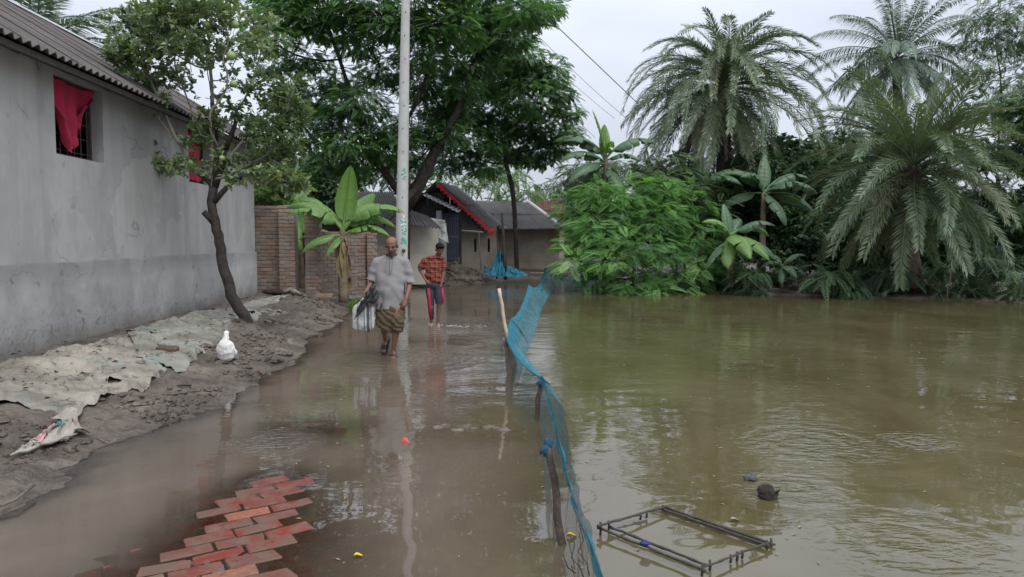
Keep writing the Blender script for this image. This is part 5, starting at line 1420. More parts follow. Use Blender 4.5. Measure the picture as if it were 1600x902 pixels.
# wet net sagging on the pond side
net_panel([t0 + Vector((.02, 0, -.03)), t1 + Vector((.01, 0, -.05)), P(893, 785, 3.05), P(880, 715, 3.6), P(866, 660, 4.7), TOPS[1] + Vector((.03, 0, -.03))],
          [G(935, 960, -.03), G(925, 900, -.03), G(905, 790, -.03), G(897, 760, -.03), G(888, 690, -.03), G(884, 662, -.03), G(878, 650, -.03)], 80, 14, M['net_dark'], .02, 7)
net_panel([TOPS[1] + Vector((.02, .0, -.02))] + sag(TOPS[1], TOPS[2], .08)[1:-1] + [TOPS[2]], [G(888, 655, -.03), G(876, 630, -.03), G(850, 590, -.03), G(826, 566, -.03)], 60, 16, M['net'], .03, 9, .28)
net_panel(sag(TOPS[2], TOPS[3], .01), [G(812, 590, -.03), G(822, 562, -.03), G(828, 545, -.03)], 30, 14, M['net'], .03, 11, .4)
net_panel(sag(TOPS[3] + Vector((0, 0, .01)), TOPS[4], .17), [G(827, 548, -.03), G(838, 520, -.03), G(848, 480, -.03)], 60, 16, M['net'], .06, 13, .2)
net_panel(sag(TOPS[4], TOPS[5], .30), [G(848, 482, -.03), G(858, 465, -.03), G(868, 450, -.03)], 50, 14, M['net'], .05, 15, .3)
net_panel(sag(TOPS[5] - Vector((0, 0, .02)), P(885, 436, 25.2), .05) + sag(P(885, 436, 25.2), P(935, 428, 25.6), .1)[1:], [G(868, 451, -.03), G(900, 450, -.03), G(935, 450, -.03)], 40, 14, M['net'], .0, 17, .4)
# black cord looped in the meshes near the camera
for k, pl_ in enumerate([[(889, 835), (898, 850), (893, 872), (905, 885), (912, 902)], [(905, 820), (912, 845), (903, 862), (917, 880), (921, 900)], [(880, 868), (888, 888), (900, 896)]]):
    m = MB(); pts = [G(x, y, .02 + .04 * (i % 2)) for i, (x, y) in enumerate(pl_)]; m.tube(pts, .003, 4); m.build('cord', M['wire'], fence, True)

# heap of blue net and its stake before the gabled house
heap = thing('net_heap', 'bunched blue fishing net hung on a dark stake by the gabled house', 'net', tuple(P(788, 430, 27.0)))
HY = 27.0
def heap_sheet(pxs, bot, mat, seed):
    g = []
    tp = np.array(pxs, float); bt = np.array(bot, float)
    for u in np.linspace(0, 1, 24):
        a = [np.interp(u, np.linspace(0, 1, len(tp)), tp[:, i]) for i in (0, 1)]; b = [np.interp(u, np.linspace(0, 1, len(bt)), bt[:, i]) for i in (0, 1)]
        g.append([np.array(P(a[0] + (b[0] - a[0]) * v, a[1] + (b[1] - a[1]) * v, HY - .7 * v + .12 * float(fbm(u * 5, v * 4, 0, 3, seed)) + .07 * math.sin(u * 25 + v * 3))) for v in np.linspace(0, 1, 14)])
    m = MB(); m.grid(np.array(g)); m.build('net', mat, heap, True)
heap_sheet([(777, 388), (780, 386), (786, 400)], [(766, 430), (778, 433), (790, 432)], M['net_solid'], 1)
heap_sheet([(755, 415), (768, 420), (778, 418)], [(757, 428), (770, 433), (786, 433)], M['net_heap'], 2)
heap_sheet([(790, 414), (800, 417), (812, 422)], [(789, 432), (804, 434), (828, 431)], M['net_solid'], 3)
m = MB(); m.tube([P(790, 437, HY - .4), P(788, 400, HY - .3), P(786, 360, HY - .2), P(784, 333, HY - .1)], [.07, .06, .055, .04], 7); m.tube([P(776, 436, HY - .3), P(779, 400, HY - .2), P(775, 362, HY)], [.03, .03, .02], 5); m.build('stake', M['darkwood'], heap, True)
m = MB(); m.tube([P(748, 360, HY + .6), P(750, 395, HY + .4), P(752, 422, HY + .2)], [.02, .025, .02], 5)
tag(m.build('leaning_stick', M['wood'], None, True), 'thin stick leaning on the mud wall beside the slit window', 'stick')
m = MB(); m.tube([P(829, 427, 28.5), P(850, 427, 28.6), P(878, 425, 28.8)], .035, 6); tag(m.build('bamboo_pole', M['bamboo'], None, True), 'pale bamboo pole lying on the ground before the far mud house', 'pole')

# ------------------------------------------------------------------ floating bamboo frame, debris, small litter
FR = [G(938, 826, .035), G(1036, 796, .022), G(1198, 852, .02), G(1097, 890, .03)]
frame = thing('floating_raft', 'rectangular frame of dark bamboo poles floating on the pond', 'frame', tuple((FR[0] + FR[2]) / 2))
def rod(a, b, r, name='pole', jit=.004, ext=.02):
    a, b = Vector(a), Vector(b); d = (b - a).normalized(); a, b = a - d * ext, b + d * ext; n = 14
    r_ = random.Random(int(a.x * 1e4)); pts = [a.lerp(b, i / n) + Vector((r_.uniform(-jit, jit) * .6, r_.uniform(-jit, jit) * .6, r_.uniform(-jit, jit) * .5)) for i in range(n + 1)]
    m = MB(); m.tube(pts, [r * (1.25 if i % 4 == 0 else r_.uniform(.85, 1.05)) for i in range(n + 1)], 7); m.build(name, M['darkwood'], frame, True)
off1 = Vector((.05, .055, -.01))
rod(FR[0], FR[3], .0068); rod(FR[0] + off1, FR[3] + off1, .0068, ext=-.01); rod(FR[1], FR[2], .0068); rod(FR[1] + off1 * .7, FR[2] + off1 * .7, .0068); rod(FR[1] + off1 * .35 + Vector((0, 0, .008)), FR[2] + off1 * .35 + Vector((0, 0, .006)), .007)
rod(FR[0] + Vector((.0, .0, .018)), FR[1] + Vector((0, 0, .012)), .007); rod(FR[3] + Vector((0, 0, .010)), FR[2] + Vector((0, 0, .010)), .006)
rod(FR[0] + Vector((.01, .04, -.05)), FR[1].lerp(FR[0], .45) + Vector((.03, 0, -.03)), .011)
for i, (c, hgt) in enumerate(((FR[0], .07), (FR[0] + off1, .06), (FR[3], .06), (FR[3] + off1, .06), (FR[2], .05), (FR[2] + off1 * .7, .05), (FR[0].lerp(FR[1], .62), .04), (FR[0].lerp(FR[1], .72), .04), (FR[3].lerp(FR[2], .42), .04), (FR[3].lerp(FR[2], .52), .045), (FR[3].lerp(FR[2], .6), .04))):
    m = MB(); m.tube([c + Vector((0, 0, hgt * .5)), c + Vector((.003, 0, 0)), c + Vector((0, .002, -hgt * .5))], .0065, 6); m.build('peg', M['darkwood'], frame, True)
m = MB(); q = FR[0].lerp(FR[3], .47) + Vector((0, -.0, .016)); m.ball(q, (.03, .014, .012), 8, 6, .4)
M['blue_tie'] = mat_simple('dark_blue_tie', (0.02, 0.03, 0.16), 0.6); m.build('tie', M['blue_tie'], frame, True)
def lump(name, label, cat, px, py, r3, mat, seed, z=0.0, extra=None):
    q = G(px, py, z); m = MB(); m.ball(q + Vector((0, 0, r3[2] * .35)), r3, 14, 9, .5, seed)
    if extra: extra(m, q)
    o = m.build(name, mat, None, True); tag(o, label, cat); return o
M['husk'] = mat_simple('rotten_husk', (0.03, 0.024, 0.02), 0.75, 0.5, 25, 0.9)
M['grey_husk'] = mat_simple('grey_husk', (0.085, 0.085, 0.08), 0.7, 0.4, 25, 0.7)
def tufts(m, q):
    r_ = random.Random(2)
    for i in range(14):
        a = r_.uniform(0, 6.28); b = q + Vector((math.cos(a) * .05, math.sin(a) * .03, .03)); m.tube([b, b + Vector((math.cos(a) * .02, math.sin(a) * .02, r_.uniform(.01, .03)))], [.006, .002], 4)
lump('floating_husk', 'ragged black husk floating in the pond beyond the bamboo frame', 'debris', 1200, 778, (.062, .045, .05), M['husk'], 5, 0, tufts)
lump('floating_husk', 'smaller grey husk floating behind the black one', 'debris', 1173, 750, (.048, .03, .03), M['grey_husk'], 6)
m = MB(); r_ = random.Random(12)
for i in range(16):
    q = G(r_.gauss(722, 26), 667 + r_.gauss(0, 3), 0); s = r_.uniform(.012, .045); m.ball(q + Vector((0, 0, -s * .1)), (s * 1.5, s, s * .45), 9, 6, .45, i)
tag(m.build('mud_lumps', M['mud'], None, True, 'stuff'), 'low lumps of mud breaking the flooded lane surface', 'mud')
m = MB(); q = G(632, 690, 0); a = [q + Vector(v) for v in ((-.045, -.02, -.02), (.055, -.035, -.02), (.02, .05, -.02), (-.01, -.01, .035), (.02, .0, .03))]
m.add(a, [], [(0, 1, 3), (1, 4, 3), (1, 2, 4), (2, 3, 4), (2, 0, 3), (0, 2, 1)]); M['red_shard'] = mat_simple('red_shard', (0.42, 0.07, 0.06), 0.5, 0.2, 20, .3)
tag(m.build('brick_shard', M['red_shard'], None), 'red brick shard poking out of the flooded lane', 'brick shard')
M['yellow_leaf'] = mat_simple('yellow_fallen_leaf', (0.55, 0.42, 0.03), 0.6, 0.2, 30)
M['brown_leaf'] = mat_simple('pale_fallen_leaf', (0.25, 0.215, 0.13), 0.7, 0.3, 30)
def fallen(label, px, py, L, az, mat, group=None):
    q = G(px, py, .006); m = MB(); c, s = math.cos(az), math.sin(az); g = []
    for t in np.linspace(0, 1, 7):
        w_ = .32 * L * math.sin(PI * t) ** .8; g.append([q + Vector(((t - .5) * L * c - k * w_ * s, (t - .5) * L * s + k * w_ * c, .012 * abs(k) + .006 * math.sin(t * 5))) for k in (-1, 0, 1)])
    m.grid(np.array([[tuple(v) for v in r] for r in g])); tag(m.build('fallen_leaf', mat, None, True), label, 'leaf', group)
fallen('yellow leaf floating close to the camera in the flooded lane', 560, 870, .045, .4, M['yellow_leaf'])
fallen('small yellow leaf floating near the submerged bricks', 540, 781, .025, 1.2, M['yellow_leaf'])
fallen('yellow leaf lying against the nearest stake of the net', 893, 838, .05, .1, M['yellow_leaf'])
fallen('pale leaf floating behind the bamboo frame', 1148, 814, .05, .2, M['brown_leaf'])
# specks of leaf litter drifting on the pond and lane
rg = np.random.default_rng(41); m = MB(); n = 0
while n < 300:
    px, py = rg.uniform(420, 1600), 455 + 440 * rg.random() ** 2.6
    q = G(px, py, .004)
    if shore_sd(np.array([q.x]), np.array([q.y]))[0] > -.1: continue
    L = rg.uniform(.005, .014) * (1 + q.y * .11); a = rg.uniform(0, PI); c, s = math.cos(a) * L, math.sin(a) * L
    m.add([(q.x - c, q.y - s, .004), (q.x + s * .4, q.y - c * .4, .007), (q.x + c, q.y + s, .004), (q.x - s * .4, q.y + c * .4, .007)], [(0, 1, 2, 3)]); n += 1
m.open = True
tag(m.build('leaf_litter', M['brown_leaf'], None, False, 'stuff'), 'small pale leaves drifting on the water', 'leaf litter')

# ------------------------------------------------------------------ tarpaulins and litter on the mud bank
def mat_tarp(name, base, stain, teal=0.25):
    t = NT(name); co = t.coord('Position')
    n = t.noise(co, 2.2, 6, 0.62, .4); n2 = t.noise(co, 7, 5, 0.6); n3 = t.noise(co, 1.1, 3)
    c = t.mix(t.rng(n, .40, .62, 0, .9), base, stain)
    c = t.mix(t.rng(n2, .58, .72, 0, .6), c, tuple(np.array(stain) * .55))
    c = t.mix(t.math('MULTIPLY', t.rng(n3, .58, .66, 0, teal), t.rng(n2, .45, .6)), c, (0.12, 0.26, 0.25))
    vo = t.n('ShaderNodeTexVoronoi', feature='DISTANCE_TO_EDGE'); vo.inputs['Scale'].default_value = 1.9
    vm = t.n('ShaderNodeVectorMath', operation='ADD'); t.l(co, vm.inputs[0]); wn = t.n('ShaderNodeTexNoise'); wn.inputs['Scale'].default_value = 2.3; wn.inputs['Detail'].default_value = 4; t.l(co, wn.inputs['Vector']); t.l(wn.outputs['Color'], vm.inputs[1]); t.l(vm.outputs[0], vo.inputs['Vector'])
    c = t.mix(t.math('MULTIPLY', t.rng(vo.outputs['Distance'], 0.0, 0.035, .8, 0), t.rng(n2, .38, .55)), c, (0.05, 0.042, 0.034))  # thin dark lines: fold dirt and crease shade painted into the cloth colour
    c = t.mix(t.rng(t.noise(co, 34, 3), .60, .70, 0, .55), c, (0.10, 0.085, 0.07))
    wv = t.noise(t.coord('Position', (240, 12, 30)), 1.0, 1)
    return t.done(t.pbr(c, .7, t.bump(t.math('ADD', n2, t.math('MULTIPLY', wv, .25)), .4, .012), .3))
M['tarp'] = mat_tarp('muddy_beige_tarp', (0.32, 0.288, 0.238), (0.15, 0.13, 0.107))
M['tarp_green'] = mat_tarp('greenish_tarp', (0.27, 0.275, 0.235), (0.15, 0.135, 0.105), .7)
M['tarp_grey'] = mat_tarp('greyish_tarp', (0.30, 0.285, 0.245), (0.16, 0.145, 0.12), .3)
def tarp(name, label, inner, outer, nu, nv, mat, seed, amp=.03, lift=.02):
    """inner and outer edges as pixel outlines on the bank"""
    def edge(pl):
        w_ = []
        for (x, y) in pl:
            z = .25
            for _ in range(4): q = G(x, y, z); z = hz(q.x, q.y)
            w_.append((q.x, q.y))
        w_ = np.array(w_); s = np.concatenate([[0], np.cumsum(np.linalg.norm(np.diff(w_, axis=0), axis=1))]); s /= s[-1]
        u = np.linspace(0, 1, nu); return np.stack([np.interp(u, s, w_[:, 0]), np.interp(u, s, w_[:, 1])], -1)
    A, B = edge(inner), edge(outer)
    jj = fbm(np.arange(nu) * .11, np.zeros(nu) + seed, 0, 4, seed)[:, None]; B = B + (B - A) * (jj * .03 + .05 * fbm(np.arange(nu) * .035, np.zeros(nu) + seed + 3, 0, 2, seed)[:, None])
    v = np.linspace(0, 1, nv); XYg = A[:, None] * (1 - v)[None, :, None] + B[:, None] * v[None, :, None]
    x, y = XYg[..., 0], XYg[..., 1]
    wr = np.maximum(ridge(x * 1.6 + .5 * fbm(x * 2, y * 2, 0, 2, seed), y * 1.3, seed, 3, seed) - .45, 0)
    fold = np.maximum(ridge(x * 3.3 + y * 1.1, y * 2.2 - x, seed, 2, seed + 9) - .5, 0)
    f2 = np.maximum(ridge(x * 6.5 - y * 2, y * 4.2 + x, seed, 2, seed + 19) - .6, 0)
    z = np.maximum(height(x, y, True), 0) + lift + .022 + amp * (1.1 * wr ** 1.5 + .75 * fold ** 1.2 + .65 * f2) + .007 * fbm(x * 9, y * 9, 0, 3, seed + 4)
    e = np.minimum(np.minimum(v[None, :], 1 - v[None, :]) * nv, np.minimum(np.arange(nu), nu - 1 - np.arange(nu))[:, None]) / 3
    curl = .018 * np.maximum(0, 1 - e) * np.maximum(0, fbm(x * 2, y * 2, 0, 2, seed + 6) - .2)
    e2 = np.minimum(v[None, :], 1 - v[None, :]) + 0 * x; z = z - (lift + .02) * np.maximum(0, 1 - e2 / .06) + curl
    g = np.stack([x, y, z], -1)
    # holes torn in the cloth
    m = MB(); i = np.arange(nu * nv).reshape(nu, nv)
    q = np.stack([i[:-1, :-1], i[1:, :-1], i[1:, 1:], i[:-1, 1:]], -1)
    hole = (fbm(x * 2.6, y * 2.6, 0, 3, seed + 30) > .98)[:-1, :-1]
    m.add(g.reshape(-1, 3), q[~hole].reshape(-1, 4)); m.open = True
    o = m.build(name, mat, None, True); tag(o, label, 'tarpaulin', 'old tarpaulins laid along the wall'); return o
tarp('tarpaulin', 'muddy beige tarpaulin crumpled along the near foot of the cement wall', [(-240, 610), (-120, 592), (0, 574), (60, 562), (130, 545), (205, 521)], [(-230, 745), (-60, 668), (10, 640), (70, 655), (115, 662), (165, 634), (200, 611), (252, 598)], 190, 70, M['tarp'], 3, .040)
tarp('tarpaulin', 'greenish tarpaulin sheet between the loose brick and the white duck', [(196, 526), (240, 509), (290, 496), (340, 486), (352, 485)], [(238, 604), (290, 578), (322, 560), (338, 541), (350, 516)], 110, 60, M['tarp_green'], 14, .034, .028)
tarp('tarpaulin', 'grey tarpaulin spread behind the citrus tree trunk', [(338, 489), (370, 478), (410, 468), (450, 461), (478, 460)], [(352, 522), (372, 512), (405, 499), (450, 479), (492, 466)], 90, 46, M['tarp_grey'], 25, .028)
def onbank(px, py, dz=0.0):
    z = .2
    for _ in range(5): q = G(px, py, z); z = hz(q.x, q.y)
    return Vector((q.x, q.y, z + dz))
# printed sack folded at the near end
sack = thing('printed_sack', 'torn white sack with pink and teal print on the near mud', 'sack', tuple(onbank(80, 695)))
def sack_pt(u, v):                      # u along, v across (0 near the water)
    a, b = onbank(22, 718, .03), onbank(118, 686, .05); c, d = onbank(62, 690, .05), onbank(112, 664, .09)
    p = a.lerp(b, u).lerp(c.lerp(d, u), v)
    p.z += .030 * math.sin(PI * v) * (.6 + .5 * u) + .022 * float(fbm(u * 5, v * 3.5, 0, 4, 5)) + .016 * float(ridge(u * 4 + v * 2, v * 3 - u, 0, 2, 15))
    p += Vector((.012 * float(fbm(u * 6, v * 6, 2, 3, 6)), .02 * float(fbm(u * 6, v * 6, 5, 3, 7)), 0))
    return p
g = np.array([[tuple(sack_pt(u, v)) for v in np.linspace(0, 1, 24)] for u in np.linspace(0, 1, 40)]); m = MB(); m.grid(g); m.grid((g - np.array([0, 0, .012]))[:, ::-1])
M['sack'] = mat_tarp('dirty_white_sack', (0.36, 0.33, 0.285), (0.18, 0.155, 0.128), 0)
m.build('sack_cloth', M['sack'], sack, True)
m = MB()
a, b = onbank(18, 720, .02), onbank(122, 688, .05)
m.tube([a.lerp(b, i / 9) + Vector((0, -.012, .02 + .008 * math.sin(i * 2))) for i in range(10)], [.006, .012, .016, .013, .015, .012, .014, .011, .012, .006], 7); m.build('rolled_edge', M['sack'], sack, True)
m = MB(); q0, q1 = onbank(122, 684, .04), onbank(98, 645, .10)
g = []
for t in np.linspace(0, 1, 14):
    c_ = q0.lerp(q1, t); g.append([np.array(c_ + Vector((.02 * math.sin(k * 2 + t * 6) + k * .045, k * .06, .035 * math.cos(k * 2.2 + t * 5)))) for k in np.linspace(-1, 1, 7)])
m.grid(np.array(g)); m.build('torn_flap', M['sack'], sack, True)
M['pink_print'] = mat_simple('pink_print', (0.50, 0.27, 0.26), .8, .3, 30); M['teal_print'] = mat_simple('teal_print', (0.075, 0.21, 0.19), .8, .35, 30)
def printed(name, mat, u0, u1, v0, v1, text=None):
    if text is None:
        g = []
        for u in np.linspace(0, 1, 14):
            g.append([tuple(sack_pt(u0 + (u1 - u0) * u, v0 + (v1 - v0) * (.5 + (v - .5) * math.sin(PI * (.12 + .76 * u)) ** .5)) + Vector((0, -.010, .013))) for v in np.linspace(0, 1, 9)])
        m = MB(); m.grid(np.array(g)); m.build(name, mat, sack, True); return
    cu = bpy.data.curves.new('lettering', 'FONT'); cu.body = text; cu.size = 1.0; cu.resolution_u = 2
    to = bpy.data.objects.new('lettering', cu); col.objects.link(to); dg = bpy.context.evaluated_depsgraph_get(); me = bpy.data.meshes.new_from_object(to.evaluated_get(dg)); bpy.data.objects.remove(to)
    bm = bmesh.new(); bm.from_mesh(me); bmesh.ops.subdivide_edges(bm, edges=bm.edges[:], cuts=2); bm.to_mesh(me); bm.free()
    n = len(me.vertices); co = np.zeros(n * 3, np.float32); me.vertices.foreach_get('co', co); co = co.reshape(-1, 3)
    w_, h_ = co[:, 0].max(), co[:, 1].max(); o0 = Vector(origin_of(sack)); out = []
    for x, y, _ in co: out.append(tuple(sack_pt(u0 + (u1 - u0) * x / w_, v0 + (v1 - v0) * y / h_) + Vector((0, -.012, .016)) - o0))
    me.vertices.foreach_set('co', np.array(out, np.float32).ravel()); me.update(); link(name, me, mat, sack)
printed('pink_mark', M['pink_print'], .24, .50, .18, .82)
printed('teal_band', M['teal_print'], .52, .86, .74, .86)
printed('lettering', M['teal_print'], .53, .86, .34, .80, 'ARA')
def mudbrick(name, label, px, py, size, az, mat, seed, tilt=.1):
    q = onbank(px, py, size[2] * .42); me = brick_mesh(name, *size, .012, seed, .006); o = link(name, me, mat); o.location = q; o.rotation_euler = (tilt, .06, az); tag(o, label, 'brick'); return o
M['brown_brick'] = mat_simple('muddy_brown_brick', (0.10, 0.065, 0.05), .8, .35, 14, .5)
o = mudbrick('loose_brick', 'single brown brick weighing down the beige tarpaulin', 262, 556, (.23, .115, .075), .12, M['brown_brick'], 71); o.location.z += .04
m = MB(); q = onbank(430, 463, .05); m.ball(q, (.26, .13, .07), 14, 8, .35, 8); tag(m.build('dark_log', M['husk'], None, True), 'dark lump of wood on the tarpaulin before the brick pier', 'wood')
m = MB(); m.tube([onbank(440, 462, .06), onbank(455, 459, .10), onbank(470, 463, .07), onbank(485, 468, .03)], [.05, .06, .05, .03], 8); tag(m.build('rolled_sacking', M['tarp_grey'], None, True), 'pale roll of sacking curving past the foot of the brick pier', 'sacking')
def stick(label, pts, r, mat):
    m = MB(); m.tube([onbank(x, y, dz) for x, y, dz in pts], r, 6); tag(m.build('stick', mat, None, True), label, 'stick')
stick('pale straight stick on the near mud edge', [(0, 788, .04), (25, 778, .05), (54, 767, .05)], .009, M['wood'])
stick('dark twig lying on the mud below the loose brick', [(262, 612, .02), (280, 608, .035), (298, 606, .02)], .012, M['darkwood'])
stick('short pale stick on the mound beside the citrus trunk', [(414, 503, .04), (424, 509, .05), (432, 514, .03)], .012, M['bamboo'])
stick('ragged white strip of plastic on the mud near the sack', [(150, 683, .012), (170, 681, .014), (190, 678, .012)], .004, M['tarp'])
# dark dead leaves and scraps caught in the tarp folds
rg = np.random.default_rng(61); m = MB()
for i in range(260):
    px, py = rg.uniform(0, 470), 0; py = np.interp(px, [0, 200, 330, 470], [600, 560, 515, 470]) + rg.normal(0, 26)
    q = onbank(px, py, .05); L = rg.uniform(.01, .035); a = rg.uniform(0, PI); c, s = math.cos(a) * L, math.sin(a) * L
    m.add([(q.x - c, q.y - s, q.z), (q.x + s * .4, q.y - c * .4, q.z + .01), (q.x + c, q.y + s, q.z), (q.x - s * .4, q.y + c * .4, q.z + .012)], [(0, 1, 2, 3)])
m.open = True; tag(m.build('dead_leaves', M['husk'], None, False, 'stuff'), 'dark scraps and dead leaves scattered over the tarpaulins', 'leaf litter')
# ------------------------------------------------------------------ people and the duck
def ico(sub=2):
    bm = bmesh.new(); bmesh.ops.create_icosphere(bm, subdivisions=sub, radius=1)
    v = np.array([tuple(x.co) for x in bm.verts]); f = np.array([[x.index for x in q.verts] for q in bm.faces]); bm.free(); return v, f
ICO_V, ICO_F = ico(2)
ICO1_V, ICO1_F = ico(1)
ICO3_V, ICO3_F = ico(3)
class Body:
    """overlapping rounded masses fused into one continuous skin"""
    def __init__(s): s.m = MB()
    def e(s, c, r, rot=None):
        r = (r, r, r) if np.isscalar(r) else r
        v = ICO_V * np.array(r)
        if rot is not None: v = v @ np.array(Euler(rot).to_matrix()).T
        s.m.add(v + np.array(tuple(c)), [], ICO_F); return s
    def limb(s, pts, rad):
        pts = [np.array(tuple(p), float) for p in pts]
        for a, b, r0, r1 in zip(pts[:-1], pts[1:], rad[:-1], rad[1:]):
            n = max(1, int(np.linalg.norm(b - a) / (.42 * min(r0, r1))) + 1); iv, if_ = (ICO1_V * 1.04, ICO1_F) if max(r0, r1) < .035 else (ICO_V, ICO_F)
            for i in range(n + 1):
                t = i / n; s.m.add(iv * (r0 + (r1 - r0) * t) + (a + (b - a) * t), [], if_)
        return s
    def column(s, rings, rz=.05, step=.02):   # a trunk of clothing: (z, x, y, rx, ry) from top to bottom
        for a, b in zip(rings[:-1], rings[1:]):
            n = max(1, int(abs(a[0] - b[0]) / step))
            for i in range(n + 1):
                t = i / n; z, x, y, rx, ry = [p + (q - p) * t for p, q in zip(a, b)]
                s.m.add(ICO3_V * np.array([rx, ry, rz]) + np.array([x, y, z]), [], ICO3_F)
        return s
    def mesh(s, name, voxel, smooth=4, fac=.5, cuts=(), disp=None):
        me = mesh_np('tmp', np.concatenate(s.m.v), np.concatenate(s.m.t))
        o = bpy.data.objects.new('tmp', me); col.objects.link(o)
        md = o.modifiers.new('r', 'REMESH'); md.mode = 'VOXEL'; md.voxel_size = voxel; md.adaptivity = 0
        if smooth: sm = o.modifiers.new('s', 'SMOOTH'); sm.iterations = smooth; sm.factor = fac
        dg = bpy.context.evaluated_depsgraph_get()
        out = bpy.data.meshes.new_from_object(o.evaluated_get(dg)); out.name = name
        bpy.data.objects.remove(o); bpy.data.meshes.remove(me)
        if disp:
            n = len(out.vertices); co = np.zeros(n * 3, np.float32); out.vertices.foreach_get('co', co); no = np.zeros(n * 3, np.float32); out.vertices.foreach_get('normal', no)
            co = co.reshape(-1, 3); no = no.reshape(-1, 3); co = co + no * disp(co)[:, None]; out.vertices.foreach_set('co', co.astype(np.float32).ravel()); out.update()
        if cuts:
            bm = bmesh.new(); bm.from_mesh(out)
            for cut in cuts:
                (p, nrm), keep = cut[:2], (cut[2] if len(cut) > 2 else None)
                fs = [f for f in bm.faces if keep is None or keep(f.calc_center_median())]
                geo = list({e for f in fs for e in f.edges} | {v for f in fs for v in f.verts}) + fs
                r = bmesh.ops.bisect_plane(bm, geom=geo, plane_co=p, plane_no=nrm)
                nrm_ = Vector(nrm); kill = [f for f in bm.faces if (keep is None or keep(f.calc_center_median())) and (f.calc_center_median() - Vector(p)).dot(nrm_) > 0]
                bmesh.ops.delete(bm, geom=kill, context='FACES')
            bm.to_mesh(out); bm.free()
        return out
def part(name, me, mat, parent): return link(name, me, mat, parent, True)

def mat_skin(name, c):
    t = NT(name); co = t.coord('Object'); n = t.noise(co, 18, 4)
    k = t.ramp(n, [(0.3, tuple(np.array(c) * .82)), (0.7, tuple(np.array(c) * 1.12))])
    return t.done(t.pbr(k, .5, None, .4))
M['skin'] = mat_skin('brown_skin', (0.175, 0.085, 0.055)); M['skin2'] = mat_skin('dark_brown_skin', (0.150, 0.072, 0.048))
M['hair'] = mat_simple('black_hair', (0.008, 0.0075, 0.008), .8, .3, 60, .4, .15)
M['grey_hair'] = mat_simple('cropped_grey_hair', (0.05, 0.045, 0.043), .7, .3, 60, .4)
M['eye'] = mat_simple('dark_eye', (0.02, 0.015, 0.012), .3)
M['lip'] = mat_simple('lip', (0.16, 0.062, 0.052), .5)
M['kurta'] = mat_simple('pale_grey_cotton', (0.215, 0.208, 0.212), .9, .07, 7, .12)
M['stitch'] = mat_simple('dark_stitching', (0.11, 0.105, 0.11), .9)
M['sandal'] = mat_simple('black_sandal', (0.015, 0.014, 0.015), .35, .2, 20, .1, .5)
M['pink_sandal'] = mat_simple('pink_sandal', (0.48, 0.22, 0.24), .5, .15, 20)
M['umbrella'] = mat_simple('black_umbrella_cloth', (0.018, 0.019, 0.022), .55, .3, 12, .3)
def mat_lungi():
    t = NT('brown_checked_lungi'); co = t.coord('Object')
    s = t.n('ShaderNodeSeparateXYZ'); t.l(co, s.inputs[0])
    a = t.math('ABSOLUTE', t.math('SINE', t.math('MULTIPLY', t.math('ADD', s.outputs[0], t.math('MULTIPLY', s.outputs[1], .8)), 95)))
    b = t.math('ABSOLUTE', t.math('SINE', t.math('MULTIPLY', t.math('ADD', s.outputs[2], t.math('MULTIPLY', s.outputs[0], .35)), 95)))
    c = t.mix(t.rng(t.noise(co, 7, 4), .3, .7), (0.070, 0.050, 0.031), (0.105, 0.078, 0.050))
    c = t.mix(t.rng(a, .86, .95, 0, .55), c, (0.05, 0.032, 0.018)); c = t.mix(t.rng(b, .88, .96, 0, .35), c, (0.17, 0.13, 0.08))
    return t.done(t.pbr(c, .9, None, .2))
M['lungi'] = mat_lungi()
def mat_plaid():
    t = NT('red_black_plaid'); co = t.coord('Object'); s = t.n('ShaderNodeSeparateXYZ'); t.l(co, s.inputs[0])
    sx_ = t.math('ADD', s.outputs[0], t.math('MULTIPLY', s.outputs[1], .6))
    a = t.math('SINE', t.math('MULTIPLY', sx_, 2 * PI / .085)); b = t.math('SINE', t.math('MULTIPLY', s.outputs[2], 2 * PI / .085))
    fa, fb = t.rng(a, .15, .3), t.rng(b, .15, .3)
    c = t.mix(t.math('MULTIPLY', t.math('ADD', fa, fb), .5), (0.22, 0.042, 0.030), (0.012, 0.011, 0.012))
    th = t.math('MAXIMUM', t.rng(t.math('SINE', t.math('MULTIPLY', sx_, 2 * PI / .0425)), .93, .98), t.rng(t.math('SINE', t.math('MULTIPLY', s.outputs[2], 2 * PI / .0425)), .93, .98))
    c = t.mix(t.math('MULTIPLY', th, .45), c, (0.5, 0.22, 0.12))
    return t.done(t.pbr(c, .85, t.bump(t.noise(co, 30, 3), .2, .01), .2))
M['plaid'] = mat_plaid()
M['navy'] = mat_simple('navy_jersey', (0.022, 0.023, 0.035), .75, .25, 9, .2)
M['red_stripe'] = mat_simple('red_stripe', (0.36, 0.012, 0.045), .75, .12, 9)

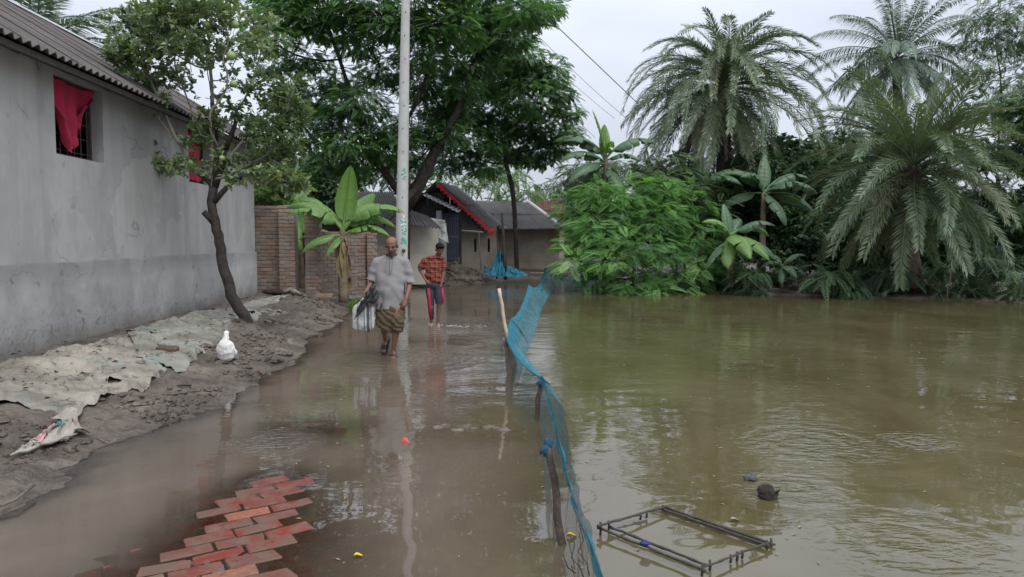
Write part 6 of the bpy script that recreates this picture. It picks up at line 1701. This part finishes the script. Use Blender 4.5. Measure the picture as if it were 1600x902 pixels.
def hand(B, wrist, d, palm_n, thumb_side, s=1.0, curl=.9):
    """palm, four fingers of unequal length curled towards the palm, and a thumb off the side"""
    d = Vector(d).normalized(); n = (Vector(palm_n) - d * Vector(palm_n).dot(d)).normalized(); side = d.cross(n) * thumb_side
    w = Vector(wrist); k = w + d * .085 * s
    B.limb([w, w + d * .03 * s, k], [.026 * s, .029 * s, .030 * s])
    for a in (-.024, -.008, .008, .024): B.limb([w + d * .035 * s + side * a * s * .8, k + side * a * s * 1.05], [.016 * s, .0125 * s])
    for a, L in ((.028, .070), (.010, .080), (-.009, .074), (-.027, .058)):
        p = k + side * a * s; q = d
        for j, (f, c) in enumerate(((.42, .35), (.33, .75), (.25, .75))):
            ang = curl * c; q = (q * math.cos(ang) + n * math.sin(ang)).normalized(); p2 = p + q * L * f * s
            B.limb([p, p2], [.0098 * s - .001 * j * s, .0092 * s - .001 * j * s]); p = p2
    t0 = w + d * .028 * s + side * .024 * s; t1 = t0 + (d * .55 + side * .6 + n * .35).normalized() * .036 * s; t2 = t1 + (d * .8 + side * .05 + n * .6).normalized() * .032 * s
    B.limb([t0, t1, t2], [.0135 * s, .0115 * s, .009 * s])
def foot(B, ankle, d, up, s=1.0):
    d = Vector(d).normalized(); u = Vector(up); u = (u - d * u.dot(d)).normalized(); sd = d.cross(u); a = Vector(ankle)
    heel = a - u * .055 * s - d * .045 * s; ball_ = a - u * .068 * s + d * .125 * s
    B.limb([a, a - u * .035 * s], [.036 * s, .038 * s]); B.limb([heel, a - u * .05 * s + d * .05 * s, ball_], [.032 * s, .034 * s, .026 * s])
    B.limb([ball_ - sd * .022 * s, ball_ + sd * .022 * s], [.024 * s, .022 * s])
    for i in range(5):
        o_ = (i - 2) * .0165 * s; ln = (.052, .048, .042, .036, .028)[i] if True else 0
        b = ball_ + sd * o_ + d * .012 * s; B.limb([b, b + d * ln * s - u * .006 * s], [.0125 * s if i == 0 else .0095 * s, .0095 * s if i == 0 else .0075 * s])
def head(B, c, s, fwd, up, lipm=None):
    """skull, jaw, nose, brow, ears; fwd/up fix where the face looks"""
    f = Vector(fwd).normalized(); u = Vector(up); u = (u - f * u.dot(f)).normalized(); r = f.cross(u); c = Vector(c)
    def at(x, y, z): return c + r * x * s + f * y * s + u * z * s
    rot = Matrix((r, f, u)).transposed().to_euler()
    B.e(at(0, -.012, .030), (.074 * s, .094 * s, .080 * s), rot); B.e(at(0, .018, -.035), (.060 * s, .070 * s, .072 * s), rot)
    B.e(at(0, .045, -.088), (.034 * s, .030 * s, .024 * s), rot)                       # chin
    for x in (-1, 1):
        B.e(at(.038 * x, .05, -.030), (.024 * s, .022 * s, .026 * s), rot)             # cheeks
        B.e(at(.076 * x, -.008, -.008), (.012 * s, .022 * s, .034 * s), rot)           # ears
        B.limb([at(.006 * x, .080, .022), at(.048 * x, .066, .020)], [.011 * s, .009 * s])   # brow
    B.limb([at(0, .082, .012), at(0, .100, -.022)], [.0105 * s, .015 * s])             # nose
    for x in (-1, 1): B.e(at(.012 * x, .092, -.026), (.009 * s, .010 * s, .008 * s), rot)
    return at, rot
def face_parts(o, at, rot, s, skin_lip=True):
    for x in (-1, 1):
        b = Body(); b.e(at(.030 * x, .078, .004), (.009 * s, .006 * s, .0045 * s), rot); part('eye', b.mesh('eye', .004, 0), M['eye'], o)
        b = Body(); b.limb([at(.012 * x, .092, .028), at(.034 * x, .086, .032), at(.052 * x, .070, .026)], [.004 * s, .0045 * s, .003 * s]); part('eyebrow', b.mesh('eyebrow', .004, 0), M['hair'], o)
    b = Body(); b.limb([at(-.022, .082, -.060), at(0, .090, -.058), at(.022, .082, -.060)], [.006 * s, .009 * s, .006 * s]); part('mouth', b.mesh('mouth', .004, 0), M['lip'], o)

# ---- the walking man (his own x to the viewer's right, -y towards the viewer)
MB_ = G(611, 557, 0); MY = MB_.y
man = thing('person', 'man in pale grey shirt and hitched brown lungi wading barefaced towards the camera with head bowed', 'person', (MB_.x, MY, 0))
man['label'] = 'man in pale grey shirt and hitched brown lungi wading with head bowed'
B = Body()
hc = Vector((.035, -.075, 1.475))
at, rot = head(B, hc, 1.04, (.02, -1, -.42), (0, -.42, 1))
B.limb([(.02, .01, 1.30), (.03, -.03, 1.38)], [.062, .056])
B.limb([(-.15, .015, 1.25), (.01, .02, 1.29), (.17, .015, 1.25)], [.055, .07, .055])
B.e((.01, 0, 1.12), (.165, .105, .21)); B.e((.01, -.01, .90), (.150, .115, .16))
# arms
LW = Vector((-.315, -.10, .845)); RW = Vector((.222, -.12, .775))
B.limb([(-.165, .015, 1.245), (-.235, .035, 1.03), (-.275, -.03, .93), LW], [.050, .040, .037, .026])
B.limb([(.185, .015, 1.245), (.250, .045, 1.01), (.248, -.04, .89), RW], [.050, .040, .037, .026])
hand(B, LW, (-.12, -.25, -1), (.75, .55, 0), -1, 1.0, 1.05)
hand(B, RW, (-.25, -.25, -1), (-.6, .75, 0), 1, 1.0, .95)
# legs
RK, RA = Vector((.100, -.13, .455)), Vector((.030, .015, .075)); LK, LA = Vector((-.085, -.03, .45)), Vector((-.115, .235, .205))
B.limb([(.085, 0, .80), (.10, -.09, .60), RK], [.085, .070, .054]); B.limb([RK, RK.lerp(RA, .3) + Vector((0, .022, 0)), RK.lerp(RA, .65) + Vector((0, .008, 0)), RA], [.052, .054, .040, .031])
B.limb([(-.08, 0, .80), (-.09, -.03, .60), LK], [.085, .070, .054]); B.limb([LK, LK.lerp(LA, .35) + Vector((0, -.0, -.018)), LK.lerp(LA, .7), LA], [.052, .053, .040, .031])
RD, RU = (.10, -1, -.06), (0, -.06, 1); LD, LU = (-.16, -.62, -.72), (-.05, -.78, .62)
foot(B, RA, RD, RU, .96); foot(B, LA, LD, LU, .96)
part('body', B.mesh('man_body', .0075, 3, .5), M['skin'], man)
face_parts(man, at, rot, 1.04)
hb_ = Body(); hb_.e(at(0, -.020, .018), (.081, .098, .074), rot)
part('hair', hb_.mesh('man_hair', .008, 2, .4, [((at(0, .035, .03)), (at(0, 1, .35) - at(0, 0, 0))), (at(0, 0, -.045), (at(0, .2, -1) - at(0, 0, 0))), (at(0, -.02, .073), at(0, .25, 1) - at(0, 0, 0))]), M['grey_hair'], man)
b = Body(); b.limb([at(-.03, .070, -.082), at(0, .078, -.100), at(.03, .070, -.082)], [.011, .017, .011]); b.e(at(0, .070, -.118), (.024, .018, .028), rot); part('beard', b.mesh('man_beard', .006, 2), M['grey_hair'], man)
b = Body(); b.limb([at(-.026, .088, -.046), at(0, .097, -.042), at(.026, .088, -.046)], [.005, .007, .005]); part('moustache', b.mesh('man_moustache', .004, 0), M['grey_hair'], man)
# shirt
S = Body()
S.limb([(-.15, .015, 1.245), (0, .015, 1.292), (.17, .015, 1.245)], [.078, .088, .078])
S.column([(1.26, .01, .01, .175, .105), (1.16, .01, 0, .200, .125), (1.02, .012, -.015, .205, .145), (.90, .015, -.025, .205, .150), (.78, .018, -.02, .205, .145), (.60, .02, -.015, .212, .150)]); S.limb([(.02, 0, 1.29), (.025, -.02, 1.362)], [.080, .072])
S.limb([(-.165, .015, 1.245), (-.225, .03, 1.08), (-.248, .03, .98)], [.078, .076, .080]); S.limb([(.185, .015, 1.245), (.240, .04, 1.05), (.256, .04, .95)], [.078, .077, .082])
def kdisp(c):
    f = .009 * np.sin(c[:, 0] * 30 + 3 * fbm(c[:, 0] * 4, c[:, 2] * 3, 0, 2, 4)) * sstep(1.22, .72, c[:, 2]) + .005 * fbm(c[:, 0] * 10, c[:, 2] * 5, c[:, 1] * 9, 3, 7) + .005 * np.sin((c[:, 2] + c[:, 0] * .8) * 34 + 2 * fbm(c[:, 0] * 5, c[:, 2] * 5, 0, 2, 14)) * sstep(1.2, 1.0, c[:, 2]) * sstep(.62, .85, c[:, 2])
    f += .010 * np.sin(c[:, 2] * 48 + c[:, 0] * 15) * np.exp(-((np.abs(c[:, 0]) - .23) / .06) ** 2) * sstep(1.22, 1.1, c[:, 2])
    return f
kur = part('shirt', S.mesh('man_shirt', .010, 3, .5, [((0, 0, .655), (.06, .05, -1), lambda p: abs(p.x) < .30 and p.z < .86), ((-.238, .035, 1.015), (-.30, .0, -1), lambda p: p.x < -.17 and p.z < 1.10), ((.250, .05, .985), (.16, .0, -1), lambda p: p.x > .195 and p.z < 1.08),
         ((.028, -.02, 1.352), (.0, -.40, 1), lambda p: abs(p.x) < .14 and p.z > 1.27)], kdisp), M['kurta'], man)
for x in (-.038, .042):
    m = MB(); m.tube([Vector((x + .018, -.128, 1.315)), Vector((x + .012, -.146, 1.25)), Vector((x + .006, -.158, 1.16)), Vector((x + .02 * (1 if x < 0 else -1), -.166, 1.08))], .0028, 4); part('stitched_line', mesh_np('stitched_line', np.concatenate(m.v), [np.concatenate(m.q)]), M['stitch'], kur)
m = MB(); m.tube([Vector((.018, -.135, 1.32)), Vector((.018, -.158, 1.22)), Vector((.018, -.17, 1.09))], .0045, 4); part('placket', mesh_np('placket', np.concatenate(m.v), [np.concatenate(m.q)]), M['stitch'], kur)
# lungi, caught up on one side in his hand
Lg = Body(); Lg.column([(.78, .01, -.01, .180, .130), (.66, .0, -.02, .180, .140), (.54, -.01, -.03, .175, .135), (.36, -.035, -.02, .140, .115)])
Lg.limb([(-.085, 0, .66), (-.095, -.02, .46), (-.095, .02, .30)], [.115, .102, .098]); Lg.limb([(.085, 0, .66), (.105, -.10, .52), (.105, -.09, .40)], [.115, .100, .085]); Lg.limb([(.155, -.08, .70), (.165, -.06, .50)], [.05, .045])
def ldisp(c):
    k = (c[:, 2] + c[:, 0] * .75) * 62 + 4 * fbm(c[:, 0] * 6, c[:, 2] * 6, c[:, 1] * 5, 2, 8)
    return .0075 * np.sin(k) * sstep(.78, .58, c[:, 2]) + .008 * fbm(c[:, 0] * 13, c[:, 2] * 11, c[:, 1] * 9, 3, 9)
part('lungi', Lg.mesh('man_lungi', .010, 2, .5, [((-.10, 0, .372), (-.44, -.05, -1))], ldisp), M['lungi'], man)
# sandals
def sandal(o, ankle, d, up, s, mat, strap=True, name='sandal'):
    d = Vector(d).normalized(); u = Vector(up); u = (u - d * u.dot(d)).normalized(); sd = d.cross(u); a = Vector(ankle); c = a - u * .102 * s; m = MB()
    prof = [(-.085, .026), (-.07, .034), (-.02, .034), (.05, .038), (.12, .047), (.165, .042), (.195, .018)]
    tp = [[c + d * x * s + sd * w_ * s * k for k in (-1, 0, 1)] for x, w_ in prof]; bt = [[p - u * .022 * s for p in r_] for r_ in tp]
    T = np.array([[tuple(p) for p in r_] for r_ in tp]); Bm = np.array([[tuple(p) for p in r_] for r_ in bt])
    m.grid(T); m.grid(Bm[:, ::-1]); m.grid(np.stack([T[:, 0], Bm[:, 0]])); m.grid(np.stack([Bm[:, 2], T[:, 2]])); m.grid(np.stack([T[0], Bm[0]])[:, ::-1]); m.grid(np.stack([T[-1], Bm[-1]]))
    sl = part(name, mesh_np(name, np.concatenate(m.v), [np.concatenate(m.q)]), mat, o)
    m = MB()
    for x in (.055, .085, .115):
        m.tube([c + d * x * s + sd * .042 * s, c + d * (x + .005) * s + sd * .03 * s + u * .052 * s, c + d * (x + .012) * s + u * .068 * s, c + d * (x + .005) * s - sd * .03 * s + u * .052 * s, c + d * x * s - sd * .042 * s], .013 * s, 6)
    m.tube([c - d * .02 * s + sd * .034 * s, c - d * .075 * s + sd * .02 * s + u * .06 * s, c - d * .075 * s - sd * .02 * s + u * .06 * s, c - d * .02 * s - sd * .034 * s], .008 * s, 5)
    part('strap', mesh_np('strap', np.concatenate(m.v), [np.concatenate(m.q), np.concatenate(m.t)]), mat, sl)
sandal(man, RA, RD, RU, .98, M['sandal']); sandal(man, LA, LD, LU, .98, M['sandal'])
# bag and umbrella in his hand: things of their own
GR = LW + Vector((-.012, -.05, -.085))
def mat_bag():
    t = NT('striped_white_sack'); co = t.coord('Object'); s = t.n('ShaderNodeSeparateXYZ'); t.l(co, s.inputs[0]); n = t.noise(co, 9, 4)
    w_ = t.math('ADD', s.outputs[0], t.math('MULTIPLY', n, .02))
    a = t.math('SINE', t.math('MULTIPLY', w_, 2 * PI / .085)); c = t.mix(t.rng(a, .55, .8, 0, .85), (0.46, 0.46, 0.45), (0.10, 0.17, 0.20))
    c = t.mix(t.rng(t.math('SINE', t.math('MULTIPLY', w_, 2 * PI / .27)), .86, .93), c, (0.08, 0.075, 0.07)); c = t.mix(t.rng(n, .52, .7, 0, .6), c, (0.25, 0.22, 0.19))
    return t.done(t.pbr(c, .65, t.bump(n, .3, .02), .3))
M['bag'] = mat_bag()
bo = Vector((MB_.x, MY, 0))
bag = thing('striped_bag', 'white striped woven sack carried low in the man\'s hand', 'bag', tuple(bo + GR))
Bg = Body()
Bg.limb([(.0, .0, -.02), (-.01, .02, -.14), (-.02, .03, -.28)], [.05, .105, .125]); Bg.limb([(-.09, .0, -.10), (-.10, .02, -.30)], [.045, .07]); Bg.limb([(.075, .02, -.14), (.06, .03, -.34)], [.06, .075]); Bg.e((-.02, .03, -.34), (.15, .07, .06)); Bg.e((-.13, .02, -.34), (.05, .04, .03)); Bg.e((.03, .02, -.38), (.07, .05, .05))
def bdisp(c): return .012 * np.sin(c[:, 0] * 60 + 5 * fbm(c[:, 0] * 5, c[:, 2] * 4, 0, 2, 3)) * sstep(-.36, -.1, c[:, 2]) + .016 * fbm(c[:, 0] * 9, c[:, 2] * 8, c[:, 1] * 9, 3, 13)
me = Bg.mesh('bag_cloth', .010, 2, .5, (), bdisp); n = len(me.vertices); co = np.zeros(n * 3, np.float32); me.vertices.foreach_get('co', co); co = co.reshape(-1, 3); co[:, 1] = co[:, 1] * .62 + .02; me.vertices.foreach_set('co', co.ravel()); me.update()
part('sack', me, M['bag'], bag)
m = MB(); m.tube([Vector((.03, .0, -.05)), Vector((.02, -.01, .0)), Vector((0, -.012, .022)), Vector((-.03, -.01, .0)), Vector((-.045, 0, -.06))], .008, 6); part('handle', mesh_np('bag_handle', np.concatenate(m.v), [np.concatenate(m.q)]), M['white_paint'], bag)
umb = thing('folded_umbrella', 'black folded umbrella held against the striped sack', 'umbrella', tuple(bo + GR))
u0, u1 = Vector((.11, -.05, .13)), Vector((-.075, -.105, -.19)); Ub = Body()
Ub.limb([u0.lerp(u1, .15), u0.lerp(u1, .45), u0.lerp(u1, .8), u1], [.050, .042, .030, .014]); Ub.limb([u0 + Vector((.02, .0, .02)), u0 + Vector((.045, 0, -.09)), u0 + Vector((.0, -.01, -.14))], [.045, .05, .03])
def udisp(c): return .010 * np.sin(c[:, 0] * 90 - c[:, 2] * 70) + .012 * fbm(c[:, 0] * 14, c[:, 2] * 14, c[:, 1] * 14, 2, 23)
part('canopy', Ub.mesh('umbrella_canopy', .008, 1, .4, (), udisp), M['umbrella'], umb)
m = MB(); m.tube([u1, u1 + (u1 - u0).normalized() * .06], .006, 5); m.tube([u0, u0 - (u1 - u0).normalized() * .09], .009, 6); part('shaft', mesh_np('umbrella_shaft', np.concatenate(m.v), [np.concatenate(m.q)]), M['iron'], umb)

# ---- the boy
BB = G(681, 509, 0); k_ = BB.y / F_PX
boy = thing('person', 'boy in red and black plaid shirt and navy shorts wading behind the man', 'person', tuple(BB))
def b_(px, py, y): return Vector(((px - 681) * k_, y, (508.5 - py) * k_))
B = Body(); hc = b_(688.5, 389, -.06)
at, rot = head(B, hc, .95, (.45, -1, -.55), (.18, -.45, 1))
B.limb([b_(682, 402, .01), b_(686, 395, -.03)], [.047, .044]); B.limb([b_(668, 405, .01), b_(680, 402, .01), b_(690, 405, .01)], [.045, .055, .045])
B.e(b_(678, 418, 0), (.125, .085, .16)); B.e(b_(678, 436, 0), (.115, .085, .13))
e1, w1 = b_(656.5, 421, .03), b_(667, 436.5, -.13); e2, w2_ = b_(694, 424, .02), b_(691, 441, -.06)
B.limb([b_(664, 405, .01), e1, e1.lerp(w1, .4), w1], [.042, .033, .030, .021]); B.limb([b_(691.5, 405.5, .01), e2, e2.lerp(w2_, .4), w2_], [.042, .033, .030, .021])
hand(B, w1, (.75, -.15, -.7), (.2, .9, -.1), -1, .84, .9); hand(B, w2_, (-.25, -.1, -1), (-.7, .6, 0), 1, .84, .9)
k1, a1 = b_(675, 478, -.06), b_(673.5, 504, .02); k2, a2 = b_(686.5, 474, -.05), b_(684.5, 505, -.02)
B.limb([b_(673, 446, 0), k1, k1.lerp(a1, .35) + Vector((0, .015, 0)), a1], [.075, .045, .043, .027]); B.limb([b_(684, 446, 0), k2, k2.lerp(a2, .35) + Vector((0, .015, 0)), a2], [.075, .045, .045, .027])
fd1, fd2 = (-.15, -1, -.05), (.15, -1, -.05)
foot(B, a1, fd1, (0, 0, 1), .80); foot(B, a2, fd2, (0, 0, 1), .80)
part('body', B.mesh('boy_body', .0075, 3, .5), M['skin2'], boy)
face_parts(boy, at, rot, .95)
h_ = Body(); h_.e(at(0, -.022, .042), (.079, .096, .080), rot); h_.limb([at(-.05, .045, .085), at(0, .062, .092), at(.05, .045, .085)], [.024, .028, .024])
part('hair', h_.mesh('boy_hair', .008, 2, .4, [(at(0, .055, .0), at(0, .95, -1) - at(0, 0, 0))], lambda c: .006 * fbm(c[:, 0] * 40, c[:, 1] * 40, c[:, 2] * 40, 2, 5)), M['hair'], boy)
S = Body(); S.limb([b_(669, 406, .01), b_(680, 403, .01), b_(689, 406, .01)], [.066, .068, .066]); S.e(b_(678.5, 417, 0), (.165, .112, .16)); S.e(b_(678, 430, 0), (.165, .118, .15)); S.e(b_(679, 437, 0), (.160, .115, .10))
S.limb([b_(665, 406, .01), b_(658.5, 417, .03), b_(656, 424, .03)], [.066, .062, .062]); S.limb([b_(691, 406, .01), b_(693.5, 417, .02), b_(694.5, 424, .02)], [.064, .060, .060])
S.limb([b_(676, 402, -.02), b_(690, 402, -.03)], [.05, .045])
part('shirt', S.mesh('boy_shirt', .009, 2, .5, [((0, 0, b_(0, 443.5, 0).z), (.05, .03, -1), lambda p: p.z < b_(0, 428, 0).z and p.x > b_(659, 0, 0).x), (tuple(b_(657.5, 419.5, .03)), (-.35, 0, -1), lambda p: p.x < b_(662.5, 0, 0).x), (tuple(b_(694, 420, .02)), (.15, 0, -1), lambda p: p.x > b_(690.5, 0, 0).x and p.z < b_(0, 414, 0).z)],
     lambda c: .010 * fbm(c[:, 0] * 9, c[:, 2] * 8, c[:, 1] * 9, 3, 31) + .005 * np.sin(c[:, 2] * 55 + c[:, 0] * 30)), M['plaid'], boy)
P1 = Body(); P1.e(b_(678.5, 445, 0), (.135, .105, .10)); P1.limb([b_(672.5, 448, 0), b_(674, 475, -.05), b_(674.5, 500, .0)], [.088, .062, .040]); P1.limb([b_(684.5, 448, 0), b_(687, 466, -.04), b_(687, 480, -.05)], [.088, .074, .068])
tr_ = part('trousers', P1.mesh('boy_trousers', .008, 2, .5, [(tuple(b_(687, 473.5, 0)), (0, 0, -1), lambda p: p.x > b_(680.8, 0, 0).x), (tuple(b_(674, 498, 0)), (0, 0, -1), lambda p: p.x <= b_(680.8, 0, 0).x)], lambda c: .006 * fbm(c[:, 0] * 12, c[:, 2] * 9, c[:, 1] * 12, 2, 33)), M['navy'], boy)
def stripe(pts, w_, r_):
    m = MB(); m.tube([Vector(p) for p in pts], r_, 6); part('stripe', mesh_np('stripe', np.concatenate(m.v), [np.concatenate(m.q), np.concatenate(m.t)]), M['red_stripe'], tr_)
stripe([b_(670.5, 449, -.075), b_(671.5, 462, -.085), b_(673, 478, -.105), b_(673.5, 497, -.035)], 0, [.030, .030, .028, .022]); stripe([b_(691.2, 449, -.03), b_(692.3, 460, -.055), b_(692.8, 472, -.07)], 0, [.026, .024, .024])
sandal(boy, a1, fd1, (0, 0, 1), .84, M['pink_sandal']); sandal(boy, a2, fd2, (0, 0, 1), .84, M['pink_sandal'])
# ripples of foam where he steps
rg = np.random.default_rng(71); m = MB()
for i in range(46):
    a = rg.uniform(-.9, .9); d = .12 + .55 * rg.random() ** 1.5; c_ = BB + Vector((.08 + d * math.cos(a) * 1.3, d * math.sin(a) * .6 - .1, .005)); L = rg.uniform(.012, .04)
    m.ball(c_, (L * 1.0, L * .4, .005), 7, 5, .4, i)
for i in range(22):
    a = rg.uniform(0, 2 * PI); c_ = BB + Vector((rg.uniform(-.12, .14) , rg.uniform(-.22, 0), .0)) ; L = rg.uniform(.008, .02); m.ball(c_ + Vector((0, 0, rg.uniform(0, .05))), L, 7, 5, .3, i)
M['foam'] = mat_simple('churned_foam', (0.30, 0.275, 0.245), .35, .15, 20)
tag(m.build('water_splash', M['foam'], None, True, 'stuff'), 'pale splash of churned water around the boy\'s feet', 'splash')

# ---- white duck
dq = onbank(353, 563)
duck = thing('duck', 'white duck standing upright on the mud beside the citrus trunk', 'duck', tuple(dq))
def d_(px, py, y=0): kk = dq.y / F_PX; return Vector(((px - 353) * kk, y, (563 - py) * kk))
B = Body(); B.limb([d_(352, 549, .03), d_(353, 541, .0), d_(355, 533, -.05)], [.105, .110, .075]); B.limb([d_(351, 553, .05), d_(351, 551, .16)], [.075, .03])
B.limb([d_(355, 533, -.05), d_(357, 526, -.07), d_(358, 519, -.07)], [.068, .040, .032]); B.e(d_(358, 515, -.06), (.031, .042, .032))
part('body', B.mesh('duck_body', .008, 4, .5, (), lambda c: .003 * fbm(c[:, 0] * 30, c[:, 1] * 30, c[:, 2] * 30, 2, 3)), mat_simple('white_feathers', (0.74, 0.73, 0.70), .8, .06, 14, .3), duck)
for sg in (-1, 1):
    w_ = Body(); w_.limb([d_(353 + 9.5 * sg, 540, -.02), d_(352.5 + 10 * sg, 548, .06), d_(351 + 5 * sg, 552, .14)], [.034, .045, .012]); part('wing', w_.mesh('duck_wing', .008, 2), bpy.data.materials['white_feathers'], duck)
M['bill'] = mat_simple('orange_bill', (0.50, 0.25, 0.10), .5)
M['duck_leg'] = mat_simple('muddy_red_leg', (0.16, 0.075, 0.055), .6)
b = Body(); b.limb([d_(357.5, 515, .0), d_(356, 515.5, .06)], [.014, .010]); part('bill', b.mesh('duck_bill', .005, 1), M['bill'], duck)
for sg in (-1, 1):
    m = MB(); f0 = d_(353 + 4.5 * sg, 557, 0); m.tube([f0, Vector((f0.x, -.01, .012))], .008, 6)
    for a in (-.5, 0, .5): m.tube([Vector((f0.x, -.01, .012)), Vector((f0.x + math.sin(a) * .05, -.06, .006))], [.007, .004], 5)
    part('leg', mesh_np('duck_leg', np.concatenate(m.v), [np.concatenate(m.q), np.concatenate(m.t)]), M['duck_leg'], duck)
